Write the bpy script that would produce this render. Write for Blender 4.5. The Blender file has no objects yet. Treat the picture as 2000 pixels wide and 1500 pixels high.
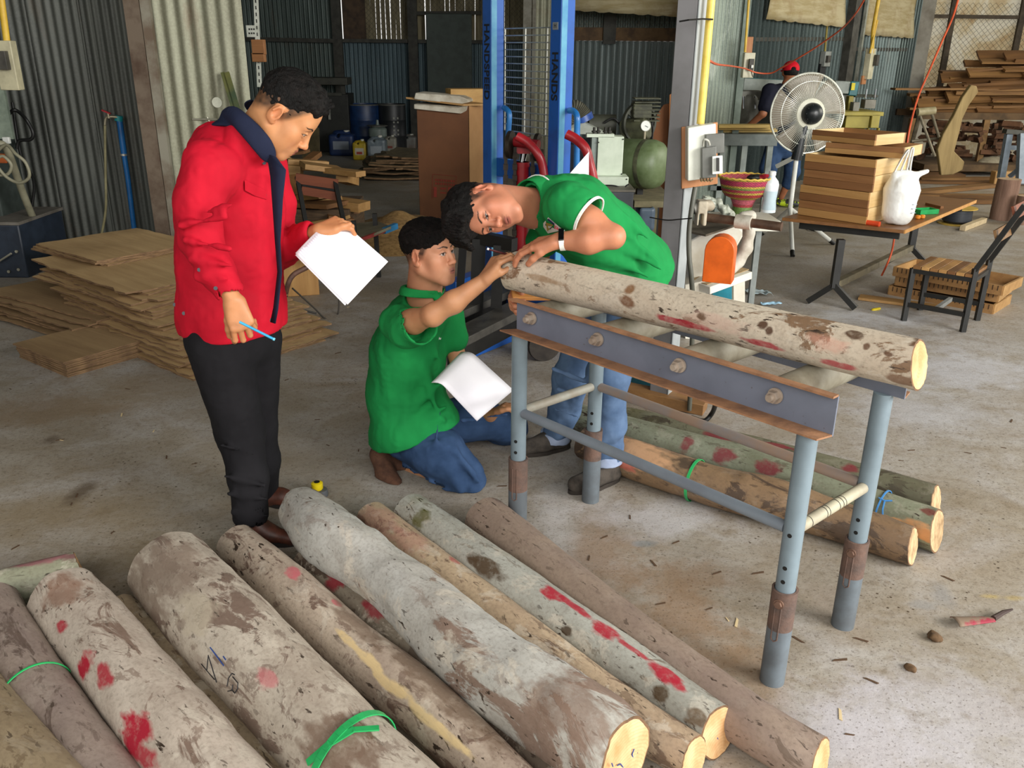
import bpy, bmesh, math, random
import numpy as np
from mathutils import Vector, Matrix, noise as mnoise
S=bpy.context.scene; COL=S.collection
# ---------------- camera ----------------
H=1.75; FPX=1676.0
_g=np.array([-40.,4310.,FPX]); _g/=np.linalg.norm(_g); _u=-_g
_f=np.array([0,0,1.])-_u*_u[2]; _f/=np.linalg.norm(_f); _r=np.cross(_f,_u)
if _r[0]<0:_r=-_r
RM=np.array([_r,_f,_u])
cd=bpy.data.cameras.new('camera'); cam=bpy.data.objects.new('camera',cd); COL.objects.link(cam)
cd.sensor_width=36; cd.lens=FPX/2000*36; cd.clip_start=.05; cd.clip_end=200
_m=Matrix.Identity(4)
for i in range(3):
    _m[i][0]=RM[i,0]; _m[i][1]=-RM[i,1]; _m[i][2]=-RM[i,2]
_m[2][3]=H; cam.matrix_world=_m; S.camera=cam
# ---------------- world, light, exposure ----------------
w=bpy.data.worlds.new('world'); S.world=w; w.use_nodes=True
bg=w.node_tree.nodes['Background']; bg.inputs[0].default_value=(1,.985,.95,1); bg.inputs[1].default_value=.9
def area(name,loc,to,sx,sy,e,col):
    l=bpy.data.lights.new(name,'AREA'); l.shape='RECTANGLE'; l.size=sx; l.size_y=sy; l.energy=e; l.color=col
    o=bpy.data.objects.new(name,l); COL.objects.link(o); o.location=loc
    o.rotation_euler=(Vector(to)-Vector(loc)).to_track_quat('-Z','Y').to_euler(); return o
area('daylight_right_opening',(6.5,-1.0,3.4),(.4,3.2,.5),5,3,760,(1,.985,.95))
area('daylight_far_right_opening',(9.0,8.5,3.4),(3,10.5,.8),5,2.5,190,(1,.95,.8))
area('fill_camera_side',(-.5,-2.6,3.6),(0,4,.8),6,2.5,170,(1,.97,.92))  # added fill lamp behind the camera, brightens the front of the scene
S.view_settings.view_transform='Standard'; S.view_settings.look='None'
S.view_settings.gamma=1; S.view_settings.use_curve_mapping=False; S.view_settings.exposure=0.3
# ---------------- pixel helpers ----------------
def ray(px,py): return RM@np.array([px-1000.,py-750.,FPX])
C0=np.array([0,0,H])
def PZ(px,py,z=0.): r=ray(px,py); return Vector(C0+r*((z-H)/r[2]))
def PY(px,py,y): r=ray(px,py); return Vector(C0+r*(y/r[1]))
def PP(px,py,a,b):
    """where the sight line meets the upright plane through ground points a,b"""
    n=np.array([-(b[1]-a[1]),b[0]-a[0],0.]); r=ray(px,py)
    t=(n@np.array([a[0],a[1],0.])-n@C0)/(n@r); return Vector(C0+r*t)
def proj(p):
    c=RM.T@(np.array(p,float)-C0); return (1000+FPX*c[0]/c[2],750+FPX*c[1]/c[2])
def V(*a): return Vector(a)
def lin(c):
    if isinstance(c,str): c=tuple(int(c[i:i+2],16)/255 for i in (0,2,4))
    return tuple((x/12.92 if x<=.04045 else ((x+.055)/1.055)**2.4) for x in c)+(1,)
# ---------------- materials ----------------
class NT:
    def __init__(s,name):
        s.m=bpy.data.materials.new(name); s.m.use_nodes=True; s.t=s.m.node_tree; s.n=s.t.nodes; s.p=s.n['Principled BSDF']
        s.tc=s.n.new('ShaderNodeTexCoord')
    def new(s,t,**k):
        n=s.n.new(t)
        for a,b in k.items(): setattr(n,a,b)
        return n
    def lk(s,a,b): s.t.links.new(a,b)
    def mp(s,scale=(1,1,1),rot=(0,0,0),loc=(0,0,0),src=None):
        n=s.new('ShaderNodeMapping'); n.inputs['Scale'].default_value=scale; n.inputs['Rotation'].default_value=rot; n.inputs['Location'].default_value=loc
        s.lk(src or s.tc.outputs['Object'],n.inputs[0]); return n.outputs[0]
    def noise(s,v,scale,detail=4,rough=.55,dist=0.):
        n=s.new('ShaderNodeTexNoise'); n.inputs['Scale'].default_value=scale; n.inputs['Detail'].default_value=detail
        n.inputs['Roughness'].default_value=rough; n.inputs['Distortion'].default_value=dist; s.lk(v,n.inputs['Vector']); return n.outputs[0]
    def ramp(s,v,stops,interp='LINEAR'):
        n=s.new('ShaderNodeValToRGB'); e=n.color_ramp.elements; n.color_ramp.interpolation=interp
        while len(e)<len(stops): e.new(.5)
        for i,(p,c) in enumerate(stops):
            e[i].position=p; e[i].color=c if not isinstance(c,(int,float)) else (c,c,c,1)
        s.lk(v,n.inputs[0]); return n.outputs[0]
    def mix(s,f,a,b,mode='MIX'):
        n=s.new('ShaderNodeMix',data_type='RGBA',blend_type=mode)
        for k,x in ((0,f),(6,a),(7,b)):
            if hasattr(x,'is_linked') or hasattr(x,'links'): s.lk(x,n.inputs[k])
            else: n.inputs[k].default_value=x
        return n.outputs[2]
    def math(s,op,a,b=0.,c=0.):
        n=s.new('ShaderNodeMath',operation=op)
        for k,x in ((0,a),(1,b),(2,c)):
            if hasattr(x,'links'): s.lk(x,n.inputs[k])
            else: n.inputs[k].default_value=x
        return n.outputs[0]
    def bump(s,h,st=.3,d=.01):
        n=s.new('ShaderNodeBump'); n.inputs['Strength'].default_value=st; n.inputs['Distance'].default_value=d
        s.lk(h,n.inputs['Height']); s.lk(n.outputs[0],s.p.inputs['Normal'])
    def set(s,col=None,rough=None,metal=None,**k):
        for key,x in (('Base Color',col),('Roughness',rough),('Metallic',metal)):
            if x is None: continue
            if hasattr(x,'links'): s.lk(x,s.p.inputs[key])
            else: s.p.inputs[key].default_value=x
        for a,b in k.items(): s.p.inputs[a.replace('_',' ')].default_value=b
        return s.m
MATS={}
def M(name,a,b=None,rough=.6,metal=0,scale=8,stretch=(1,1,1),lo=.4,hi=.65,bump=0,bscale=None,dist=0,**k):
    """two-tone procedural material: a, patches of b"""
    if name in MATS: return MATS[name]
    t=NT(name); v=t.mp(stretch)
    b=b or tuple(x*.86 for x in lin(a)[:3])+(1,)
    b=lin(b) if isinstance(b,str) or len(b)==3 else b
    n=t.noise(v,scale,5,.6,dist)
    c=t.ramp(n,[(lo,lin(a)),(hi,b)])
    if bump: t.bump(t.noise(v,bscale or scale*4,4),bump,.01)
    MATS[name]=t.set(c,rough,metal,**k); return MATS[name]
def Mwood(name,a,b,scale=2.2,axis=0,rough=.6,dark=None,contrast=1.):
    if name in MATS: return MATS[name]
    t=NT(name); st=[9,9,9]; st[axis]=.7; v=t.mp(tuple(st))
    n=t.noise(v,scale,6,.62,.6); c=t.ramp(n,[(.5-.22/contrast,lin(a)),(.5+.2/contrast,lin(b))])
    n2=t.noise(t.mp((1,1,1)),1.3,2); c=t.mix(t.ramp(n2,[(.45,0.),(.7,.35)]),c,lin(dark or b))
    st=[60,60,60]; st[axis]=3; g=t.noise(t.mp(tuple(st)),2,3); c=t.mix(t.ramp(g,[(.55,0.),(.75,.3)]),c,tuple(x*.5 for x in lin(b)[:3])+(1,))
    t.bump(g,.15,.004); MATS[name]=t.set(c,rough); return MATS[name]
# ---------------- mesh builder ----------------
OFF={}
def frame(d,up=(0,0,1)):
    d=Vector(d).normalized(); u=Vector(up)
    if abs(d.dot(u.normalized()))>.98: u=Vector((0,1,0)) if abs(d.y)<.9 else Vector((1,0,0))
    s=d.cross(u).normalized(); u=s.cross(d).normalized(); return d,s,u
class MB:
    def __init__(s): s.v=[]; s.f=[]; s.mi=[]; s.cur=0
    def add(s,vs,fs):
        o=len(s.v); s.v+= [tuple(x) for x in vs]; s.f+=[tuple(i+o for i in f) for f in fs]; s.mi+=[s.cur]*len(fs); return s
    def box(s,c,sz,rz=0,m=None):
        hx,hy,hz=sz[0]/2,sz[1]/2,sz[2]/2; R=Matrix.Rotation(rz,3,'Z') if m is None else m
        vs=[Vector(c)+R@Vector((x*hx,y*hy,z*hz)) for x in(-1,1) for y in(-1,1) for z in(-1,1)]
        return s.add(vs,[(0,1,3,2),(4,6,7,5),(0,4,5,1),(2,3,7,6),(0,2,6,4),(1,5,7,3)])
    def bar(s,p0,p1,w,h,up=(0,0,1)):
        p0,p1=Vector(p0),Vector(p1); d,a,u=frame(p1-p0,up)
        vs=[p+a*(x*w/2)+u*(z*h/2) for p in(p0,p1) for x in(-1,1) for z in(-1,1)]
        return s.add(vs,[(0,1,3,2),(4,6,7,5),(0,4,5,1),(2,3,7,6),(0,2,6,4),(1,5,7,3)])
    def tube(s,pts,r,n=14,cap=True,sx=1.):
        pts=[Vector(p) for p in pts]; rs=r if hasattr(r,'__len__') else [r]*len(pts); N=len(pts); vs=[]; prev=None
        for i,p in enumerate(pts):
            d=(pts[min(i+1,N-1)]-pts[max(i-1,0)]).normalized()
            if prev is None: _,a,u=frame(d)
            else:
                a=(prev-d*prev.dot(d)).normalized(); u=a.cross(d).normalized()
            prev=a
            for k in range(n):
                t=2*math.pi*k/n; vs.append(p+a*(math.cos(t)*rs[i]*sx)+u*(math.sin(t)*rs[i]))
        fs=[(i*n+k,i*n+(k+1)%n,(i+1)*n+(k+1)%n,(i+1)*n+k) for i in range(N-1) for k in range(n)]
        if cap: fs+=[tuple(range(n))[::-1],tuple((N-1)*n+k for k in range(n))]
        return s.add(vs,fs)
    def lathe(s,prof,o,axis=(0,0,1),n=24,cap=True,up=(0,0,1)):
        d,a,u=frame(axis,up); vs=[]
        for (r,h) in prof:
            for k in range(n):
                t=2*math.pi*k/n; vs.append(Vector(o)+d*h+a*(math.cos(t)*r)+u*(math.sin(t)*r))
        N=len(prof); fs=[(i*n+k,i*n+(k+1)%n,(i+1)*n+(k+1)%n,(i+1)*n+k) for i in range(N-1) for k in range(n)]
        if cap: fs+=[tuple(range(n))[::-1],tuple((N-1)*n+k for k in range(n))]
        return s.add(vs,fs)
    def prism(s,poly,ext):
        n=len(poly); e=Vector(ext); vs=[Vector(p) for p in poly]+[Vector(p)+e for p in poly]
        return s.add(vs,[tuple(range(n))[::-1],tuple(range(n,2*n))]+[(i,(i+1)%n,n+(i+1)%n,n+i) for i in range(n)])
    def quad(s,a,b,c,d): return s.add([a,b,c,d],[(0,1,2,3)])
    def grid(s,fn,nu,nv):
        vs=[fn(i/nu,j/nv) for i in range(nu+1) for j in range(nv+1)]
        return s.add(vs,[(i*(nv+1)+j,(i+1)*(nv+1)+j,(i+1)*(nv+1)+j+1,i*(nv+1)+j+1) for i in range(nu) for j in range(nv)])
    def build(s,name,mats,parent=None,smooth=True,bevel=0,ang=.7,solid=0):
        me=bpy.data.meshes.new(name); o=OFF.get(parent,Vector((0,0,0))) if parent else Vector((0,0,0))
        me.from_pydata([tuple(Vector(p)-o) for p in s.v],[],s.f); me.update()
        ms=mats if isinstance(mats,(list,tuple)) else [mats]
        for m in ms: me.materials.append(m)
        if len(ms)>1: me.polygons.foreach_set('material_index',s.mi)
        bm=bmesh.new(); bm.from_mesh(me); bmesh.ops.recalc_face_normals(bm,faces=bm.faces); bm.to_mesh(me); bm.free()
        if smooth: me.shade_smooth(); me.set_sharp_from_angle(angle=ang)
        ob=bpy.data.objects.new(name,me); COL.objects.link(ob)
        if parent: ob.parent=parent; OFF[ob]=o
        if bevel:
            b=ob.modifiers.new('bevel','BEVEL'); b.width=bevel; b.segments=2; b.limit_method='ANGLE'; b.harden_normals=False
        if solid:
            b=ob.modifiers.new('solid','SOLIDIFY'); b.thickness=solid; b.offset=0
        return ob
def tag(o,label=None,cat=None,group=None,kind=None):
    for k,x in (('label',label),('category',cat),('group',group),('kind',kind)):
        if x: o[k]=x
    return o
def thing(name,label,cat,loc=(0,0,0),rz=0,group=None,world=True):
    o=bpy.data.objects.new(name,None); COL.objects.link(o); o.location=loc; o.rotation_euler=(0,0,rz); o.empty_display_size=.1
    if world: OFF[o]=Vector(loc)
    return tag(o,label,cat,group)
def single(mb,name,mats,label,cat,group=None,origin=None,**k):
    """a thing that is one mesh; origin moved to its base"""
    if origin is None:
        a=np.array([tuple(p) for p in mb.v]); origin=Vector(((a[:,0].min()+a[:,0].max())/2,(a[:,1].min()+a[:,1].max())/2,a[:,2].min()))
    mb.v=[tuple(Vector(p)-Vector(origin)) for p in mb.v]
    o=mb.build(name,mats,None,**k); o.location=origin; return tag(o,label,cat,group)
def struct(mb,name,mats,**k):
    o=mb.build(name,mats,None,**k); return tag(o,kind='structure')
def copytree(o,parent=None):
    c=o.copy(); COL.objects.link(c)
    if parent: c.parent=parent
    for ch in o.children: copytree(ch,c)
    return c
def setflat(mb,flat):
    return mb
rnd=random.Random(7)
def vnoise(x,y=0.,z=0.): return mnoise.noise(Vector((x,y,z)))
def text(body,size,loc,xdir,ndir,mat,name,parent=None,ext=.0006,align='CENTER',font_shear=0,bold=0,sx=1.):
    cu=bpy.data.curves.new(name,'FONT'); cu.body=body; cu.size=size; cu.extrude=ext; cu.align_x=align; cu.align_y='CENTER'; cu.shear=font_shear; cu.offset=bold
    tmp=bpy.data.objects.new(name,cu); COL.objects.link(tmp)
    me=bpy.data.meshes.new_from_object(tmp.evaluated_get(bpy.context.evaluated_depsgraph_get())); bpy.data.objects.remove(tmp)
    x=Vector(xdir).normalized(); n=Vector(ndir).normalized(); y=n.cross(x).normalized(); n=x.cross(y)
    o=OFF.get(parent,Vector((0,0,0))) if parent else Vector((0,0,0))
    for v in me.vertices:
        q=v.co; v.co=Vector(loc)-o+x*q.x*sx+y*q.y+n*q.z
    me.materials.clear(); me.materials.append(mat); ob=bpy.data.objects.new(name,me); COL.objects.link(ob)
    if parent: ob.parent=parent; OFF[ob]=o
    return ob
def smooth(pts,n=8):
    P=[Vector(p) for p in pts]; out=[]
    for i in range(len(P)-1):
        a,b,c,d=P[max(i-1,0)],P[i],P[i+1],P[min(i+2,len(P)-1)]
        for k in range(n):
            t=k/n; out.append(.5*((2*b)+(c-a)*t+(2*a-5*b+4*c-d)*t*t+(3*b-a-3*c+d)*t**3))
    out.append(P[-1]); return out
# ================= SETTING =================
def floor_mat():
    t=NT('concrete_floor'); o=t.mp()
    big=t.noise(o,.55,4,.6,.4); mid=t.noise(t.mp((1,1.6,1)),2.6,6,.68,.6); fine=t.noise(o,38,4,.7)
    c=t.ramp(big,[(.3,lin('978d7d')),(.5,lin('a39c91')),(.7,lin('aba8a4'))])
    c=t.mix(t.ramp(mid,[(.32,.65),(.64,0.)]),c,lin('86765f'))
    c=t.mix(t.ramp(t.noise(t.mp((1,1,1),loc=(3,7,0)),1.9,6,.7,.8),[(.48,0.),(.78,.6)]),c,lin('bbb9ba'))
    # drag marks and stains
    st=t.noise(t.mp((.6,5,1),rot=(0,0,.4)),2.2,5,.7,1.2); c=t.mix(t.ramp(st,[(.62,0.),(.78,.4)]),c,lin('6b5844'))
    c=t.mix(t.ramp(fine,[(.5,0.),(.72,.5)]),c,lin('60523f'))
    vo=t.new('ShaderNodeTexVoronoi'); vo.inputs['Scale'].default_value=34; t.lk(o,vo.inputs['Vector'])
    sp=t.math('MULTIPLY',t.ramp(vo.outputs['Distance'],[(.10,1.),(.2,0.)]),t.ramp(t.noise(o,5,3),[(.5,0.),(.62,1.)]))
    c=t.mix(sp,c,lin('4b3d2e'))
    vo2=t.new('ShaderNodeTexVoronoi'); vo2.inputs['Scale'].default_value=60; t.lk(t.mp((1,1.7,1),rot=(0,0,.8)),vo2.inputs['Vector'])
    c=t.mix(t.math('MULTIPLY',t.ramp(vo2.outputs['Distance'],[(.08,1.),(.16,0.)]),t.ramp(t.noise(o,3,3),[(.48,0.),(.6,.8)])),c,lin('3f3428'))
    wob=t.math('MULTIPLY',t.math('SUBTRACT',t.noise(o,4.5,6,.7),.5),2.6)
    for (px,py,rx,ry,col,op) in ((1180,1080,.16,.4,'8a6d50',.6),(1330,1200,.2,.45,'8a6d50',.65),(1470,1320,.12,.3,'8d7256',.6),(1080,1000,.12,.3,'c2bfbe',.6),(1290,1010,.35,.2,'c6c4c6',.6),(1500,900,.5,.25,'c2c1c4',.5),(1150,960,.2,.12,'bfbab4',.5),
        (1700,1450,.3,.3,'c4c0c6',.6),(1900,1400,.4,.3,'bdbac0',.5),(1840,1160,.05,.09,'8d8a86',.8),(1800,1182,.06,.03,'8f8c88',.7),(1935,1165,.06,.02,'b09a5c',.7),(1980,1168,.05,.02,'b09a5c',.6),(1260,1062,.05,.03,'7d8a90',.5),(1720,620,.5,.3,'c6c8cc',.6),(1880,720,.7,.4,'c4c5cb',.6),(1800,800,.5,.3,'bcbcc0',.5),  # lavender-pale patches at the right paint the sky's reflection into the concrete
        (120,1000,.5,.25,'857355',.5),(300,1090,.4,.2,'6f5f42',.6),(480,850,.3,.4,'9c9283',.5),(80,800,.5,.3,'8a755c',.6),(300,760,.5,.4,'8d7c66',.5),(620,900,.25,.3,'a49a8c',.5),(1330,1125,.3,.12,'846e58',.5),(1640,1200,.12,.2,'9b8e80',.6),(160,960,.06,.12,'5f5142',.8),(100,858,.05,.06,'5f5142',.7)):
        q=PZ(px,py); sb=t.new('ShaderNodeVectorMath',operation='SUBTRACT'); t.lk(t.tc.outputs['Object'],sb.inputs[0]); sb.inputs[1].default_value=(q.x,q.y,0)
        ml=t.new('ShaderNodeVectorMath',operation='MULTIPLY'); t.lk(sb.outputs[0],ml.inputs[0]); ml.inputs[1].default_value=(1/rx,1/ry,0)
        ln=t.new('ShaderNodeVectorMath',operation='LENGTH'); t.lk(ml.outputs[0],ln.inputs[0])
        c=t.mix(t.math('MULTIPLY',t.ramp(t.math('ADD',ln.outputs['Value'],wob),[(.3,1.),(1.25,0.)]),op),c,lin(col))
    c=t.mix(t.ramp(t.noise(t.mp((1,1,1),loc=(9,1,0)),9,5,.75),[(.56,0.),(.7,.5)]),c,lin('77664f'))
    c=t.mix(t.ramp(t.noise(t.mp((1,1,1),loc=(2,6,0)),110,3,.6),[(.58,0.),(.68,.6)]),c,lin('4d4030'))
    r=t.ramp(mid,[(.35,.42),(.7,.7)]); t.bump(t.noise(o,22,6,.7),.28,.012)
    return t.set(c,r)
fm=floor_mat()
struct(MB().quad((-9,-3,0),(14,-3,0),(14,22,0),(-9,22,0)),'floor',fm)
dirtceil=M('ceiling_sheet','5a5a50','3a3a34',rough=.8)
struct(MB().box((1.2,8.6,4.66),(21,20.5,.1)),'ceiling',dirtceil)
def corr_mat(name,a,b,rust='6b5138',metal=.35,rough=.55,rustamt=.5):
    t=NT(name); v=t.mp((6,6,.5)); n=t.noise(v,1.2,5,.65); c=t.ramp(n,[(.35,lin(a)),(.65,lin(b))])
    sp=t.noise(t.mp((1,1,1)),60,3,.6); c=t.mix(t.ramp(sp,[(.4,0.),(.7,.35)]),c,tuple(min(1,x*1.35) for x in lin(a)[:3])+(1,))
    r=t.noise(t.mp((2.2,2.2,.8)),1.6,6,.7,.5); c=t.mix(t.ramp(r,[(.56,0.),(.72,rustamt)]),c,lin(rust))
    return t.set(c,rough,metal)
cm_dark=corr_mat('corrugated_dark_grey','5f625c','4a4c48',rustamt=.25)
cm_light=corr_mat('corrugated_zinc','9c9d88','7d7b68',rust='7a5a44',rustamt=.45)
cm_back=corr_mat('corrugated_back','66726e','47514d',rustamt=.3)
cm_bright=corr_mat('corrugated_bright','a9b3b2','848f8d',rustamt=.25,metal=.1)
cm_deep=corr_mat('corrugated_deep','6b7876','4b5654',rustamt=.25,metal=.6,rough=.42)
cm_blue=corr_mat('corrugated_blue_grey','6a7c82','4a5a60',rustamt=.2)
def corrugated(mb,a,b,z0,z1,pitch=.076,amp=.009,z1b=None,z0b=None):
    a=Vector((a[0],a[1],0)); b=Vector((b[0],b[1],0)); L=(b-a).length; d=(b-a)/L; n=Vector((d.y,-d.x,0))
    k=max(2,int(L/pitch*8)); vs=[]; z1b=z1 if z1b is None else z1b; z0b=z0 if z0b is None else z0b
    for i in range(k+1):
        s=L*i/k; q=a+d*s+n*(amp*(2*(.5+.5*math.sin(2*math.pi*s/pitch))**(1.7 if amp>.03 else 1)-1)); f=i/k
        vs+=[(q.x,q.y,z0+(z0b-z0)*f),(q.x,q.y,z1+(z1b-z1)*f)]
    return mb.add(vs,[(2*i,2*i+2,2*i+3,2*i+1) for i in range(k)])
CT=4.6
# left wall of the near bay
YL=7.85
lx0=PY(-60,200,YL).x; lx1=PY(316,200,YL).x
mb=MB(); xs=[-8.0,PY(100,250,YL).x,PY(193,250,YL).x,PY(245,400,YL).x,lx1+.1]
for i in range(len(xs)-1): corrugated(mb,(xs[i]-.03,YL-.012*(i%2)),(xs[i+1]+.01,YL-.012*(i%2)),0,CT)
struct(mb,'wall_left',cm_dark)
struct(MB().quad((-8,YL,0),(-8,-3,0),(-8,-3,CT),(-8,YL,CT)),'wall_far_left',cm_dark)
# pale zinc panel beside the opening, with rusty post
YP=7.2
a=PY(322,200,YP); b=PY(489,200,YP); px0=a.x-.02
# panel stands upright, right edge at b
mb=MB(); corrugated(mb,(px0,YP),(b.x,YP),0,CT,pitch=.105,amp=.012); struct(mb,'wall_panel_zinc',cm_light)
struct(MB().bar((px0-.11,YP-.03,0),(px0-.11,YP-.03,CT),.12,.1),'trim_1',M('rusty_post','6f6152','4d3a2c',rough=.7,scale=5))
struct(MB().bar((px0-.01,YP-.05,0),(px0-.01,YP-.05,CT),.07,.05),'trim_2',M('grey_post','8f8b7c','6a5a4a',rough=.7,scale=4))
# return wall hiding the bay behind
ex=PY(440,200,17.2).x
struct(MB().quad((b.x-.05,YP+.08,0),(ex,17.2,0),(ex,17.2,CT),(b.x-.05,YP+.08,CT)),'wall_return',cm_back)
# back wall, left stretch
YB=17.0
def xat(px,Y,py=100): return PY(px,py,Y).x
mb=MB(); corrugated(mb,(xat(430,YB),YB),(xat(660,YB),YB),0,CT,pitch=.08,amp=.022); struct(mb,'wall_back_left',cm_back)
mb=MB(); corrugated(mb,(xat(655,YB),YB+.1),(xat(1125,YB),YB+.1),0,PY(750,80,YB).z,pitch=.08,amp=.02); struct(mb,'wall_back_middle',cm_blue)
railm=M('dark_rail','3b3a33','26251f',rough=.7)
mb=MB(); zr=PY(580,77,YB).z
mb.bar((xat(480,YB),YB-.1,zr),(xat(662,YB),YB-.1,zr-.02),.08,.07); mb.bar((xat(655,YB),YB-.02,PY(750,80,YB).z),(xat(1125,YB),YB-.02,PY(750,80,YB).z),.08,.06)
mb.bar((xat(805,YB),YB-.02,PY(805,26,YB).z),(xat(940,YB),YB-.02,PY(940,25,YB).z),.08,.06)
for p in (662,808): mb.bar((xat(p,YB),YB-.05,0),(xat(p,YB),YB-.05,CT),.17,.1)
struct(mb,'trim_3',railm)
struct(MB().box(((xat(672,YB)+xat(716,YB))/2,YB+.05,3.2),(xat(716,YB)-xat(672,YB),.04,2.6)),'wall_brown_board',M('brown_board','4d3b2a','33271c',rough=.8))
# wire-mesh window strips at the top of the back wall: mesh wires, with strips added behind to dim the daylight
def mesh_grid(mb,a,b,z0,z1,st=.09,w=.005,diamond=True):
    a=Vector((a[0],a[1],0)); b=Vector((b[0],b[1],0)); L=(b-a).length; d=(b-a)/L; Hh=z1-z0
    if diamond:
        k=-int(Hh/st)
        while k*st<L:
            s0=k*st
            for sgn in (1,-1):
                # line from (s0,0) to (s0+Hh,Hh)
                u0,u1=max(0,s0),min(L,s0+Hh)
                if u1-u0>.02:
                    h0,h1=u0-s0,u1-s0
                    if sgn<0: h0,h1=Hh-h0,Hh-h1
                    p=a+d*u0; q=a+d*u1
                    mb.bar((p.x,p.y,z0+h0),(q.x,q.y,z0+h1),w,w)
            k+=1
    return mb
wirem=M('wire_mesh','5a5648','40392e',rough=.6,metal=.4)
ztop=3.2
mb=MB(); mesh_grid(mb,(xat(716,YB),YB),(xat(800,YB),YB),PY(750,80,YB).z,ztop)
mesh_grid(mb,(xat(820,YB),YB),(xat(940,YB),YB),PY(750,26,YB).z,ztop); mesh_grid(mb,(xat(940,YB),YB),(xat(1040,YB),YB),PY(750,80,YB).z,ztop)
o=struct(mb,'window_1',wirem)
clothm=M('sack_cloth_dim','8c8368','6a6048',rough=.9,scale=4,stretch=(5,5,.6))
mb=MB(); 
for k in range(44):
    x0=xat(712,YB+.15)+k*(xat(1125,YB+.15)-xat(712,YB+.15))/43; wd=rnd.uniform(.075,.105)
    mb.bar((x0,YB+.2,PY(750,80,YB).z),(x0+rnd.uniform(-.02,.02),YB+.2,ztop+.3),.02,wd,up=(1,0,0))
struct(mb,'window_1_dim_strips',clothm)
zc=PY(750,80,YB).z
for nm,x0,x1,z0,z1 in (('wall_back_upper',xat(655,YB),xat(1125,YB),ztop+.2,CT),):
    struct(MB().box(((x0+x1)/2,YB+.1,(z0+z1)/2),(x1-x0,.04,z1-z0)),nm,cm_back)
# dull green door leaf
x0,x1=xat(834,YB),xat(922,YB); z1=PY(870,27,YB).z
mb=MB(); mb.box(((x0+x1)/2,YB-.06,z1/2),(x1-x0,.05,z1))
struct(mb,'door_1',M('door_green','3f4a44','353e39',rough=.6),bevel=.01)
# back wall, middle stretch
YM=15.0
xa,xb=xat(1035,YM),xat(1480,YM)
mb=MB(); zt=PY(1200,80,YM).z; corrugated(mb,(xat(1085,YM),YM),(xb,YM),0,zt,pitch=.1,amp=.08); struct(mb,'wall_back_right',cm_bright)
struct(MB().box(((xat(1110,YM)+xb)/2,YM-.03,(PY(1200,54,YM).z+zt)/2),(xb-xat(1110,YM),.04,PY(1200,54,YM).z-zt)),'trim_4',M('rusty_band','6a5236','4a3826',rough=.8,scale=6))
mb=MB(); corrugated(mb,(xat(1110,YM),YM+.03),(xb,YM+.03),PY(1200,54,YM).z,PY(1200,-10,YM).z,pitch=.079,amp=.012); struct(mb,'wall_back_right_upper',cm_back)
mb=MB(); mesh_grid(mb,(xat(1110,YM),YM-.05),(xat(1340,YM),YM-.05),PY(1200,54,YM).z,PY(1200,0,YM).z,st=.08); struct(mb,'window_2',wirem)
struct(MB().bar((xat(1188,YM),YM-.05,PY(1200,86,YM).z),(xat(1188,YM),YM-.05,CT),.2,.1),'trim_5',railm)
# zinc panel and post behind the stacker
YQ=13.5
mb=MB(); corrugated(mb,(xat(1040,YQ),YQ),(xat(1084,YQ),YQ),0,CT,pitch=.1,amp=.012); struct(mb,'wall_panel_narrow',cm_light)
struct(MB().bar((xat(1029,YQ),YQ-.05,0),(xat(1029,YQ),YQ-.05,CT),.12,.1).bar((xat(1042,YQ),YQ-.03,0),(xat(1042,YQ),YQ-.03,CT),.05,.08),'trim_6',M('concrete_grey_post','87857a','6b6658',rough=.75))
# pale ribbed sheet to the right of the grey column
YS=9.6
xs0,xs1=xat(1380,YS,120),xat(1446,YS,150)
mb=MB(); corrugated(mb,(xs0,YS),(xs1,YS+.15),0,CT,pitch=.045,amp=.006)
sheet=corr_mat('ribbed_sheet_pale','8f9a8e','6f7a72',rust='dfe6da',rustamt=.5); struct(mb,'wall_panel_ribbed',sheet)
struct(MB().bar((xs1+.03,YS+.12,0),(xs1+.03,YS+.12,CT),.07,.05),'trim_7',M('pale_green_post','7c8a80','66746a',rough=.6))
# oblique wall behind the worker
WA=(PY(1440,150,11.6).x,11.6); WB_=(PY(1772,150,15.2).x,15.2)
def wp(px,py): return PP(px,py,WA,WB_)
wn=Vector((WB_[0]-WA[0],WB_[1]-WA[1],0)).normalized(); wnn=Vector((wn.y,-wn.x,0))
mb=MB(); corrugated(mb,WA,WB_,0,CT,pitch=.1,amp=.075); struct(mb,'wall_right_oblique',cm_deep)
q=wp(1470,75); r_=wp(1640,97); 
mb=MB(); mb.bar(wp(1466,77)+wnn*.04,wp(1640,76)+wnn*.04,.05,.05); mb.bar(wp(1664,96)+wnn*.04,wp(1765,97)+wnn*.04,.05,.05); struct(mb,'trim_8',railm)
def post(px,w,off,m,name,dpt=.12):
    p=wp(px,150)+wnn*off; return struct(MB().bar((p.x,p.y,0),(p.x,p.y,CT),dpt,w,up=(wn.x,wn.y,0)),name,m)
gp=M('dark_steel_post','4c4b45','35342f',rough=.6)
post(1636,.2,.12,gp,'trim_9'); post(1650,.05,.18,M('white_conduit_post','a5a89c','858878'),'trim_10',.04)
# end post of that wall
pe=PY(1783,150,15.3); struct(MB().bar((pe.x,pe.y,0),(pe.x,pe.y,CT),.26,.25),'trim_11',M('pale_corner_post','8d8a80','6d675c',rough=.8,scale=3))
struct(MB().bar((pe.x-.24,pe.y-.02,0),(pe.x-.24,pe.y-.02,CT),.2,.2),'trim_12',gp)
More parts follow.
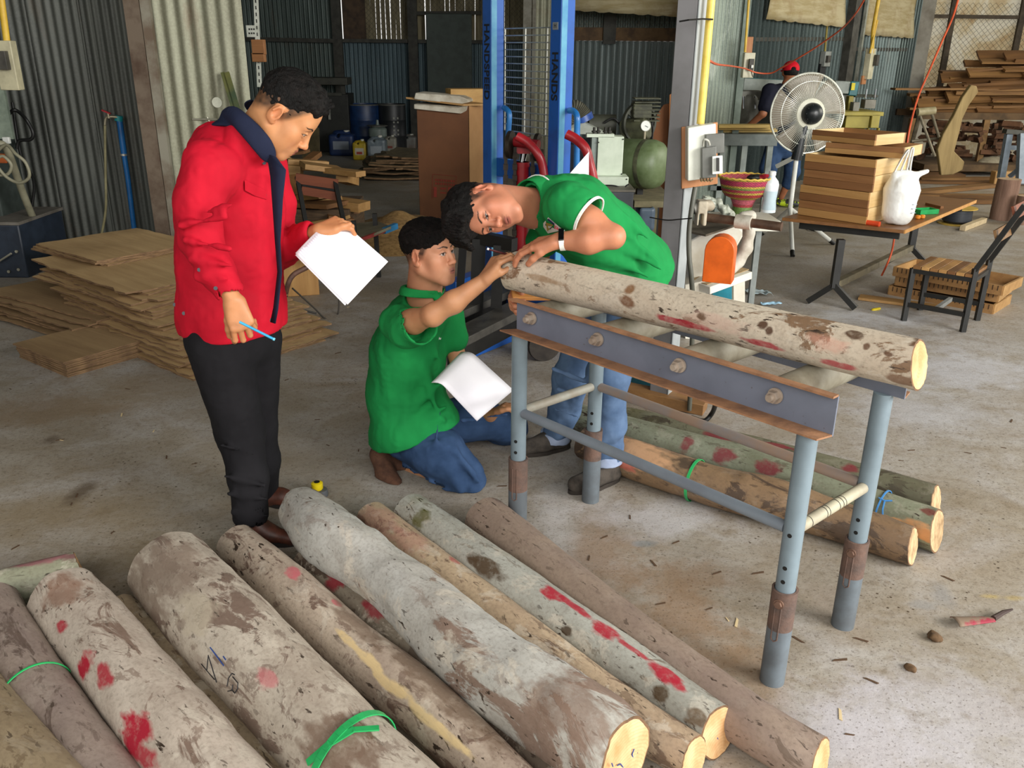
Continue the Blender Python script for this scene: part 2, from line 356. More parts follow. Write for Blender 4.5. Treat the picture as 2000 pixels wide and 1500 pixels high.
# bright patched wall of pale sacking behind wire mesh, far right
YT=16.6
t=NT('sacking_wall'); v=t.mp(); n=t.noise(v,1.5,6,.7,.5); c=t.ramp(n,[(.45,lin('e6dfca')),(.56,lin('d2c19c')),(.72,lin('ab8556'))])
c=t.mix(t.ramp(t.noise(t.mp(loc=(5,2,1)),4,6,.75),[(.6,0.),(.75,.4)]),c,lin('8a6a46')); sm=t.set(c,.9)
tr=t.new('ShaderNodeBsdfTranslucent'); t.lk(c,tr.inputs[0]); mx=t.new('ShaderNodeMixShader'); mx.inputs[0].default_value=.42
out=t.n['Material Output']; t.lk(t.p.outputs[0],mx.inputs[1]); t.lk(tr.outputs[0],mx.inputs[2]); t.lk(mx.outputs[0],out.inputs[0])
xr=xat(1790,YT)
struct(MB().quad((xr-.1,YT,0),(14,YT,0),(14,YT,CT),(xr-.1,YT,CT)),'wall_right_sacking',sm)
mb=MB(); mesh_grid(mb,(xr,YT-.12),(xat(2080,YT),YT-.12),.9,2.6,st=.1,w=.0035); struct(mb,'window_3',wirem)
mb=MB(); zq=PY(1900,33,YT).z; mb.bar((xr-.1,YT-.16,zq),(14,YT-.16,zq-.02),.05,.06)
for px in (1846,1980): mb.bar((xat(px,YT,60),YT-.17,0),(xat(px,YT,60),YT-.17,CT),.1,.06)
struct(mb,'trim_13',M('timber_rail_dark','54493a','3b3226',rough=.8))
# roll-down shades of woven sacking hanging over the openings
t=NT('woven_shade'); v=t.mp((1,1,1)); n=t.noise(t.mp((1.5,1.5,9)),1.5,4,.6); c=t.ramp(n,[(.4,lin('dfd4b0')),(.6,lin('c9b98c'))])
c=t.mix(t.ramp(t.noise(v,2.2,5,.7),[(.5,0.),(.7,.5)]),c,lin('a57c48')); sh=t.set(c,.9)
tr=t.new('ShaderNodeBsdfTranslucent'); t.lk(c,tr.inputs[0]); mx=t.new('ShaderNodeMixShader'); mx.inputs[0].default_value=.45
t.lk(t.p.outputs[0],mx.inputs[1]); t.lk(tr.outputs[0],mx.inputs[2]); t.lk(mx.outputs[0],t.n['Material Output'].inputs[0])
def shade(pa,pb,label,off=.35,Y=None,lap=1.5):
    if Y: A,B=PY(*pa,Y),PY(*pb,Y)
    else:
        A,B=wp(*pa)+wnn*0,wp(*pb)
    L=(B-A)
    def fn(u,v):
        p=A+L*u; e=.006*math.sin(u*40)+.006*math.sin(u*97) if v<.01 or u in(0,1) else 0
        q=V(p.x,p.y,p.z+e+v*lap)
        nn=wnn if not Y else V(0,-1,0)
        return q+nn*(.14+.03*math.sin(v*9+u*2))
    mb=MB().grid(fn,24,14); return single(mb,'hanging_sacking',sh,label,'sacking',group='sacking shades over the wall openings',solid=.004)
shade((1112,21),(1338,35),'pale sacking shade hanging between blue stacker and grey column',Y=14.2)
shade((1477,38),(1629,54),'tan sacking shade hanging above the man in the red cap')
shade((1664,68),(1764,75),'tan sacking shade hanging right of the second yellow conduit')
# ================= LOGS =================
def camdepth(p): return float((RM.T@(np.array(p)-C0))[2])
def logaxis(pts,z0=0,zc=None):
    out=[]
    for x,y,wd in pts:
        r=.07
        for _ in range(9):
            p=PZ(x,y,zc if zc else r+z0); r=wd*camdepth(p)/(2*FPX)
        out.append((p,r))
    return out
def bark(name,light,mid,brown,amt=.5,fleck=.5,green=0,paints=(),stretch=.45,scale=7,shine=.6,small=.65,pale=.45):
    t=NT(name); o=t.mp((stretch,1,1)); q=t.mp((1,1,1))
    c=t.ramp(t.noise(o,scale*.6,5,.65,.5),[(.36,lin(light)),(.62,lin(mid))])
    th=.62-.2*amt
    n=t.noise(o,scale,7,.68,.8); mk=t.ramp(n,[(th,0.),(th+.035,1.)]); c=t.mix(mk,c,lin(brown))
    n2=t.noise(t.mp((stretch,1,1),loc=(4,2,7)),scale*.5,6,.7,.6); c=t.mix(t.ramp(n2,[(th+.02,0.),(th+.16,.75)]),c,t.mix(.5,lin(brown),lin(mid)))
    n3_=t.noise(t.mp((.7,1.2,1.2),loc=(2,8,3)),scale*2.3,6,.7,.5); c=t.mix(t.ramp(n3_,[(th+.03,0.),(th+.06,small)]),c,lin(brown)); c=t.mix(t.ramp(t.noise(t.mp((.8,1,1),loc=(7,3,1)),scale*1.6,6,.7,.5),[(.55,0.),(.61,pale)]),c,lin('cfc6b6'))
    f=t.noise(t.mp((.8,2.2,2.2),loc=(1,1,9)),26,3,.6,.4); c=t.mix(t.math('MULTIPLY',t.ramp(f,[(.66-.06*fleck,0.),(.70-.06*fleck,1.)]),t.ramp(t.noise(q,4,3),[(.42,.25),(.6,1.)])),c,lin('33261c'))
    if green: c=t.mix(t.ramp(t.noise(t.mp(loc=(9,3,3)),3.2,5,.6),[(.55,0.),(.68,green)]),c,lin('6a6430'))
    g=t.noise(t.mp((1,1,1)),90,3,.6); c=t.mix(t.ramp(g,[(.45,0.),(.75,.35)]),c,lin('5a4a3c'))
    wob=t.new('ShaderNodeTexNoise'); wob.inputs['Scale'].default_value=22; wob.inputs['Detail'].default_value=4; t.lk(t.mp((.6,1.3,1.3)),wob.inputs['Vector'])
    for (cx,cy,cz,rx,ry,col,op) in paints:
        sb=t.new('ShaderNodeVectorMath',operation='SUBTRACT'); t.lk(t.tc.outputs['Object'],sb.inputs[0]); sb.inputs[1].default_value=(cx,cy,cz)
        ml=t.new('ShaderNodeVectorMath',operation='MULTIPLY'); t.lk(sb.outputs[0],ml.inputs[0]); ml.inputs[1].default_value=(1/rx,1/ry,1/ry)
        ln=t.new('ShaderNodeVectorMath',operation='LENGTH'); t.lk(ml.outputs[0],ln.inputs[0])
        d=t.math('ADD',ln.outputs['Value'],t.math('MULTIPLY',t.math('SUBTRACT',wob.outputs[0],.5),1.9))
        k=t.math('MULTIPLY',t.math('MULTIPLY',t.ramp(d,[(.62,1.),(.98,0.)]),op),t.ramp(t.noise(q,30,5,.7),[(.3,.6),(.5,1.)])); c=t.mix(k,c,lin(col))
    t.bump(t.math('ADD',t.math('MULTIPLY',mk,.5),t.noise(t.mp((.5,1.5,1.5)),40,5,.65)),.4,.004)
    return t.set(c,shine)
t=NT('cut_wood'); dd=t.new('ShaderNodeVectorMath',operation='LENGTH'); t.lk(t.mp((0,1,1)),dd.inputs[0])
rg=t.math('SINE',t.math('MULTIPLY',t.math('ADD',dd.outputs['Value'],t.math('MULTIPLY',t.noise(t.mp(),20,3),.012)),700))
c=t.ramp(t.noise(t.mp(),12,4,.6),[(.35,lin('dcb98c')),(.65,lin('c0915f'))]); c=t.mix(t.ramp(rg,[(.2,0.),(.9,.25)]),c,lin('b07a48'))
CUT=t.set(c,.75)
CUTG=M('cut_wood_pale','c9ad84','8f7350',rough=.8,scale=14)
CAP_DARK=M('cut_wood_dirty','7d6244','4f3c2a',rough=.85,scale=14)
RIM=M('inner_bark','7a5a3e','56402c',rough=.85,scale=40)
LOGS={}
def log(key,pts,label,group,mats,z0=0,zc=None,wob=.06,seed=0,paints=(),capA=None,capB=None,nseg=60,crook=0,knots=(),droop=0):
    ax=logaxis(pts,z0,zc); P=[a for a,_ in ax]; Rr=[r for _,r in ax]
    # arc length resample with smooth interpolation
    cum=[0]
    for i in range(len(P)-1): cum.append(cum[-1]+(P[i+1]-P[i]).length)
    L=cum[-1]; d=(P[-1]-P[0]); ang=math.atan2(d.y,d.x); mid=(P[0]+P[-1])/2; loc=V(mid.x,mid.y,z0 if zc is None else zc)
    Rz=Matrix.Rotation(-ang,3,'Z')
    def samp(s):
        s=min(max(s,0),L); k=0
        while k<len(cum)-2 and s>cum[k+1]: k+=1
        f=(s-cum[k])/(cum[k+1]-cum[k])
        def cr(a,b,c_,d_,t): return .5*((2*b)+(c_-a)*t+(2*a-5*b+4*c_-d_)*t*t+(3*b-a-3*c_+d_)*t**3)
        g=lambda A,i:A[min(max(i,0),len(A)-1)]
        p=V(*[cr(g(P,k-1)[j],P[k][j],P[k+1][j],g(P,k+2)[j],f) for j in range(3)])
        r=cr(g(Rr,k-1),Rr[k],Rr[k+1],g(Rr,k+2),f); return p,r
    n=44; vs=[]; cs=[]
    for i in range(nseg+1):
        s=L*i/nseg; p,r=samp(s); q,_=samp(min(s+.01,L)); q0,_=samp(max(s-.01,0)); dr,a,u=frame(q-q0); cs.append(p)
        for k in range(n):
            t=2*math.pi*k/n; ct,st=math.cos(t),math.sin(t)
            e=1+wob*mnoise.noise(V(s*3.2+seed*7,ct*1.1,st*1.1))+wob*.45*mnoise.noise(V(s*11+seed,ct*2.6,st*2.6))+wob*.2*mnoise.noise(V(s*34+seed,ct*6,st*6))
            for (ks,kt,kr,ka) in knots:
                dd=((s-ks*L)/kr)**2+((((t-kt+math.pi)%(2*math.pi))-math.pi)*r/kr)**2
                if dd<4: e+=ka*math.exp(-dd*1.6)
            ee=r*e
            # ragged rim
            off=.0025*mnoise.noise(V(ct*5,st*5,seed+3)) if i in(0,nseg) else 0
            if i>nseg-6: off-=.2*ee*st*((i-nseg+6)/6)
            if i<6: off+=.1*ee*st*((6-i)/6)
            w=p+a*(ct*ee)+u*(st*ee)+dr*off
            if zc is None and w.z<z0: w.z=z0+ (w.z-z0)*.05
            vs.append(Rz@(w-loc))
    fs=[(i*n+k,i*n+(k+1)%n,(i+1)*n+(k+1)%n,(i+1)*n+k) for i in range(nseg) for k in range(n)]
    loc_paints=[]
    for (px,py,rx,ry,col,op) in paints:
        r0=Vector(ray(px,py)).normalized(); best=None; tt=1.0
        while tt<7:
            w=V(*C0)+r0*tt; dm=min(((w-cs[i]).length-samp(L*i/nseg)[1]) for i in range(nseg+1))
            if dm<0: best=w; break
            tt+=max(.004,dm*.5)
        if best is None: best=V(*C0)+r0*tt
        b=Rz@(best-loc); loc_paints.append((b.x,b.y,b.z,rx,ry,col,op))
    lt,md,br,kw=mats; m=bark('bark_'+key,lt,md,br,paints=loc_paints,**kw)
    root=thing('log',label,'log',loc,ang,group,world=False)
    mb=MB(); mb.add(vs,fs); ob=mb.build('bark',m,root)
    for i0,cm,sg in ((0,capA or CAP_DARK,-1),(nseg,capB or CUT,1)):
        ring=vs[i0*n:(i0+1)*n]; cen=sum(ring,V(0,0,0))/n; mb=MB(); rr=[]
        for f in (1,.93,.6,.3,.08):
            for v in ring: rr.append(cen+(v-cen)*f+V((sg*(.0015 if f<1 else 0)),0,0))
        mb.add(rr,[(j*n+k,j*n+(k+1)%n,(j+1)*n+(k+1)%n,(j+1)*n+k) for j in range(1,4) for k in range(n)]+[tuple(4*n+k for k in range(n))])
        mb.cur=1; mb.add(rr[:2*n],[(k,(k+1)%n,n+(k+1)%n,n+k) for k in range(n)])
        mb.build('cut_end',[cm,RIM],root)
    LOGS[key]=dict(root=root,ang=ang,loc=loc,cs=cs,L=L,samp=samp,Rz=Rz,nseg=nseg)
    return root
def onlog(key,px,py,lift=.0015):
    g=LOGS[key]; r0=Vector(ray(px,py)).normalized(); tt=1.
    while tt<7:
        w=V(*C0)+r0*tt; dm=min(((w-g['cs'][i]).length-g['samp'](g['L']*i/g['nseg'])[1]*1.02) for i in range(g['nseg']+1))
        if dm<lift: return w
        tt+=max(.002,dm*.5)
    return w
RED='a5182f'; PINK='c4606a'
GP='eucalyptus logs laid side by side in the foreground'
LG=('b6ae9e','988c7c','65513f',dict(amt=.42,fleck=.5))
log('big_ab',[(330,1108,157),(435,1228,181),(620,1418,195),(700,1505,205),(900,1690,220)],'thickest foreground log, pale grey bark with handwritten letters and a green tie',GP,('bdb3a4','a49788','78665a',dict(amt=.45,fleck=.6)),seed=1,
    paints=[(520,1325,.05,.03,PINK,.55),(275,1170,.2,.16,'7e6e60',.8),(330,1110,.2,.11,'8a7a6c',.8),(385,1200,.12,.07,'b8ac98',.8),(660,1460,.12,.1,'6f5848',.8)],wob=.05)
log('red_left',[(126,1170,137),(340,1435,172),(400,1510,180),(470,1590,185),(600,1740,195)],'pale log with large red paint splashes left of the thickest log',GP,('c2b6a8','a89a8c','7d695c',dict(amt=.32,fleck=.55)),seed=2,
    paints=[(118,1225,.035,.025,RED,.9),(165,1300,.05,.045,RED,1),(205,1320,.05,.03,RED,.9),(265,1430,.07,.05,RED,1),(285,1480,.07,.03,RED,.9),(130,1150,.1,.07,'8a6a58',.8)],wob=.07)
log('under_left',[(232,1195,75),(330,1290,80),(430,1410,85),(540,1540,90),(640,1670,92)],'narrow tan log squeezed between red splashed log and the thickest log',GP,('a8977c','8f7e68','6b5846',dict(amt=.35,fleck=.6)),seed=3)
log('thin_cream',[(462,1062,82),(562,1155,102),(680,1262,106),(820,1372,115),(990,1540,125),(1130,1690,130)],'slim log with a long cream peeled streak beside the thickest log',GP,('bdae9c','a29182','735e52',dict(amt=.3,fleck=.9)),seed=4,
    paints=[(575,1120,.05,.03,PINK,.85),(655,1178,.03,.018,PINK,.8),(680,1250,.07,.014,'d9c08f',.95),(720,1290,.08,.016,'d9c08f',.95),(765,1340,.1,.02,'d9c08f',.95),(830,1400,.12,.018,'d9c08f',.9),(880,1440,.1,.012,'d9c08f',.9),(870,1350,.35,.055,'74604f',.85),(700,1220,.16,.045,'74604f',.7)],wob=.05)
log('shadow_red',[(600,1098,72),(700,1180,78),(860,1318,84),(1000,1440,88),(1100,1540,90)],'shade-darkened log with red paint lying low in the gap between two big logs',GP,('7f7768','655a4e','473a30',dict(amt=.5,fleck=.6)),seed=5,  # bark and paint darkened to carry the shade of the gap
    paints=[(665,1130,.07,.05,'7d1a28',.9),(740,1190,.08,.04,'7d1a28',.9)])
log('crooked',[(585,990,85),(645,1050,118),(750,1128,120),(853,1213,140),(980,1318,160),(1128,1415,175),(1222,1480,166)],'crooked pale grey log on top, with blue writing on its cut end',GP,('bebeb8','aba79e','877366',dict(amt=.34,fleck=.45,stretch=.6,scale=4,small=.4,pale=.6)),z0=.05,seed=6,wob=.13,nseg=90,
    paints=[(1110,1380,.16,.1,'7b6455',.75),(860,1130,.05,.03,'8b6d50',.7)],knots=[(.62,4.6,.09,.2),(.3,2.2,.08,.1)])
log('peach',[(725,1012,72),(815,1092,88),(970,1211,95),(1143,1342,98),(1356,1482,90)],'peach coloured log tucked between the crooked grey log and red splashed grey log',GP,('bea98c','a48e76','6d5847',dict(amt=.36,fleck=.7)),seed=7,
    paints=[(740,1020,.14,.09,'b58a7a',.55),(890,1095,.03,.02,RED,.6),(800,1055,.12,.05,'b98a7a',.5)])
log('grey_red',[(800,1000,80),(971,1128,100),(1145,1248,103),(1285,1346,106),(1403,1430,108)],'greenish grey log with four red paint blotches along its upper side',GP,('b3b4ab','9a998f','736a5c',dict(amt=.2,fleck=.75,green=.5)),seed=8,
    paints=[(1080,1160,.05,.03,RED,.95),(1120,1183,.07,.018,RED,.9),(1185,1232,.05,.03,RED,.95),(1230,1265,.07,.012,RED,.85),(1300,1318,.06,.028,RED,.95),(1330,1345,.04,.018,RED,.9),(950,1110,.1,.03,'4a3418',.9),(820,1010,.05,.05,'5c5a28',.8),(1110,1232,.025,.018,'44331f',.9),(1290,1355,.03,.024,'4d3a22',.9),(1360,1405,.04,.03,'5a4020',.8)])
log('brown_long',[(945,1010,88),(1041,1086,92),(1180,1198,95),(1320,1306,100),(1493,1430,105),(1603,1490,100)],'long dusty brown log at the right edge of the row, smooth bark',GP,('9a8878','87756a','6b5a4d',dict(amt=.1,fleck=.8,stretch=.7,small=.4,pale=.06)),seed=9,wob=.05)
log('brown_corner',[(-170,1270,150),(-65,1390,165),(20,1500,180),(90,1590,190),(180,1700,200)],'brown log cut off by the bottom left corner of the view',GP,('94846a','807058','65543f',dict(amt=.3,fleck=.5,pale=.1)),seed=10)
log('banded_left',[(-25,1190,120),(42,1315,128),(130,1440,138),(210,1550,145),(300,1670,150)],'mottled grey brown log with thin green band, second from the left',GP,('94857a','80716a','61524a',dict(amt=.35,fleck=.5,pale=.1)),seed=11)
log('slab_left',[(-120,1178,80),(20,1148,78),(158,1112,72)],'short pale green log end lying crosswise behind the left logs',GP,('9fa18a','8f8f78','77695a',dict(amt=.2,fleck=.3)),seed=12,
    paints=[(80,1095,.12,.03,'a0616a',.8),(150,1085,.06,.02,'7b4f52',.8)])
GB='logs lying on the floor behind the pipe stand'
log('back_tan',[(1145,862,68),(1240,898,80),(1380,945,80),(1510,978,88),(1620,1012,80),(1783,1067,76)],'brown log with green tie, front one behind the pipe stand',GB,('8f7456','775e45','4f3e30',dict(amt=.4,fleck=.6,pale=.08)),seed=13,
    paints=[(1240,885,.22,.09,'c79a72',.85),(1215,905,.1,.03,'c0564f',.7),(1340,905,.05,.05,'3c3127',.8)],capB=CUTG,knots=[(.55,1.2,.05,.12)])
log('back_green',[(1130,818,62),(1300,868,70),(1480,918,78),(1830,1037,85)],'greenish log with red paint and a peeled orange patch, middle one behind stand',GB,('8c917c','74765f','5c5746',dict(amt=.25,fleck=.5,pale=.15)),seed=14,
    paints=[(1340,868,.03,.05,'7f2030',.8),(1415,888,.06,.045,'7f2030',.85),(1500,915,.06,.04,'7f2030',.85),(1812,1000,.03,.02,'6b2a26',.8),(1775,1028,.10,.03,'c08a58',.9),(1805,1045,.06,.025,'b57c4a',.9)],capB=CUTG)
log('back_rear',[(1220,818,48),(1380,858,56),(1600,915,62),(1828,982,70)],'mossy dark log with red stripe, rearmost behind the pipe stand',GB,('77765f','5f5c48','484233',dict(amt=.4,fleck=.5,green=.4,pale=.1)),seed=15,
    paints=[(1400,852,.08,.018,'7f2030',.8),(1520,870,.08,.016,'7f2030',.8),(1660,915,.05,.03,'7f2030',.8)],capB=CUTG)
log('stand',[(1004,528,76),(1300,598,82),(1550,658,90),(1795,713,100)],'pale log with brown scars resting on the rollers of the pipe stand',None,('cfc4b0','bcad99','80654c',dict(amt=.22,fleck=.8,stretch=.5)),zc=1.0,seed=16,wob=.04,
    paints=[(1340,632,.13,.013,RED,.85),(1490,672,.07,.012,RED,.85),(1635,712,.07,.013,RED,.8),(1395,628,.12,.03,'caa898',.5),(1225,590,.035,.02,'6d4526',.9),(1232,565,.02,.02,'7d5530',.9),(1370,618,.02,.014,'5a3c22',.9),(1490,635,.018,.014,'4f331e',.95),(1503,645,.014,.014,'4f331e',.95),(1670,655,.025,.016,'4d3421',.9),(1693,678,.011,.011,'5a3a22',.9),(1735,692,.016,.008,'5a3a22',.9),(1800,670,.03,.03,'5a3a22',.9),(1775,745,.06,.02,'6b482e',.8),(1078,510,.015,.02,'6b4a2c',.8),(1060,545,.1,.014,'8a6a45',.7),(1620,670,.06,.03,'c9907c',.5)])
# handwriting and paint strokes on the logs (ink drawn on the wood)
ink=M('dark_ink','23242a','15151a',rough=.5); blue=M('blue_crayon','2f4f96','26407c',rough=.6)
def strokes(key,lines,mat,name,r=.0013):
    mb=MB(); g=LOGS[key]
    for ln in lines:
        pts=[]
        for (a,b) in zip(ln[:-1],ln[1:]):
            for k in range(4): pts.append(onlog(key,a[0]+(b[0]-a[0])*k/4,a[1]+(b[1]-a[1])*k/4))
        pts.append(onlog(key,*ln[-1])); mb.tube([g['Rz']@(p-g['loc']) for p in pts],r,6)
    mb.build(name,mat,g['root'])
strokes('big_ab',[[(403.7,1309.7),(406.6,1279.6),(422.8,1333)],[(392.8,1296.7),(418.7,1327.4)]],ink,'handwritten_letter')
strokes('big_ab',[[(443.3,1341),(446,1324.7),(452.9,1315),(458.4,1318)],[(454.3,1322),(464.5,1334),(463.8,1345),(458.4,1354),(453.6,1348),(454.3,1337)],[(454,1345),(450.8,1349),(444.7,1350)]],ink,'handwritten_letter')
strokes('big_ab',[[(410.5,1264.6),(437,1300)],[(436,1282),(441,1289)]],blue,'blue_crayon_mark',.0018)
def capmarks(key,cx,cy,lines,mat,name,end=1,r=.0016,lift=.004):
    g=LOGS[key]; p,rr=g['samp'](g['L'] if end>0 else 0); p2,_=g['samp'](g['L']-.02 if end>0 else .02); n=(p-p2).normalized(); p=p+n*lift
    mb=MB()
    for ln in lines:
        pts=[]
        for (x,y) in ln:
            r0=Vector(ray(cx+x,cy+y)); t=(p-V(*C0)).dot(n)/r0.dot(n); pts.append(g['Rz']@(V(*C0)+r0*t-g['loc']))
        mb.tube(pts,r,6)
    mb.build(name,mat,g['root'])
capmarks('crooked',1245,1475,[[(-6.6,-12),(-10.6,-1.5),(-8,7),(-1.2,4),(-.5,-5.5),(5.5,2.6),(10.8,2.6),(14,-13.5)],[(-11,13),(-11,18)],[(-50,16),(-48,22)],[(-39,20),(-33,17),(-28,24)],[(1.5,24),(5,21)]],blue,'blue_writing')
capmarks('grey_red',1405,1445,[[(-4,-4),(-1,4),(3,-2),(5,5)]],blue,'blue_writing')
# plastic ties round the logs
grn=M('green_plastic_tie','2fae62','1f8a4a',rough=.35); 
def band(key,px,py,mat,label,r=.0035,tilt=0,flat=.012,tails=(),cat='tie'):
    g=LOGS[key]; q=onlog(key,px,py); ns=g['nseg']; i=min(range(ns+1),key=lambda k:(g['cs'][k]-q).length); c,rr=g['samp'](g['L']*i/ns)
    d=(g['cs'][min(i+1,ns)]-g['cs'][max(i-1,0)]).normalized(); _,a,u=frame(d); pts=[]
    for k in range(41):
        t=2*math.pi*k/40; p=c+(a*math.cos(t)+u*math.sin(t))*(rr*1.05+.001)+d*(tilt*math.cos(t)*rr)
        if p.z<.004: p.z=.004
        pts.append(p)
    mb=MB()
    for p,p2 in zip(pts[:-1],pts[1:]):
        mb.bar(p,p2,.003,flat,up=d)
    for tl in tails:
        w=[onlog(key,x,y,.006) for x,y in tl]; 
        for p,p2 in zip(w[:-1],w[1:]): mb.bar(p,p2+(p2-p)*.05,.004,flat*.8,up=d)
    return single(mb,'plastic_tie',mat,label,cat)
band('big_ab',660,1425,grn,'bright green plastic tie knotted round the thickest foreground log',tilt=.12,flat=.02,tails=[[(600,1490),(640,1455),(690,1425),(738,1422)]])
band('banded_left',62,1300,grn,'thin green tie round the mottled log at the left',flat=.005)
band('back_tan',1355,915,grn,'green tie round the brown log behind the pipe stand',flat=.012)
band('back_green',1728,975,M('blue_string','4b8fd0','3572b0',rough=.5),'light blue string knotted round the greenish log behind the stand',flat=.006,tails=[[(1716,972),(1728,978),(1742,978)],[(1728,978),(1724,995),(1724,1005)]])
# ================= PIPE STAND =================
FR=V(.786,2.076,0);BR=V(1.093,2.346,0);BL=V(.332,3.169,0);FL=V(.026,2.899,0)
steel=M('stand_grey_paint','7b8b94','67757d',rough=.42,scale=5,lo=.35,hi=.7)
t=NT('stand_channel_paint'); z=t.new('ShaderNodeSeparateXYZ'); t.lk(t.new('ShaderNodeNewGeometry').outputs['Normal'],z.inputs[0])
c=t.ramp(t.noise(t.mp(),6,4),[(.4,lin('6f7584')),(.65,lin('646a78'))]); c=t.mix(t.ramp(t.noise(t.mp(),50,3,.6),[(.68,0.),(.74,.6)]),c,lin('4a3a30')); chan=t.set(c,.5)
rustm=M('rusty_flange','a07452','7d5a42',rough=.8,scale=14,bump=.2)
rust2=M('rusty_sleeve','6b5348','544640',rough=.7,scale=16,bump=.3)
st=thing('pipe_stand','grey steel pipe stand with rollers holding the pale log','stand',V(.56,2.62,0))
lx=(FR-FL).normalized(); ly=(BR-FR).normalized()
for c0,c1,out,ht in ((FL,FR,-ly,0),(BL,BR,ly,0)):
    e0=c0-lx*.02; e1=c1+lx*.065; zb,zt=.822,.934
    inn=-out
    mb=MB(); mb.bar(e0+inn*.006+V(0,0,(zb+zt)/2),e1+inn*.006+V(0,0,(zb+zt)/2),.006,zt-zb,up=(0,0,1)); mb.build('channel_beam',chan,st)
    mb=MB()
    fl=[e0+V(0,0,zb)+inn*.004,e1+V(0,0,zb)+inn*.004,e1+lx*-.012+out*.052+V(0,0,zb),e0-lx*.03+out*.05+V(0,0,zb)]
    mb.prism(fl,(0,0,.005)); fl=[e0+V(0,0,zt)+inn*.004,e1+V(0,0,zt)+inn*.004,e1+out*.022+V(0,0,zt),e0-lx*.02+out*.022+V(0,0,zt)]
    mb.prism(fl,(0,0,.006)); o=mb.build('beam_flange',rustm,st); o['label']='rust brown flange of the beam'
for fx in (.055,.33,.62,.905):
    p=FL+(FR-FL)*fx+V(0,0,.886); q=BL+(BR-BL)*fx+V(0,0,.886)
    MB().tube([p+ly*.015,q-ly*.015],.046,20).build('roller',M('roller_steel','8d8878','6a604e',rough=.55,scale=9),st)
    mb=MB(); mb.tube([p-ly*.0,p-ly*.006],.0225,18); mb.tube([p-ly*.006,p-ly*.024],.0175,6,cap=True); mb.tube([p-ly*.024,p-ly*.036],.010,12); o=mb.build('bolt',M('bolt_steel','b3a596','8d7b6c',rough=.5,metal=.2),st)
for nm,P0 in (('FL',FL),('FR',FR),('BR',BR),('BL',BL)):
    top=.822; col=.325
    leg=MB().tube([P0+V(0,0,col-.03),P0+V(0,0,top)],.0285,24).build('leg',steel,st)
    # pin holes
    mb=MB(); side=V(-.25,-1,0).normalized()
    side=(V(0,0,0)-V(P0.x,P0.y,0)).normalized(); side=(side*.9+V(-.35,0,0)).normalized()
    for hz in ((.36,.405,.51) if nm=='FR' else (.36,.405)): MB().tube([P0+side*.0275+V(0,0,hz),P0+side*.0292+V(0,0,hz)],.0065,12).build('pin_hole',M('hole_black','0a0a0a','050505'),leg)
    sl=MB(); sl.lathe([(.036,0),(.036,col),(.031,col),(.031,col-.05)],P0,n=28,cap=False)
    sl.add([P0+V(math.cos(k*math.pi/14)*.036,math.sin(k*math.pi/14)*.036,.0005) for k in range(28)],[tuple(range(28))])
    sleeve=sl.build('leg_sleeve',M('sleeve_steel','6b767e','585e63',rough=.5,scale=6,lo=.35,hi=.6),st)
    o=MB().lathe([(.0362,col-.13),(.0366,col-.01),(.0372,col),(.0305,col+.001)],P0,n=28,cap=False).build('rusty_band',rust2,sleeve); o['label']='rust brown upper band of the sleeve'
    if nm!='BL':
        mb=MB(); s2=side; sd=V(-s2.y,s2.x,0)
        for sg in(-1,1): mb.tube([P0+s2*.0365+sd*(.009*sg)+V(0,0,col-.155),P0+s2*.0365+sd*(.009*sg)+V(0,0,col-.03)],.0022,8)
        mb.tube([P0+s2*.0365-sd*.009+V(0,0,col-.155),P0+s2*.037+V(0,0,col-.163),P0+s2*.0365+sd*.009+V(0,0,col-.155)],.0022,8)
        mb.build('slot',rust2,sleeve)
        if nm!='FL': mb=MB(); mb.tube([P0+s2*.034+V(0,0,col-.035),P0+s2*.046+V(0,0,col-.035)],.011,6); mb.tube([P0+s2*.035+V(0,0,col-.035),P0+s2*.039+V(0,0,col-.035)],.015,16); mb.build('bolt',M('rusty_bolt','7d6050','5a443a',rough=.6,metal=.3),sleeve)
zr=.515
railr=M('rail_rusty_top','9a8270','7c8791',rough=.6,scale=3)
for a_,b_,m_ in ((FL,FR,M('rail_grey','77818a','6d747d',rough=.5,scale=4)),(BL,BR,railr),(FL,BL,M('rail_pale','9fa29a','8e8474',rough=.5,scale=5)),(FR,BR,M('rail_pale_wrapped','b0aa92','8e8474',rough=.5,scale=7))):
    d=(b_-a_).normalized(); MB().tube([a_+d*.026+V(0,0,zr),b_-d*.026+V(0,0,zr)],.0175,18).build('rail',m_,st)
d=(BR-FR).normalized()
for s in (.07,.15,.165,.22,.24,.255): MB().lathe([(.0183,-.0012),(.0183,.0012)],FR+d*s+V(0,0,zr),axis=d+V(0,0,rnd.uniform(-.15,.15)),n=18,cap=False).build('dark_band',M('dark_tape','2f2a24','1f1c18'),st)
# ================= PEOPLE: smooth solid modelling =================
def _np(v): return np.array(tuple(v),dtype=np.float32)
_rs=np.random.RandomState(3); _NL=_rs.rand(32,32,32).astype(np.float32)*2-1
def n3(P,s,seed=0.):
    q=P*s+seed*7.31; i=np.floor(q).astype(np.int32); f=(q-i).astype(np.float32); f=f*f*(3-2*f); i&=31; j=(i+1)&31
    x0,y0,z0=i[...,0],i[...,1],i[...,2]; x1,y1,z1=j[...,0],j[...,1],j[...,2]; fx,fy,fz=f[...,0],f[...,1],f[...,2]
    a=_NL[x0,y0,z0]*(1-fx)+_NL[x1,y0,z0]*fx; b=_NL[x0,y1,z0]*(1-fx)+_NL[x1,y1,z0]*fx
    c=_NL[x0,y0,z1]*(1-fx)+_NL[x1,y0,z1]*fx; d=_NL[x0,y1,z1]*(1-fx)+_NL[x1,y1,z1]*fx
    return (a*(1-fy)+b*fy)*(1-fz)+(c*(1-fy)+d*fy)*fz
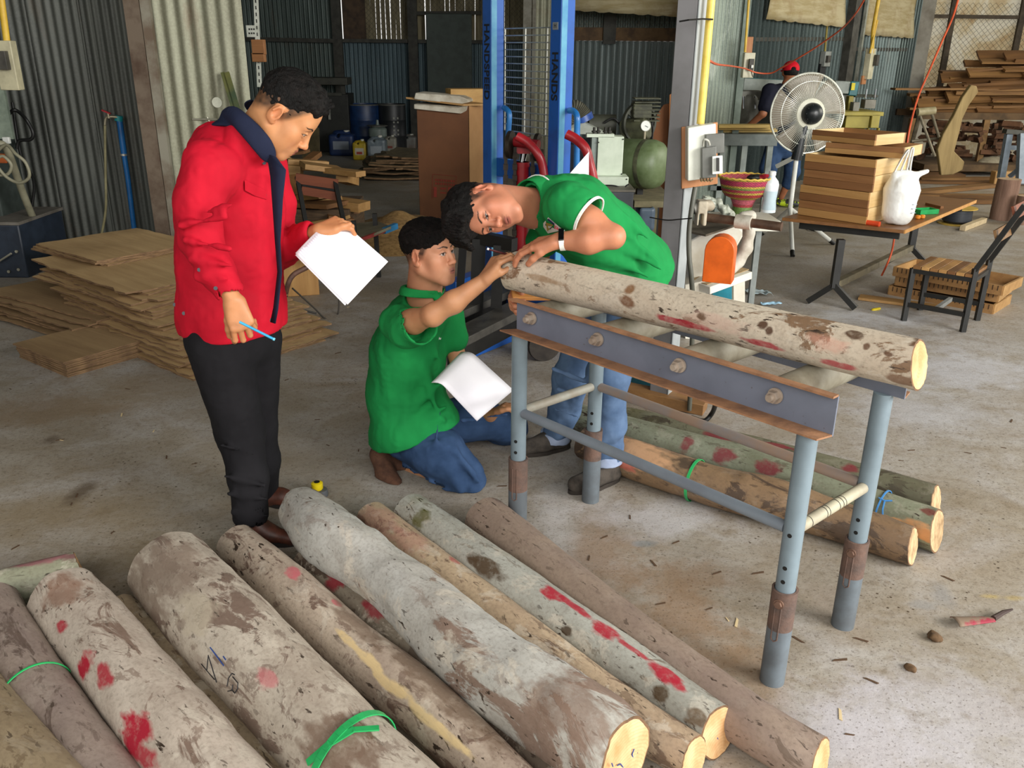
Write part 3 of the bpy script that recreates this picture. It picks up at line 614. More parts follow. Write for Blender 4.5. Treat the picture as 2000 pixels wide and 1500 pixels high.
def d_cap(P,a,b,ra,rb,n=None,f=1.):
    ab=b-a; t=np.clip(((P-a)@ab)/max(float(ab@ab),1e-9),0,1); q=P-a-t[...,None]*ab
    if n is not None:
        c=q@n; q=q+(c*(1/f-1))[...,None]*n
        return (np.sqrt((q*q).sum(-1))-(ra+(rb-ra)*t))*(min(1.,f)*.5+.5)
    return np.sqrt((q*q).sum(-1))-(ra+(rb-ra)*t)
def d_ell(P,c,r,Rm):
    q=(P-c)@Rm; k0=np.sqrt(((q/r)**2).sum(-1)); k1=np.sqrt(((q/(r*r))**2).sum(-1))+1e-9; return k0*(k0-1)/k1
def d_box(P,c,hs,Rm,rr):
    q=np.abs((P-c)@Rm)-(hs-rr); return np.sqrt((np.maximum(q,0)**2).sum(-1))+np.minimum(q.max(-1),0)-rr
class Sdf:
    def __init__(s): s.ops=[]; s.disp=None; s.paint=[]
    def _a(s,fn,c,rad,k,op): s.ops.append((fn,_np(c),rad,k,op)); return s
    def cap(s,a,b,ra,rb=None,k=.02,op='u',n=None,f=1.):
        rb=ra if rb is None else rb; a,b=_np(a),_np(b); n=None if n is None else _np(Vector(n).normalized())
        return s._a(lambda P:d_cap(P,a,b,ra,rb,n,f),(a+b)/2,float(np.linalg.norm(b-a))/2+max(ra,rb)*max(1,f),k,op)
    def ell(s,c,r,Rm=None,k=.02,op='u'):
        r=np.array(r,dtype=np.float32); Rm=np.eye(3,dtype=np.float32) if Rm is None else np.array(Rm,dtype=np.float32); c=_np(c)
        return s._a(lambda P:d_ell(P,c,r,Rm),c,float(r.max()),k,op)
    def box(s,c,hs,Rm=None,rr=.004,k=.01,op='u'):
        hs=np.array(hs,dtype=np.float32); Rm=np.eye(3,dtype=np.float32) if Rm is None else np.array(Rm,dtype=np.float32); c=_np(c)
        return s._a(lambda P:d_box(P,c,hs,Rm,rr),c,float(np.linalg.norm(hs)),k,op)
    def chain(s,pts,rs,k=.02,op='u',n=None,f=1.):
        for i in range(len(pts)-1): s.cap(pts[i],pts[i+1],rs[i],rs[i+1],k,op,n,f)
        return s
    def ev(s,P,ops):
        D=np.full(P.shape[:-1],9.,dtype=np.float32)
        for fn,c,rad,k,op in ops:
            d=fn(P)
            if op=='u':
                h=np.clip(.5+.5*(D-d)/k,0,1); D=D*(1-h)+d*h-k*h*(1-h)
            elif op=='s':
                h=np.clip(.5-.5*(D+d)/k,0,1); D=D*(1-h)-d*h+k*h*(1-h)
            elif op=='i':
                D=np.maximum(D,d)
        if s.disp is not None: D=D+s.disp(P)
        return D
    def mesh(s,h,region=None):
        add=[o for o in s.ops if o[4]=='u']
        lo=np.min([o[1]-o[2] for o in add],0)-.03; hi=np.max([o[1]+o[2] for o in add],0)+.03
        if region is not None: lo=np.maximum(lo,region[0]); hi=np.minimum(hi,region[1])
        n=20; lo=np.floor(lo/h).astype(int); nc=np.ceil((hi/h-lo)/n).astype(int)
        K=[];PV=[];Q=[]; half=n*h*.87
        def key(I): return ((I[...,0].astype(np.int64)+4096)<<40)|((I[...,1].astype(np.int64)+4096)<<20)|(I[...,2].astype(np.int64)+4096)
        g=np.arange(n+1)
        for cx in range(nc[0]):
            for cy in range(nc[1]):
                for cz in range(nc[2]):
                    b=lo+np.array([cx,cy,cz])*n; c=((b+n/2)*h).astype(np.float32)
                    ops=[o for o in s.ops if np.linalg.norm(o[1]-c)<o[2]+half+o[3]+.03]
                    if not any(o[4]=='u' for o in ops): continue
                    d0=float(s.ev(c[None,:],ops)[0])
                    if abs(d0)>half*1.5+.03: continue
                    I=np.stack(np.meshgrid(b[0]+g,b[1]+g,b[2]+g,indexing='ij'),-1); P=(I*h).astype(np.float32); D=s.ev(P,ops); sg=D<0
                    if sg.all() or not sg.any(): continue
                    cs=[sg[i:n+i,j:n+j,k:n+k] for i in(0,1) for j in(0,1) for k in(0,1)]; sm=sum(x.astype(np.int8) for x in cs); act=(sm>0)&(sm<8)
                    acc=np.zeros((n,n,n,3),np.float32); cnt=np.zeros((n,n,n),np.float32)
                    for ax in range(3):
                        o1,o2=[a for a in range(3) if a!=ax]
                        for u in(0,1):
                            for v in(0,1):
                                st=[0,0,0]; st[o1]=u; st[o2]=v; en=list(st); en[ax]=1
                                A=D[st[0]:n+st[0],st[1]:n+st[1],st[2]:n+st[2]]; B=D[en[0]:n+en[0],en[1]:n+en[1],en[2]:n+en[2]]
                                m=(A<0)!=(B<0); t=np.where(m,A/(A-B+1e-12),0); 
                                off=np.array(st,np.float32); acc+=m[...,None]*off; acc[...,ax]+=np.where(m,t,0); cnt+=m
                    idx=np.argwhere(act); pos=(idx+b+acc[act]/np.maximum(cnt[act],1)[:,None])*h
                    K.append(key(idx+b)); PV.append(pos)
                    for ax in range(3):
                        en=[0,0,0]; en[ax]=1; A=sg[:n,:n,:n]; B=sg[en[0]:n+en[0],en[1]:n+en[1],en[2]:n+en[2]]
                        e=np.argwhere(A!=B); 
                        if not len(e): continue
                        o1,o2=[(1,2),(2,0),(0,1)][ax]; d1=np.zeros(3,int); d1[o1]=1; d2=np.zeros(3,int); d2[o2]=1; g0=e+b
                        q=np.stack([key(g0-d1-d2),key(g0-d2),key(g0),key(g0-d1)],1); fl=~A[e[:,0],e[:,1],e[:,2]]; q[fl]=q[fl][:,::-1]; Q.append(q)
        K=np.concatenate(K); PV=np.concatenate(PV); Q=np.concatenate(Q); K,ui=np.unique(K,return_index=True); PV=PV[ui]
        ix=np.searchsorted(K,Q); ix[ix>=len(K)]=0; ok=(K[ix]==Q).all(1); return PV,ix[ok]
def tomesh(parts,name,mat,parent,colfn=None,flat=False,smooth_it=0):
    off=0; VV=[];FF=[]
    for PV,ix in parts: VV.append(PV); FF.append(ix+off); off+=len(PV)
    VV=np.concatenate(VV); FF=np.concatenate(FF); o=np.array(tuple(OFF.get(parent,Vector((0,0,0)))) if parent else (0,0,0))
    me=bpy.data.meshes.new(name); me.vertices.add(len(VV)); me.vertices.foreach_set('co',(VV-o).astype(np.float32).ravel())
    me.loops.add(len(FF)*4); me.loops.foreach_set('vertex_index',FF.astype(np.int32).ravel()); me.polygons.add(len(FF)); me.polygons.foreach_set('loop_start',np.arange(0,len(FF)*4,4,dtype=np.int32)); 
    me.update(calc_edges=True); me.validate(); me.shade_smooth(); me.materials.append(mat)
    if colfn is not None:
        ca=me.color_attributes.new('Tone','FLOAT_COLOR','POINT'); c=colfn(VV.astype(np.float32)); ca.data.foreach_set('color',np.concatenate([c,np.ones((len(c),1),np.float32)],1).astype(np.float32).ravel())
    ob=bpy.data.objects.new(name,me); COL.objects.link(ob)
    if parent: ob.parent=parent; OFF[ob]=Vector(tuple(o))
    return ob
def attr_mat(name,rough=.5,sss=0,bumps=(60,.1),spec=.5,sheen=0,tint=None):
    t=NT(name); a=t.new('ShaderNodeVertexColor'); a.layer_name='Tone'; c=a.outputs[0]
    nn=t.noise(t.mp(),18,4,.6); c=t.mix(t.ramp(nn,[(.35,.0),(.7,.18)]),c,t.mix(1.,c,lin(tint or 'b06a50'),'MULTIPLY'))
    if sss: t.p.inputs['Subsurface Weight'].default_value=sss; t.p.inputs['Subsurface Radius'].default_value=(.012,.005,.003); t.p.inputs['Subsurface Scale'].default_value=.5
    t.bump(t.noise(t.mp(),bumps[0],4,.6),bumps[1],.002); t.p.inputs['Specular IOR Level'].default_value=spec
    return t.set(c,rough)
SKIN=attr_mat('skin',.5,.12,(240,.12),.4)
def cloth_mat(name,a,b,weave=700,rough=.85,bump=.15,fold=.25,sheen=.0,scale=5):
    t=NT(name); n=t.noise(t.mp(),scale,4,.6); c=t.ramp(n,[(.35,lin(a)),(.68,lin(b))]); 
    t.p.inputs['Sheen Weight'].default_value=sheen; t.p.inputs['Specular IOR Level'].default_value=.2
    t.bump(t.math('ADD',t.math('MULTIPLY',t.noise(t.mp(),28,3,.5),fold),t.math('MULTIPLY',t.noise(t.mp(),weave,2),bump)),.5,.006)
    return t.set(c,rough)
def headframe(fwd,up):
    f=Vector(fwd).normalized(); u=Vector(up); u=(u-f*u.dot(f)).normalized(); r=f.cross(u).normalized()
    return np.array([[r.x,f.x,u.x],[r.y,f.y,u.y],[r.z,f.z,u.z]],dtype=np.float32)   # columns right, forward, up
HAIRC=np.array(lin('15120f')[:3],np.float32)
def make_head(sd,c,Rm,s=1.,mouth=0,skin='c98f68',lip='9c5a4c',eyes=True,lid=0.0,beard=.0,look=(0,0)):
    """adds head solids to sd, returns colour function. canonical: x right, y forward, z up"""
    c=_np(c); W=lambda x,y,z:c+Rm@(np.array([x,y,z],np.float32)*s)
    E=lambda p,r,k=.02,op='u',rx=0,rz=0: sd.ell(W(*p),[q*s for q in r],Rm@np.array(Matrix.Rotation(rz,3,'Z')@Matrix.Rotation(rx,3,'X'),np.float32),k*s,op)
    Cc=lambda a,b,r1,r2,k=.02,op='u',n=None,f=1.: sd.cap(W(*a),W(*b),r1*s,r2*s,k*s,op,None if n is None else Rm@np.array(n,np.float32),f)
    E((0,-.012,.036),(.076,.096,.084)); E((0,.012,.05),(.066,.076,.062),.03)
    E((0,.03,-.03),(.058,.058,.078),.03)
    for g in(-1,1):
        Cc((g*.054,-.005,-.052),(g*.02,.066,-.097),.02,.02,.03)
        E((g*.042,.057,-.02),(.026,.026,.024),.03)
        E((g*.033,.055,-.055),(.024,.026,.03),.03)
    Cc((-.012,.074,-.101),(.012,.074,-.101),.017,.017,.02)
    Cc((-.038,.074,.027),(.038,.074,.027),.015,.015,.022)
    E((0,.083,-.063),(.03,.018,.024),.02)
    for g in(-1,1):
        E((g*.033,.102,.004),(.019,.016,.0125),.014,'s')
        E((g*.031,.0765,.004),(.0155,.0135,.0125),.004)
        Cc((g*.017,.0872,.009),(g*.031,.0905,.0125-lid*.004),.0026,.0032,.004); Cc((g*.031,.0905,.0125-lid*.004),(g*.046,.0825,.009),.0032,.0024,.004)
        Cc((g*.019,.0868,-.003),(g*.033,.0885,-.0055),.0018,.0024,.005); Cc((g*.033,.0885,-.0055),(g*.045,.0815,-.001),.0024,.002,.005)
    Cc((0,.089,.014),(0,.105,-.027),.0075,.0105,.012)
    E((0,.109,-.031),(.0115,.0105,.0095),.008)
    for g in(-1,1): E((g*.0135,.1,-.035),(.0075,.0095,.0075),.006); E((g*.0075,.107,-.0425),(.0035,.004,.003),.002,'s')
    # lips
    Cc((-.02,.088,-.0625),(-.004,.0985,-.0585),.003,.0052,.005); Cc((.02,.088,-.0625),(.004,.0985,-.0585),.003,.0052,.005)
    Cc((-.014,.091,-.0715),(.014,.091,-.0715),.0058,.0058,.006); E((0,.0955,-.0715),(.012,.005,.0052),.005)
    for g in(-1,1): Cc((0,.1025,-.0648),(g*.022,.0915,-.0655-mouth*.001),.0014,.0012,.002,'s')
    if mouth: E((0,.1,-.0652),(.013,.012,.0028),.002,'s')
    for g in(-1,1):
        E((g*.078,-.012,-.004),(.0075,.02,.031),.01,rx=-.2,rz=g*-.35); E((g*.0845,-.006,.0),(.005,.011,.018),.006,'s',rx=-.2,rz=g*-.35)
        E((g*.077,-.004,-.028),(.006,.01,.01),.006); Cc((g*.082,-.022,.0),(g*.083,-.014,.02),.003,.003,.004); E((g*.079,.003,-.006),(.004,.004,.006),.004)
    sk=np.array(lin(skin)[:3],np.float32); lp=np.array(lin(lip)[:3],np.float32); Ri=Rm.T
    def col(P):
        q=((P-c)@Rm)/s; C=np.repeat(sk[None],len(P),0)
        def blend(m,cc): 
            m=np.clip(m,0,1)[:,None]; C[:]=C*(1-m)+cc*m
        def em(p,r,soft=.25): 
            d=np.sqrt((((q-np.array(p,np.float32))/np.array(r,np.float32))**2).sum(1)); return (1-d)/soft+.5
        near=np.linalg.norm(q,axis=1)<.2
        red=sk*np.array([1.02,.78,.74],np.float32)
        for g in(-1,1):
            blend(em((g*.04,.07,-.03),(.03,.03,.025),1.)*.4,red); blend(em((g*.08,-.01,0),(.02,.03,.04),.8)*.5,red)
        blend(em((0,.11,-.03),(.02,.018,.016),.8)*.35,red)
        blend(em((0,.1,-.0585),(.021,.02,.0055),.4),lp); blend(em((0,.1,-.071),(.018,.02,.0065),.4),lp*np.array([1.1,1.05,1.05],np.float32))
        blend(em((0,.1,-.0652),(.023,.02,.0016),.6)*.9,lp*.25)
        if beard:
            blend(em((0,.1,-.052),(.024,.02,.006),.8)*beard,sk*.35); blend(em((0,.09,-.09),(.03,.03,.022),.9)*beard*.6,sk*.5)
        for g in(-1,1):
            yy=1.0
            for k in range(7):
                u=k/6; blend(em((g*(.014+.036*u),.09-.012*u,.0255+.006*math.sin(u*2.6)),(.0055,.02,.0034-.0012*u),.5)*.9,HAIRC*1.1)
            if eyes:
                blend(em((g*.031,.09,.0035),(.0135,.012,.0058-lid*.002),.25),np.array([.55,.5,.46],np.float32))
                blend(em((g*.031+look[0],.092,.0042+look[1]),(.0058,.012,.0058),.25),np.array([.018,.01,.007],np.float32))
                for k in range(7):
                    u=k/6*2-1; blend(em((g*.031+u*.0155,.09-.004*u*u,.0098-.0045*u*u-lid*.003),(.004,.012,.0014),.6)*.9,HAIRC)
                    blend(em((g*.031+u*.0135,.09,-.0022+.003*u*u),(.004,.012,.001),.7)*.5,HAIRC*2)
        # cropped sides and nape
        ear=(np.abs(q[:,0])>.0755)&(q[:,1]>-.04)&(q[:,1]<.012)&(q[:,2]<.032)
        lim=.018+.55*(q[:,2]+.02); m=np.clip((lim-q[:,1])/.014,0,1)*np.clip((q[:,2]+.022-np.clip(-q[:,1]-.03,0,.05)*-.7)/.03,0,1)*(near&~ear)
        m=m*(1+n3(P,90,4)*.15)
        blend(m*.82,HAIRC*1.6); return C
    return col,W
def make_hair(c,Rm,s,style,seed=0):
    sd=Sdf(); c=_np(c); W=lambda x,y,z:c+Rm@(np.array([x,y,z],np.float32)*s)
    E=lambda p,r,k=.02,op='u',rx=0.: sd.ell(W(*p),[q*s for q in r],Rm@np.array(Matrix.Rotation(rx,3,'X'),np.float32),k*s,op)
    C2=lambda a,b,r1,r2,k=.01,op='u',n=None,f=1.: sd.cap(W(*a),W(*b),r1*s,r2*s,k*s,op,None if n is None else Rm@np.array(n,np.float32),f)
    rr=random.Random(seed)
    E((0,-.014,.046),(.079,.1,.084))
    if style=='short':
        E((0,.025,.078),(.064,.07,.046),.03); E((0,-.0,.085),(.066,.08,.048),.03)
        for k in range(15):
            a=k*2.4; rad=.9*math.sqrt((k+.5)/15); x,y=.06*rad*math.cos(a),.01+.075*rad*math.sin(a); C2((x*.8,y*.85,.105),(x*1.12,y*1.08+.012,.136-.025*rad*rad),.014,.007,.012)
    if style=='fringe':
        E((0,.02,.075),(.073,.086,.06),.03); E((0,-.02,.07),(.078,.09,.06),.03)
        for k in range(26):
            a=k*2.4; rad=.95*math.sqrt((k+.5)/26); x,y=.07*rad*math.cos(a),-.005+.085*rad*math.sin(a); C2((x*.8,y*.85,.11-.03*rad*rad),(x*1.15+rr.uniform(-.008,.008),y*1.1+.016,.136-.05*rad*rad),.013,.005,.01)
        for k in range(13):
            u=-1+2*k/12; C2((u*.05,.06,.09),(u*.058+rr.uniform(-.004,.004),.094-.022*u*u,.055-rr.uniform(0,.012)),.013,.0035,.008)
    if style=='swept':
        E((0,.03,.09),(.075,.088,.066),.03); E((0,.06,.11),(.066,.066,.05),.03); E((0,-.02,.085),(.08,.09,.06),.03)
        for k in range(11):
            u=-1+2*k/10; C2((u*.055,.0,.135),(u*.06,.08,.15-.02*abs(u)),.018,.016,.012); C2((u*.06,.08,.145-.02*abs(u)),(u*.07,.125,.11-.03*abs(u)),.016,.009,.01)
    # clear the face, ears and lower sides
    if style=='short':
        for g in(-1,1): E((g*.08,.08,.0),(.05,.05,.09),.008,'s')
    if style=='short': E((0,.128,.04),(.09,.046,.075),.006,'s'); E((0,.115,.0),(.07,.07,.098),.006,'s')
    E((0,.115,-.022 if style=='short' else -.03),(.079,.078,dict(short=.112,fringe=.098,swept=.106)[style]),.006,'s')
    for g in(-1,1): E((g*.1,-.01,-.045),(.038,.055,.062),.008,'s'); E((g*.075,.055,-.03),(.03,.05,.06),.006,'s')
    E((0,.02,-.11),(.1,.11,.09),.01,'s'); sd.box(W(0,0,-.16),[.2*s,.2*s,.11*s],Rm,.01,.01,'s')
    Ri=Rm.astype(np.float32)
    def disp(P):
        q=((P-c)@Ri)/s; a=np.stack([q[...,0]*3.2,q[...,1]*.8,q[...,2]*1.1],-1)
        return (n3(a,60,seed)*.003+n3(a*np.array([1,.6,.8],np.float32),190,seed+1)*.0028)*s
    sd.disp=disp; return sd
HAIR=None
t=NT('black_hair'); t.p.inputs['Specular IOR Level'].default_value=.18; t.bump(t.noise(t.mp((5,5,1)),90,4),.9,.006); HAIR=t.set(t.ramp(t.noise(t.mp(),40,3),[(.4,lin('090807')),(.7,lin('161210'))]),.6)
def finger_chain(sd,base,dirs,lens,r0,k=.004):
    p=Vector(base); r=r0
    for d,l in zip(dirs,lens):
        q=p+Vector(d).normalized()*l; sd.cap(p,q,r,r*.92,k); p=q; r*=.92
    return p
def make_hand(sd,wrist,fwd,palm_n,side,curl=(.3,.4,.5,.6),s=1.,thumb=(.6,.2),spread=.1,tcurl=.3,ccurl=None):
    """fwd: wrist to knuckles; palm_n: direction the palm faces; side=+1: thumb on (fwd x palm_n) side"""
    f=Vector(fwd).normalized(); n=Vector(palm_n); n=(n-f*n.dot(f)).normalized(); t=f.cross(n)*side; w=Vector(wrist)
    kn=w+f*.085*s
    for j,(o,ww) in enumerate(((.028,.0),(.009,.003),(-.011,.0),(-.029,-.008))):
        b=kn+t*(o*s)+f*(ww*s); sd.cap(w+t*(o*.62*s)+f*.012*s,b,.0165*s,.0118*s,.016*s,n=n,f=.82)
    sd.cap(w+f*.02*s+t*.012*s,w+f*.06*s+t*.024*s+n*.006*s,.018*s,.014*s,.015*s)
    ends=[]
    for j,(o,l,ww) in enumerate(((.028,.044,.0),(.009,.049,.004),(-.011,.046,.0),(-.029,.035,-.008))):
        a=curl[j]; sp=t*((1.5-j)*spread); p=kn+t*(o*s)+f*(ww*s); dirs=[];ac=0
        for m in(.8,1.15,.8): ac+=a*m; dirs.append((f*math.cos(ac)+n*math.sin(ac))+sp)
        ends.append(finger_chain(sd,p,dirs,[l*s,l*.62*s,l*.5*s],(.0098 if j<3 else .0085)*s))
    tb=w+f*.022*s+t*.024*s+n*.006*s; a0,b0=thumb
    d1=(f*math.cos(a0)+t*math.sin(a0)+n*b0).normalized(); d2=(d1+(n*tcurl-t*tcurl*.8)).normalized(); d3=(d2+(n*tcurl-t*tcurl*.8)).normalized()
    e=finger_chain(sd,tb,[d1,d2,d3],[.04*s,.033*s,.026*s],.0125*s,.008); ends.append(e); return ends
def skincol(c):
    sk=np.array(lin(c)[:3],np.float32)
    return lambda P: np.repeat(sk[None],len(P),0)*(1+.1*n3(P,30,2))[:,None]
def shirtdisp(amp,scale=(1,1,.4),sc=9,seed=0,fine=.35):
    sv=np.array(scale,np.float32)
    def f(P):
        q=P*sv; a=n3(q,sc,seed); return (1-np.abs(a)*2)*amp+n3(q,sc*2.6,seed+5)*amp*fine+(1-np.abs(n3(P,sc*4.5,seed+9))*2)*amp*.22
    return f
# ---------------- standing man in the red jacket ----------------
def red_man():
    root=thing('person','standing person in red work jacket and black trousers reading papers','person',V(-.93,2.9,0))
    fb=V(.90,-.44,0).normalized(); rb=V(fb.y,-fb.x,0)   # facing, own right
    up=V(0,0,1)
    # ---- head
    hc=PY(557,222,2.86); hf=V(.69,.0,-.72); hu=V(.70,.02,.70); Rm=headframe(hf,hu); hs=1.02
    sd=Sdf(); col,W=make_head(sd,hc,Rm,hs,skin='c28a5e',lip='8a5244',lid=.9,look=(0,-.0015))
    nb=PY(487,282,2.93); sd.cap(W(0,-.035,-.03),nb,.058,.064,.03); sd.cap(W(0,-.01,-.045),nb+fb*.03,.05,.055,.03)
    hd=sd.mesh(.0024)
    ax=V(.70,.15,.62).normalized(); nc=PY(486,266,2.90)
    # ---- core + arms
    pel=PY(458,640,2.95); ch=PY(452,410,2.96); sR=PY(402,318,2.76); sL=PY(520,318,3.12)
    eR=PY(393,474,2.70); wR=PY(456,586,2.64); eL=PY(548,492,3.08); wL=PY(622,452,2.96)
    bd=Sdf(); bd.chain([pel,ch,nb],[.12,.12,.06],.03,n=fb,f=.8); bd.cap(sR,sL,.06,.06)
    bd.chain([sR,eR],[.045,.038]); bd.chain([sL,eL],[.045,.038])
    hipR=PY(425,665,2.86); hipL=PY(492,665,3.02); kR=PY(468,842,2.90); kL=PY(500,830,3.06); aR=PY(492,1012,2.84); aL=PY(520,965,3.12)
    bd.chain([hipR,kR,aR],[.075,.05,.035]); bd.chain([hipL,kL,aL],[.075,.05,.035])
    core=bd.mesh(.009)
    hs_=Sdf(); hs_.chain([eR,wR],[.036,.027],.01)
    # right hand hanging, holding a pen between the fingers
    fdir=(PY(474,640,2.62)-wR); make_hand(hs_,wR,fdir,V(-.35,.9,.1),-1,curl=(.75,.85,.95,1.0),s=1.02,thumb=(.35,.5),tcurl=.1)
    handR=hs_.mesh(.0026)
    h2=Sdf(); h2.chain([eL,wL],[.036,.028],.01)
    make_hand(h2,wL,PY(645,442,2.97)-wL,V(.1,.55,-.85),-1,curl=(.8,.95,1.05,1.1),s=.9,thumb=(.12,-.12),tcurl=.12)
    handL=h2.mesh(.0026)
    sk=skincol('bd8257')
    n1=len(hd[0]); 
    def colall(P): 
        C=sk(P); C[:n1]=col(P[:n1]); return C
    tomesh([hd,core,handR,handL],'body',SKIN,root,colall)
    tomesh([make_hair(hc,Rm,hs,'short',2).mesh(.003)],'hair',HAIR,root)
    # feet (bare in brown sandals)
    # ---- jacket
    J=Sdf(); hem=PY(450,618,2.95)
    J.chain([hem+fb*.01,PY(450,500,2.96),ch,PY(462,330,2.95)],[.185,.178,.172,.15],.04,n=rb,f=1.04)
    J.cap(sR+V(.02,.02,-.03),sL+V(-.02,0,-.03),.095,.085,.05); J.cap(nc-ax*.09,nc-ax*.02,.09,.08,.04)
    J.cap(PY(425,300,2.95),PY(405,420,3.0),.1,.11,.06)
    J.chain([sR+V(.005,0,-.01),PY(388,395,2.72),eR+V(0,0,.0)],[.082,.078,.07],.02); J.chain([eR,PY(425,528,2.67),PY(449,566,2.65)],[.07,.06,.049],.015)
    J.chain([sL,PY(540,400,3.1),eL],[.078,.07,.062],.03); J.chain([eL,wL+(eL-wL)*.18],[.062,.05],.02)
    # creases at elbow and waist
    for a,b,r in (((352,440),(440,424),.012),((362,470),(448,486),.014),((372,505),(455,520),.010),((395,415),(455,400),.008),((385,540),(450,545),.009)):
        J.cap(PY(*a,2.63),PY(*b,2.60),r,r*.6,.03)
    for a,b in (((560,450),(600,440)),((565,475),(600,462)),((575,440),(585,490))): J.cap(PY(*a,3.03),PY(*b,2.98),.008,.006,.02)
    # waist band
    J.cap(hem+fb*.01-V(0,0,.012),hem+fb*.01+V(0,0,.012),.182,.185,.02,n=rb,f=1.04)
    J.box(hem-V(0,0,.145),(.35,.35,.105),None,.005,.008,'s')
    # cut sleeve ends and neck
    d=(wR-eR).normalized(); J.cap(wR-d*.035,wR+d*.05,.036,.036,.004,'s'); Rb=headframe(d,up); J.box(wR+d*.062,(.08,.05,.08),Rb,.003,.004,'s')
    d=(wL-eL).normalized(); J.cap(wL-d*.05,wL+d*.05,.034,.034,.004,'s'); Rb=headframe(d,up); J.box(wL+d*.033,(.09,.05,.09),Rb,.003,.004,'s')
    J.cap(nc-ax*.05,nc+ax*.12,.07,.075,.006,'s'); J.box(nc+ax*.036,(.13,.16,.045),headframe(fb,ax),.003,.008,'s')
    J.chain([PY(436,262,2.89),PY(470,268,2.85),PY(500,296,2.84)],[.04,.045,.04],.03)
    J.disp=shirtdisp(.008,(1,1,.6),8,3,.5)
    redm=cloth_mat('red_twill','ba0e27','a50c22',900,.8,.1,.4)
    tomesh([J.mesh(.0058)],'jacket',redm,root)
    # collar: navy band
    nv=cloth_mat('navy_twill','1c2238','151a2c',900,.85)
    K=Sdf()
    K.cap(nc-ax*.06,nc+ax*.05,.104,.084,.01); K.cap(nc-ax*.1,nc+ax*.1,.096,.07,.004,'s')
    Ra=headframe(fb,ax); K.box(nc+ax*.064,(.2,.2,.035),Ra,.003,.006,'s'); K.box(nc-ax*.075,(.2,.2,.04),Ra,.003,.006,'s')
    fl_=[PY(443,229,2.88),PY(455,224,2.84),PY(474,240,2.80),PY(497,264,2.785),PY(514,285,2.785),PY(525,304,2.80)]
    fs_=smooth(fl_,5); K.chain(fs_,[.024-.006*abs(2*i/(len(fs_)-1)-1)**2 for i in range(len(fs_))],.012,n=(V(*C0)-fl_[2]),f=.35)
    tomesh([K.mesh(.0034)],'collar',nv,root)
    # front placket: navy facing falling open
    mb=MB(); pl=[PY(520,300,2.80),PY(527,345,2.78),PY(531,400,2.76),PY(536,470,2.76),PY(541,530,2.77),PY(533,600,2.77),PY(527,628,2.78)]
    pr=[PY(532,305,2.79),PY(551,330,2.78),PY(545,385,2.76),PY(540,470,2.755),PY(543,530,2.765),PY(536,600,2.765),PY(531,628,2.775)]
    dv=fb*.016+V(0,-.012,0)
    mb.add([p+dv*.3 for p in pl]+[p+dv*1.2 for p in pr],[(i,i+1,i+8,i+7) for i in range(6)]); mb.build('placket',nv,root,solid=.004)
    # chest pocket flap + buttons
    def onJ(px,py,l=.001):
        r0=Vector(ray(px,py)).normalized(); ops=J.ops; tt=2.
        while tt<4:
            w=V(*C0)+r0*tt; dd=float(J.ev(_np(w)[None],ops)[0])
            if dd<l: return w
            tt+=max(.002,dd*.6)
        return w
    btn=M('dark_snap','1e2430','10141c',rough=.35)
    for (x,y) in ((517,381),(421,563),(359,612),(341,595),(389,527),(529,625),(516,318),(548,404)):
        p=onJ(x,y); n=(V(*C0)-p).normalized(); MB().tube([p-n*.004,p+n*.0035],.0062,14).build('snap_button',btn,root)
    fl=[(478,352),(512,368),(520,372),(521,390),(498,383),(478,372)]
    mb=MB(); ps=[onJ(*q,.004) for q in fl]; mb.prism(ps,(V(*C0)-ps[0]).normalized()*.004); mb.build('pocket_flap',redm,root,bevel=.002)
    # ---- trousers
    T=Sdf(); T.cap(pel-V(0,0,.03),pel+V(0,0,.05),.135,.13,.03,n=rb,f=1.05)
    T.chain([hipR,kR,PY(484,930,2.87),aR+V(0,0,.02)],[.118,.088,.076,.07],.03); T.chain([hipL,kL,PY(512,900,3.08),aL+V(-.01,0,.03)],[.115,.08,.066,.062],.03)
    for a,b in (((432,870),(500,890)),((440,930),(515,948)),((445,965),(520,975)),((455,1000),(525,1008))): T.cap(PY(*a,2.79),PY(*b,2.8),.009,.008,.03)
    T.cap(aR-V(0,0,.09),aR+V(0,0,.03),.05,.05,.004,'s'); T.box(aR-V(0,0,.075),(.12,.12,.05),None,.003,.004,'s'); T.cap(aL-V(0,0,.1),aL+V(0,0,.02),.045,.045,.004,'s')
    T.disp=shirtdisp(.006,(1,1,.6),8,9); tomesh([T.mesh(.007)],'trousers',cloth_mat('black_trousers','1c1b1e','121114',900,.9,.1,.5),root)
    # ---- sandals and feet
    foot=attr_mat('foot_skin',.6,0,(200,.1)); shoe=M('brown_leather','5a3022','3a1f16',rough=.5,scale=20)
    for nm,an,to in (('R',aR,PZ(556,1052,.02)),('L',aL,PZ(588,975,.03))):
        g=V(an.x,an.y,.035); d=(V(to.x,to.y,0)-V(g.x,g.y,0)).normalized(); sh=Sdf()
        sh.cap(g-d*.03+V(0,0,.0),g+d*.16+V(0,0,-.01),.035,.03,.02,n=up,f=.9); sh.cap(an+V(0,0,-.01),g+d*.06,.04,.036,.03); sh.cap(g-d*.04,g,.036,.036,.02)
        sh.box(g-V(0,0,.062),(.3,.3,.03),None,.003,.004,'s'); o=tomesh([sh.mesh(.004)],'shoe',shoe,root)
        so=MB(); pts=[]; s_=d.cross(up)
        for k in range(24):
            t_=2*math.pi*k/24; l=math.cos(t_)*.125+.055; w_=math.sin(t_)*(.042 if math.cos(t_)>-.2 else .034); pts.append(V(g.x,g.y,.0005)+d*l+s_*w_)
        so.prism(pts,V(0,0,.016)); so.build('sole',M('dark_rubber','241d19','181412',rough=.8),o)
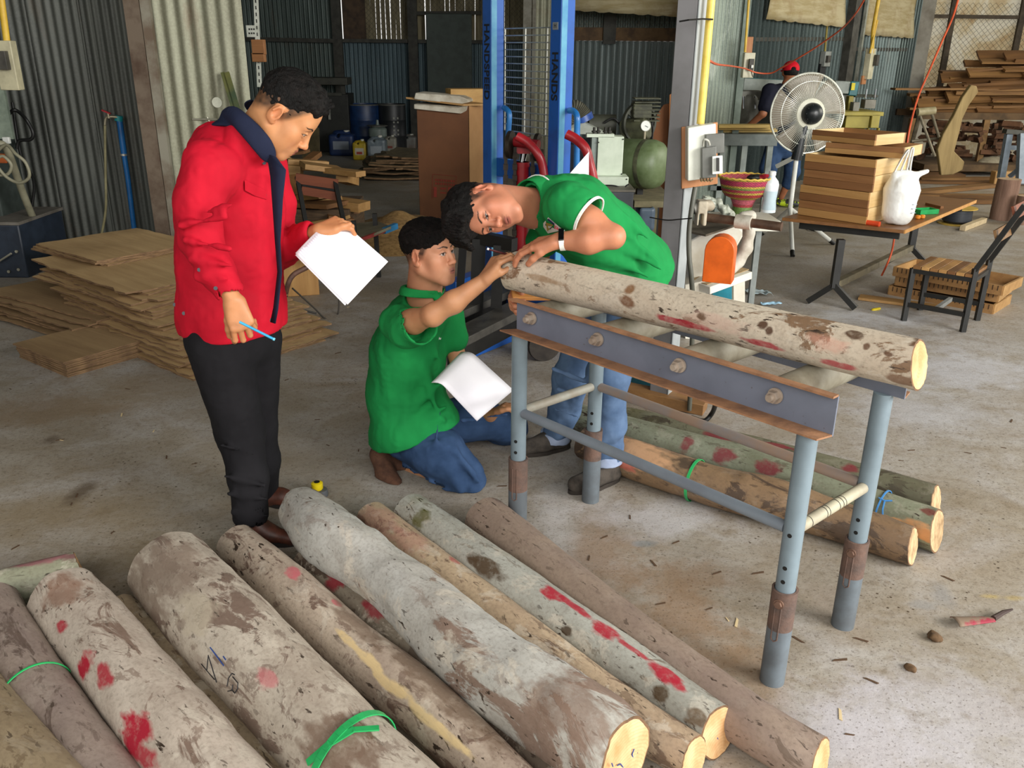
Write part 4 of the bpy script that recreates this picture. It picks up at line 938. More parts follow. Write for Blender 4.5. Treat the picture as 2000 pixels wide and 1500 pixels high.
    # ---- things held
    p0=PY(490,640,2.585); p1=PY(534,662,2.575); pen=thing('pen','bright blue pen in the hand of the person in red','pen',p0)
    MB().tube([p0-(p1-p0)*.5,p1],.0042,12).build('barrel',M('blue_pen','3aa9d6','2f90ba',rough=.3),pen); MB().tube([p1,p1+(p1-p0)*.06],.0048,12).build('end_plug',M('pen_plug','7fd0ea','6ac0da',rough=.3),pen)
    pap=M('white_paper','f4f3f8','ebe9f2',rough=.6,scale=2)
    def sheet(A,B,C_,D,bow,name_seed,lift=0):
        mb=MB(); nrm=(B-A).cross(D-A).normalized()
        if nrm.z<0: nrm=-nrm
        def fn(u,v):
            p=(A*(1-u)+B*u)*(1-v)+(D*(1-u)+C_*u)*v; return p+nrm*(bow*math.sin(math.pi*u)*(1-v)+lift)
        return mb.grid(fn,14,14)
    A=PY(578,494,2.86);B=PY(655,421,3.02);Cc=PY(756,508,2.94);D=PY(676,590,2.78)
    papers=thing('paper_stack','white printed sheets held open by the person in red','papers',(A+B+Cc+D)/4)
    for k in range(4):
        j=V(rnd.uniform(-.004,.004),rnd.uniform(-.004,.004),-.0022*k-.0005)
        sheet(A+j,B+j*.5,Cc+j,D+j*1.5,.012,k).build('sheet',pap,papers,solid=.0006)
    # faint ruled lines along the upper edge
    nrm=(B-A).cross(D-A).normalized(); nrm=nrm if nrm.z>0 else -nrm
    mb=MB()
    for k in range(22):
        u0=.04+k*.042; a=(A*(1-u0)+B*u0); b=(D*(1-u0)+Cc*u0); l=.16
        f=lambda v:(a*(1-v)+b*v)+nrm*(.012*math.sin(math.pi*u0)*(1-v)+.0008)
        mb.bar(f(.015),f(l),.0011,.0003,up=nrm)
    o=mb.build('printed_lines',M('pale_violet_print','b9b3cf','aaa4c0',rough=.6),papers)
    return J
JK=red_man()
# ---------------- kneeling man in the green polo shirt ----------------
PAPER=bpy.data.materials['white_paper']
green=cloth_mat('green_pique','1d8f49','167b3e',1100,.85,.15,.3)
jean=cloth_mat('blue_denim','3a5276','283e5e',1300,.85,.3,.5,scale=9)
jeanl=cloth_mat('light_denim','5f7798','465d7e',1300,.85,.3,.5,scale=9)
cuffm=cloth_mat('denim_cuff','a9b6cf','8d9cba',1300,.85,.3,.3)
suede=M('brown_suede','5c3d2c','452c1f',rough=.9,scale=30,bump=.2)
whitem=M('white_trim','eef0ea','dfe2da',rough=.7)
def legs_cloth(T,chain,rs,folds=(),n=None):
    T.chain(chain,rs,.03)
def kneel_man():
    root=thing('person','kneeling person in plain green polo shirt and blue jeans, pencil hand raised to the log','person',V(-.3,3.45,0))
    up=V(0,0,1)
    hc=PY(838,496,3.22); hf=V(.86,-.47,.12); hu=V(-.10,.08,1.0); Rm=headframe(hf,hu); hs=.98
    sd=Sdf(); col,W=make_head(sd,hc,Rm,hs,skin='c28c6c',lip='a0675c',look=(.003,.001),beard=.25)
    nb=PY(822,583,3.30); sd.cap(W(0,-.03,-.04),nb,.056,.06,.03); sd.cap(W(0,.0,-.05),nb+V(.03,-.02,-.01),.048,.055,.03); hd=sd.mesh(.0024)
    fb=V(.90,-.40,0).normalized(); rb=V(fb.y,-fb.x,0)
    pel=PY(815,838,3.47); ch=PY(802,690,3.40)
    sR=PY(777,628,3.20); sL=PY(868,610,3.48)
    eR=PY(846,614,3.02); wR=PY(946,548,3.02); kn=PY(985,490,3.06)
    eL=PY(905,740,3.42); wL=PY(958,812,3.30)
    bd=Sdf(); bd.chain([pel,ch,nb],[.11,.11,.055],.03,n=fb,f=.8); bd.cap(sR,sL,.05,.05); bd.chain([sL,eL],[.045,.036])
    kR=PY(912,935,3.28); kL=PY(1000,835,3.72); hR=PY(800,850,3.40); hL=PY(840,835,3.58); aR=PY(792,918,3.46); aL=PY(860,880,3.95)
    bd.chain([hR,kR,aR],[.07,.05,.03]); bd.chain([hL,kL,aL],[.07,.05,.03]); core=bd.mesh(.009)
    a1=Sdf(); a1.chain([sR,PY(808,628,3.10),eR],[.05,.046,.036],.02); a1.cap(eR+V(0,-.005,-.01),eR,.034,.034,.02); a1.chain([eR,PY(886,590,3.01),wR],[.037,.040,.0265],.02)
    ends=make_hand(a1,wR,PY(980,492,3.03)-wR,V(.75,.35,-.45),-1,curl=(.75,.85,.95,1.0),s=1.0,thumb=(.25,.45),tcurl=.3); arm=a1.mesh(.0026)
    a2=Sdf(); a2.chain([eL,wL],[.036,.027],.02); make_hand(a2,wL,PY(985,793,3.27)-wL,V(-.3,.2,-.9),-1,curl=(.6,.7,.75,.8),s=.98,thumb=(.3,-.1),tcurl=.2); arm2=a2.mesh(.0028)
    sk=skincol('b5835e'); n1=len(hd[0])
    def ca(P): C=sk(P); C[:n1]=col(P[:n1]); return C
    tomesh([hd,core,arm,arm2],'body',SKIN,root,ca)
    tomesh([make_hair(hc,Rm,hs,'fringe',5).mesh(.0028)],'hair',HAIR,root)
    # shirt
    Jd=Sdf(); hem=PY(802,855,3.46)
    Jd.chain([hem-V(0,0,.03),hem,PY(792,770,3.46),PY(796,690,3.42),PY(808,628,3.36)],[.178,.172,.16,.15,.125],.05,n=rb,f=1.05)
    Jd.cap(PY(792,845,3.36),PY(843,822,3.40),.135,.125,.04); Jd.cap(sR+V(.02,.03,-.02),sL,.072,.07,.05); Jd.cap(PY(770,690,3.5),PY(765,770,3.52),.09,.1,.06)
    Jd.cap(PY(815,610,3.32),PY(820,590,3.29),.092,.078,.04)
    cuff=PY(818,636,3.08)
    Jd.chain([sR,PY(795,640,3.14),cuff],[.075,.077,.078],.025); Jd.chain([sL,PY(882,660,3.44)],[.07,.068],.03)
    for a,b,r in (((870,795),(775,850),.012),((872,740),(800,800),.012),((865,820),(810,855),.011),((780,600),(770,680),.012),((835,660),(868,720),.012),((745,690),(770,800),.01),((790,700),(795,840),.012),((820,690),(850,790),.012)):
        Jd.cap(PY(*a,3.30),PY(*b,3.30),r,r*.6,.04)
    Jd.box(hem-V(-.06,0,.155),(.35,.35,.20),np.array(Matrix.Rotation(-.32,3,'Y')@Matrix.Rotation(.0,3,'X'),np.float32),.004,.01,'s')
    d=(eR-sR).normalized(); d2=(cuff-PY(795,640,3.14)).normalized()
    Jd.cap(cuff-d2*.05,cuff+d2*.09,.061,.068,.006,'s'); Jd.box(cuff+d2*.072,(.12,.05,.12),headframe(d2,up),.003,.004,'s')
    ax=V(.5,-.1,.86).normalized(); nc=PY(828,568,3.26)
    Jd.cap(nc-ax*.02,nc+ax*.12,.06,.072,.008,'s'); Jd.cap(nc+fb*.05+ax*.05,nc+fb*.075-V(0,0,.09),.03,.016,.01,'s')
    Jd.disp=shirtdisp(.0065,(1,1,.45),8,21,.4)
    tomesh([Jd.mesh(.0055)],'polo_shirt',green,root)
    K=Sdf(); K.cap(nc-ax*.03,nc+ax*.03,.086,.07,.01); K.cap(nc-ax*.07,nc+ax*.08,.076,.060,.004,'s'); Ra=headframe(fb,ax); K.box(nc+ax*.052,(.2,.2,.03),Ra,.003,.006,'s'); K.box(nc-ax*.062,(.2,.2,.035),Ra,.003,.006,'s')
    K.cap(nc+fb*.05+ax*.05,nc+fb*.09-V(0,0,.05),.03,.02,.006,'s'); K.cap(nc+fb*.055+ax*.0,nc+fb*.10-V(0,0,.075)+rb*.035,.018,.012,.02); tomesh([K.mesh(.0034)],'collar',green,root)
    def onJ(px,py,l=.001):
        r0=Vector(ray(px,py)).normalized(); tt=2.
        while tt<5:
            w=V(*C0)+r0*tt; dd=float(Jd.ev(_np(w)[None],Jd.ops)[0])
            if dd<l: return w
            tt+=max(.002,dd*.6)
        return w
    a,b=onJ(849,657,.004),onJ(869,665,.004); text('Epmuz dlin',.012,(a+b)/2+(V(*C0)-a).normalized()*.008,b-a,V(*C0)-a,whitem,'shirt_lettering',root)
    # jeans
    T=Sdf(); T.cap(pel+V(.03,0,-.02),pel+V(.03,0,.0),.125,.12,.04)
    T.chain([hR,PY(858,885,3.32),kR],[.122,.112,.082],.035); T.chain([kR-V(0,0,.0),PY(835,935,3.42),aR+V(.03,0,.02)],[.08,.078,.058],.02)
    T.chain([hL,PY(925,815,3.62),kL],[.125,.105,.08],.035); T.chain([kL,PY(930,870,3.85),aL],[.075,.075,.06],.02)
    for a_,b_ in (((870,900),(900,960)),((890,880),(935,940)),((840,940),(900,975)),((850,870),(860,800)),((905,820),(990,810)),((900,900),(925,930))): T.cap(PY(*a_,3.24),PY(*b_,3.2),.009,.007,.03)
    T.box(V(0,3.5,-.05),(2,2,.053),None,.001,.004,'s'); T.disp=shirtdisp(.006,(1,1,1),11,31,.5)
    d=(aR-kR).normalized(); T.cap(aR-d*.02,aR+d*.1,.045,.045,.004,'s')
    tomesh([T.mesh(.0062)],'jeans',jean,root)
    # shoes: near one with its sole showing, far one behind
    sh=Sdf(); h0=PY(742,888,3.44); t0=PY(776,960,3.30)
    sh.chain([h0,PY(754,928,3.37),t0],[.042,.043,.048],.02); sh.cap(h0,aR+V(0,0,.0),.036,.04,.03)
    sh.box(V(0,3.5,-.05),(2,2,.052),None,.001,.004,'s'); o=tomesh([sh.mesh(.004)],'shoe',suede,root)
    s2=Sdf(); s2.chain([h0+V(-.028,.0,.005),PY(740,930,3.37),t0+V(-.03,.0,0)],[.03,.03,.04],.02,n=V(1,.1,.1),f=.35); s2.box(V(0,3.5,-.05),(2,2,.053),None,.001,.004,'s'); tomesh([s2.mesh(.004)],'sole',M('brown_sole','4a3a30','33281f',rough=.8),o)
    sh=Sdf(); sh.cap(aL+V(0,.05,0),aL+V(.02,.12,-.02),.04,.045); sh.box(V(0,3.9,-.05),(2,2,.052),None,.001,.004,'s'); tomesh([sh.mesh(.006)],'shoe',suede,root)
    # sheet of paper with rolled left edge
    A=PY(908,675,3.24);B=PY(1003,762,3.24);Cc=PY(932,822,3.10);D=PY(850,735,3.08)
    pp=thing('paper_stack','blank white sheets with a rolled edge held low by the kneeling person','papers',(A+B+Cc+D)/4)
    nrm=(B-A).cross(D-A).normalized(); nrm=nrm if nrm.dot(V(0,-1,.5))>0 else -nrm
    for k in range(3):
        mb=MB()
        def fn(u,v,k=k):
            p=(A*(1-u)+B*u)*(1-v)+(D*(1-u)+Cc*u)*v
            r=max(0,.22-u)/.22; return p+nrm*(-.05*r*r-.0014*k)+(B-A)*(.05*r*r)
        mb.grid(fn,20,8).build('sheet',PAPER,pp,solid=.0006)
    # pencil
    e=PY(962,480,3.0); f=PY(1002,500,3.06)
    pc=thing('pencil','thin dark pencil with white tip held against the end of the raised log','pencil',f)
    MB().tube([PY(955,487,3.01),f],.0036,8).build('barrel',M('dark_red_pencil','4a1014','2c0c0e',rough=.4),pc); MB().tube([PY(951.5,485.5,3.01),PY(955,487,3.01)],.0042,8).build('eraser',whitem,pc)
kneel_man()
# ---------------- man bending over the log ----------------
def bend_man():
    root=thing('person','bending person in green polo with white trim, wristband and badge, leaning over the log','person',V(.42,3.45,0))
    up=V(0,0,1)
    hc=PY(950,404,3.03); 
    img_l=V(-.955,0,0)+V(0,-.36,-.93)*.30    # crown points left and a little down in the view
    rh=Vector(ray(950,404)).normalized()
    hu=img_l.normalized(); hf=(-rh*.74+V(.18,-.36,-.93)*.72); Rm=headframe(hf,hu); hs=.98
    sd=Sdf(); col,W=make_head(sd,hc,Rm,hs,skin='b97c60',lip='8f5348',lid=1.2,look=(-.001,-.003),beard=.6)
    nb=PY(1040,400,3.20); sd.cap(W(0,-.03,-.03),nb,.056,.062,.03); sd.cap(W(0,0,-.05),nb+V(0,-.02,-.03),.048,.055,.03); hd=sd.mesh(.0024)
    sL=PY(1112,405,3.02); sR=PY(1078,420,3.38); eL=PY(1196,462,2.90); wL=PY(1092,470,2.93)
    pel=PY(1240,540,3.50); ch=PY(1130,430,3.30)
    eR=PY(1050,520,3.42); wR=PY(1012,560,3.22)
    fb=V(-1,-.1,0)
    bd=Sdf(); bd.chain([pel,ch,nb],[.11,.11,.055],.03); bd.cap(sR,sL,.05,.05); bd.chain([sR,eR],[.045,.036])
    hL=PY(1222,590,3.36); hR=PY(1180,590,3.62); kL=PY(1188,735,3.28); kR=PY(1118,735,3.56); aL=PY(1183,892,3.33); aR=PY(1085,850,3.66)
    bd.chain([hL,kL,aL],[.07,.05,.035]); bd.chain([hR,kR,aR],[.07,.05,.035]); core=bd.mesh(.009)
    a1=Sdf(); a1.chain([sL,PY(1152,435,2.95),eL],[.056,.052,.038],.02); a1.chain([eL,PY(1150,470,2.90),wL],[.038,.044,.029],.02); a1.ell(PY(1203,463,2.9),(.022,.03,.026),None,.03)
    make_hand(a1,wL,PY(1040,478,2.97)-wL,V(-.15,.35,-.95),1,curl=(.35,.35,.38,.42),s=1.08,thumb=(.35,.25),spread=.06,tcurl=.2); arm=a1.mesh(.0026)
    a2=Sdf(); a2.chain([eR,wR],[.036,.027],.02); make_hand(a2,wR+V(-.0,0,-.02),PY(992,592,3.1)-wR,V(.9,.2,.1),1,curl=(.6,.75,.85,.95),s=1.0,thumb=(.5,.3),tcurl=.2); arm2=a2.mesh(.0028)
    sk=skincol('bd7f5f'); n1=len(hd[0])
    def ca(P): C=sk(P); C[:n1]=col(P[:n1]); return C
    tomesh([hd,core,arm,arm2],'body',SKIN,root,ca); tomesh([make_hair(hc,Rm,hs,'swept',9).mesh(.0028)],'hair',HAIR,root)
    Jd=Sdf(); nc=PY(1036,395,3.18)
    Jd.chain([PY(1068,398,3.22),PY(1120,418,3.26),PY(1180,465,3.36),PY(1245,525,3.46)],[.10,.145,.148,.155],.05,n=V(0,1,0),f=1.12)
    Jd.cap(sL+V(-.01,.03,-.0),sR,.085,.08,.05); Jd.chain([sL,PY(1132,414,2.97)],[.085,.078],.03); Jd.chain([sR,PY(1062,470,3.4)],[.07,.07],.03)
    Jd.cap(PY(1160,490,3.3),PY(1225,520,3.36),.1,.11,.05)
    cuf=PY(1146,420,2.955); d2=(PY(1168,440,2.93)-PY(1110,400,3.0)).normalized()
    Jd.cap(PY(1110,400,3.0),cuf,.08,.073,.02); Jd.cap(cuf-d2*.02,cuf+d2*.09,.060,.066,.006,'s'); Jd.box(cuf+d2*.06,(.12,.05,.12),headframe(d2,up),.003,.004,'s')
    axb=(PY(1290,545,3.5)-PY(1180,455,3.4)).normalized(); hem=PY(1283,528,3.46)
    Jd.box(hem+axb*.125,(.4,.1,.4),headframe(axb,up),.004,.01,'s')
    for a_,b_,r in (((1190,470),(1290,525),.012),((1180,500),(1265,540),.012),((1080,380),(1110,430),.01),((1100,350),(1160,370),.012),((1150,365),(1270,470),.014),((1060,440),(1110,470),.012),((1200,440),(1285,510),.012)): Jd.cap(PY(*a_,3.2),PY(*b_,3.22),r,r*.6,.04)
    na=(V(*W(0,-.02,-.02))-nc).normalized(); Jd.cap(nc-na*.02,nc+na*.12,.064,.075,.008,'s'); Jd.disp=shirtdisp(.006,(.5,1,1),8,41,.4)
    tomesh([Jd.mesh(.0055)],'polo_shirt',green,root)
    K=Sdf(); Ra=headframe(V(0,-.3,-1),na); K.cap(nc-na*.04,nc+na*.03,.098,.078,.01); K.cap(nc-na*.08,nc+na*.08,.088,.068,.004,'s'); K.box(nc+na*.056,(.2,.2,.03),Ra,.003,.006,'s'); K.box(nc-na*.07,(.2,.2,.035),Ra,.003,.006,'s'); tomesh([K.mesh(.0034)],'collar',green,root)
    rg=[]; 
    fr=frame(na,(0,0,1))
    pts=[nc-na*.034+(fr[1]*math.cos(k*math.pi/16)+fr[2]*math.sin(k*math.pi/16))*.0985 for k in range(33)]
    mb=MB(); [mb.bar(p,q,.004,.004,up=na) for p,q in zip(pts[:-1],pts[1:])]; o=mb.build('collar_piping',whitem,root); o['label']='white piping'
    fr=frame(d2,up); pts=[cuf+d2*.009+(fr[1]*math.cos(k*math.pi/16)+fr[2]*math.sin(k*math.pi/16))*.0745 for k in range(33)]
    mb=MB(); [mb.bar(p,q,.004,.010,up=d2) for p,q in zip(pts[:-1],pts[1:])]; o=mb.build('cuff_trim',whitem,root); o['label']='white cuff trim'
    def onJ(px,py,l=.001):
        r0=Vector(ray(px,py)).normalized(); tt=2.
        while tt<5:
            w=V(*C0)+r0*tt; dd=float(Jd.ev(_np(w)[None],Jd.ops)[0])
            if dd<l: return w
            tt+=max(.002,dd*.6)
        return w
    # embroidered badge
    nav=M('badge_navy','1d2f66','16244f',rough=.8); gold=M('badge_gold','b8a23c','9a8630',rough=.7); redb=M('badge_red','c22a44','a82238',rough=.8)
    def patch(pts,lift,m,nm):
        ps=[onJ(x,y,.004) for x,y in pts]; n=(V(*C0)-ps[0]).normalized(); cen=sum(ps,V(0,0,0))/len(ps); mb=MB(); mb.prism([p+n*lift for p in ps],n*.0012); return mb.build(nm,m,root)
    patch([(1061,436),(1070.8,424.5),(1096,446),(1090,451.5),(1070,456),(1061,443)],.004,whitem,'badge'); patch([(1062.5,436.3),(1070.8,427),(1083,437.5),(1071,453),(1063,443)],.006,nav,'badge_field')
    patch([(1065.7,434.5),(1080.8,439.2),(1068.9,452)],.008,gold,'badge_triangle'); patch([(1070,440.8),(1078,442),(1070.8,449)],.010,whitem,'badge_emblem')
    a=onJ(1087,445,.004); n=(V(*C0)-a).normalized(); text('CK',.013,a+n*.009,V(.85,0,-.5),n,redb,'badge_letters',root,bold=.0006)
    # smart band
    wd=(eL-wL).normalized(); wc=wL+wd*.012; band_w=MB(); fr=frame(wd,up)
    ring=[wc+(fr[1]*math.cos(k*math.pi/14)+fr[2]*math.sin(k*math.pi/14))*.034 for k in range(29)]
    for p,q in zip(ring[:-1],ring[1:]): band_w.bar(p,q,.003,.018,up=wd)
    bw=band_w.build('wristband',whitem,root); vd=(V(*C0)-wc).normalized(); vd=(vd-wd*vd.dot(wd)).normalized(); face=(vd*.75+fr[2]*.0+V(0,0,.65)).normalized(); face=(face-wd*face.dot(wd)).normalized(); s_=wd.cross(face)
    mb=MB(); mb.bar(wc+face*.034-s_*.024,wc+face*.034+s_*.024,.019,.006,up=face); mb.build('tracker_screen',M('black_gloss','08080a','050507',rough=.12),bw,bevel=.002)
    # jeans
    T=Sdf(); T.cap(pel,pel+V(-.02,0,.05),.13,.125,.04)
    T.chain([hL,kL,PY(1188,830,3.31),aL],[.115,.085,.075,.068],.03); T.chain([hR,kR,PY(1103,800,3.62),aR],[.115,.085,.075,.066],.03)
    for a_,b_ in (((1168,700),(1222,715)),((1170,740),(1222,725)),((1080,720),(1140,745)),((1090,760),(1130,775)),((1168,860),(1215,850)),((1085,800),(1130,815))): T.cap(PY(*a_,3.25),PY(*b_,3.25),.009,.007,.03)
    T.disp=shirtdisp(.005,(1,1,.7),11,51,.5); T.box(aL-V(0,0,.075),(.12,.12,.055),None,.002,.004,'s'); T.box(aR-V(0,0,.075),(.12,.12,.055),None,.002,.004,'s')
    tomesh([T.mesh(.0062)],'jeans',jeanl,root)
    for a_ in (aL,aR): 
        c=Sdf(); c.cap(a_+V(0,0,-.02),a_+V(0,0,.028),.073,.072,.01); c.cap(a_-V(0,0,.1),a_+V(0,0,.1),.055,.055,.004,'s'); c.box(a_-V(0,0,.075),(.12,.12,.05),None,.002,.004,'s'); c.box(a_+V(0,0,.075),(.12,.12,.05),None,.002,.004,'s'); c.disp=shirtdisp(.002,(1,1,1),20,3); tomesh([c.mesh(.004)],'turned_up_cuff',cuffm,root)
    gs=M('grey_suede','4d463f','38332e',rough=.9,scale=30,bump=.2)
    for an,hl,to in ((aR,PZ(1090,885,.04),PZ(1042,897,.03)),(aL,PZ(1180,935,.04),PZ(1118,955,.035))):
        g=V(an.x+.02,an.y,.05); d=(V(to.x,to.y,0)-V(hl.x,hl.y,0)).normalized(); sh=Sdf(); s_=d.cross(up)
        sh.chain([g-d*.02+V(0,0,-.005),g+d*.09-V(0,0,.008),g+d*.175-V(0,0,.014)],[.038,.042,.037],.02); sh.cap(g-d*.0+V(0,0,.04),g+d*.07+V(0,0,.01),.042,.036,.02)
        sh.box(V(g.x,g.y,-.036),(.5,.5,.052),None,.001,.003,'s'); o=tomesh([sh.mesh(.0038)],'shoe',gs,root)
        so=MB(); pts=[]
        for k in range(28):
            t_=2*math.pi*k/28; l=math.cos(t_)*.135+.078; w_=math.sin(t_)*(.047 if math.cos(t_)>-.2 else .04); pts.append(V(g.x,g.y,.0005)+d*l+s_*w_)
        so.prism(pts,V(0,0,.018)); so.build('sole',M('dark_sole','37302a','241f1b',rough=.8),o)
        la=MB(); 
        for k in range(3): p=g+d*(.055+.022*k)+V(0,0,.043-.009*k); la.tube([p-s_*.022-V(0,0,.008),p+V(0,0,.002),p+s_*.022-V(0,0,.008)],.0022,6)
        p=g+d*.05+V(0,0,.047); la.tube([p,p+s_*.02+V(0,0,.015),p+s_*.035,p+s_*.01-V(0,0,.002)],.002,6); la.tube([p,p-s_*.02+V(0,0,.015),p-s_*.035,p-s_*.01-V(0,0,.002)],.002,6); la.build('lace',M('black_lace','161514','0c0b0b'),o)
    # orange piece of wood held under the log
    a,b=PY(1000,577,3.10),PY(1078,577,3.12)
    mb=MB(); mb.bar(a,b,.05,.016,up=(0,-.3,1)); single(mb,'wood_offcut',Mwood('orange_wood','d99a58','b97838'),'orange brown wood piece gripped under the raised log by the bending person','wood piece',bevel=.002)
bend_man()
# ================= LEFT SIDE: veneer stacks, machine, tap =================
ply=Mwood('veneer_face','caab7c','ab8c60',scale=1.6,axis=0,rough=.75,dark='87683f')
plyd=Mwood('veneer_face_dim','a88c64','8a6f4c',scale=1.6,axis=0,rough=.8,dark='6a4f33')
EDGE=M('veneer_edge','8d7050','5b4430',rough=.85,scale=14,stretch=(1,1,12))
def sheet_proto(L,W,t,seed,m,warp=.01,rag=.012):
    r=random.Random(seed); mb=MB(); nx,ny=16,10; top=[]
    for j in range(2):
        for i in range(nx+1):
            for k in range(ny+1):
                u,v=i/nx-.5,k/ny-.5; e=1.
                x=u*L; y=v*W
                if i in(0,nx): x+=math.copysign(1,u)*mnoise.noise(V(k*.9,seed,1))*rag
                if k in(0,ny): y+=math.copysign(1,v)*mnoise.noise(V(i*.9,seed,5))*rag
                z=warp*mnoise.noise(V(u*2.2,v*2.2,seed*3.1))+ (0 if j else -t); top.append((x,y,z))
    n=(nx+1)*(ny+1); f=[]
    for i in range(nx):
        for k in range(ny):
            a=i*(ny+1)+k; q=(a,a+ny+1,a+ny+2,a+1); f.append(tuple(x+n for x in q)); f.append(q[::-1])
    g=[]
    for i in range(nx):
        for k in (0,ny): a=i*(ny+1)+k; b=a+ny+1; g.append((a,b,b+n,a+n))
    for k in range(ny):
        for i in (0,nx): a=i*(ny+1)+k; b=a+1; g.append((a,b,b+n,a+n))
    mb.add(top,f); o_=len(mb.v); mb.cur=1; mb.f+=g; mb.mi+=[1]*len(g); return mb.build('veneer_sheet',[m,EDGE],None)
ORD=['top','second','third','fourth','fifth','sixth','seventh','eighth','ninth','tenth','eleventh','twelfth','thirteenth','fourteenth']
def vstack(path,L,W,ang,n,z0,z1,label,toplabel,group,m,seed,jr=.05,jx=.03,skip=0,t=.009,warp=.01,rag=.014):
    """path: near corner (bottom) and near corner (top)"""
    r=random.Random(seed); a=V(math.cos(ang),math.sin(ang),0); b=V(-a.y,a.x,0); prs=[sheet_proto(L,W,t,seed*10+k,m,warp,rag) for k in range(4)]
    for i in range(n):
        f=i/max(1,n-1); c=Vector(path[0]).lerp(Vector(path[1]),f); z=z0+(z1-z0)*f+t
        o=prs[i] if i<4 else prs[i%4].copy()
        if i>=4: COL.objects.link(o)
        p=c-a*(L/2)+b*(W/2)+a*r.uniform(-jx,jx)+b*r.uniform(-jx,jx); o.location=(p.x,p.y,z); o.rotation_euler=(0,0,ang+r.uniform(-jr,jr))
        top=(i==n-1); tag(o,toplabel if top else (ORD[n-1-i]+' '+label if n<=14 else label),'wood sheet',group)
A_=math.radians(-37)
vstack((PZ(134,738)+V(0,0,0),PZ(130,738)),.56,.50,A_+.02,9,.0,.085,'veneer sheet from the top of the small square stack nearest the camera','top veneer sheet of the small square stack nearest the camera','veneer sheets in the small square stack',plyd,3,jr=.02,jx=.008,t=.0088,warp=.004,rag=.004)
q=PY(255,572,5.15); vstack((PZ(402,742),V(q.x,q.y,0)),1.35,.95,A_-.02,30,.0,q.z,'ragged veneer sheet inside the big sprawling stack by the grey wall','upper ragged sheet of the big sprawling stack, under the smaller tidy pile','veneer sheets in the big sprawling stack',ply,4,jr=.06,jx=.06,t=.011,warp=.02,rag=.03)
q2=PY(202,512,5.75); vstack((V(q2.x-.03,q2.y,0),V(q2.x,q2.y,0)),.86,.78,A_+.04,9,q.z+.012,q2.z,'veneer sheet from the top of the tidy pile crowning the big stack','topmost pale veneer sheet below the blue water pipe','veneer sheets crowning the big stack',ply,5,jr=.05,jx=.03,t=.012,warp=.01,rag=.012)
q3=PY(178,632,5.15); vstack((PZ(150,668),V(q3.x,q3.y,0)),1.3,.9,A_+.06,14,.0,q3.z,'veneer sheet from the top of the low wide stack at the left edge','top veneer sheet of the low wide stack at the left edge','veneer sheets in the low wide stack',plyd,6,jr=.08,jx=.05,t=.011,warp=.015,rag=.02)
# ---- blue-black machine cut by the left edge
mblue=M('machine_dark_blue','27313f','1c2430',rough=.5); mgrey=M('machine_grey_green','3c4440','2c332f',rough=.6); cream=M('switch_cream','b9b394','9c967c',rough=.5)
bc=PZ(56,543); root=thing('woodworking_machine','dark blue machine cabinet cut off by the left edge beside the veneer stacks','machine',V(bc.x-.4,bc.y+.3,0))
th=PY(56,440,bc.y).z
MB().box((bc.x-.5,bc.y+.35,th/2),(1.0,.7,th)).build('base_cabinet',mblue,root,bevel=.01)
MB().box((bc.x-.5,bc.y+.35,th+.012),(1.02,.72,.024)).build('table_plate',M('dusty_plate','6f6a62','565149',rough=.7),root)
cx=PY(22,400,bc.y+.4).x; MB().box((cx-.4,bc.y+.45,th+.5),(.8,.4,1.0)).build('column',mgrey,root,bevel=.01)
pz=PY(10,180,bc.y+.3); pe2=PY(18,270,bc.y+.3)
MB().box((PY(14,200,bc.y+.25).x-.25,bc.y+.25,(pz.z+pe2.z)/2+.05),(.5,.03,pz.z-pe2.z+.1)).build('pale_panel',M('pale_guard','8f9c8c','707c70',rough=.4,metal=.3),root)
MB().tube([PY(-6,513,bc.y-.05),PY(22,495,bc.y-.05)],.008,8).build('lever',M('pale_steel','b9b7a8','94927f',rough=.4,metal=.6),root)
for x,y in ((33,491),(18,530),(37,526)): p=PY(x,y,bc.y-.005); MB().tube([p,p+V(0,-.012,0)],.012,10).build('bolt',bpy.data.materials['pale_steel'],root)
MB().box(PY(6,309,bc.y),(.07,.05,.07)).build('orange_switch',M('orange_plastic','c9662a','a8521f',rough=.4),root,bevel=.006)
MB().box(PY(13,274,bc.y+.05),(.05,.03,.05)).build('white_plug',M('white_plastic','d9dbd6','c2c4be',rough=.4),root,bevel=.004)
hosem=M('grey_hose','8d8a74','76735f',rough=.5); blk=M('black_rubber','151514','0d0d0c',rough=.5)
def cable(name,pts,r,m,label,cat='cable',group=None):
    return single(MB().tube(smooth(pts),r,10),name,m,label,cat,group)
cable('hose',[PY(-20,290,6.7),PY(2,281,6.7),PY(18,302,6.75),PY(35,350,6.85),PY(58,410,7.0),PY(80,455,7.2),PY(104,489,7.3)],.028,hosem,'thick grey hose curving from the left machine down to the stacks','hose')
cable('coiled_cable',[PY(-10,300,6.65),PY(12,283,6.65),PY(30,300,6.6),PY(50,318,6.6),PY(57,345,6.6),PY(38,357,6.6),PY(12,345,6.6),PY(-8,318,6.6),PY(5,305,6.62),PY(22,322,6.62),PY(15,340,6.62),PY(-5,342,6.62)],.012,hosem,'thin beige cable coiled at the left edge','cable')
cable('black_cable',[PY(18,222,7.2),PY(30,215,7.2),PY(50,232,7.3),PY(64,258,7.3),PY(60,272,7.3),PY(38,275,7.3),PY(33,290,7.3)],.014,blk,'black cable loop hanging on the dark wall at left')
cable('black_wall_cable',[PY(24,200,7.4),PY(40,300,7.4),PY(66,355,7.5),PY(60,420,7.5),PY(52,500,7.5)],.012,blk,'long black cable drooping down the wall at left')
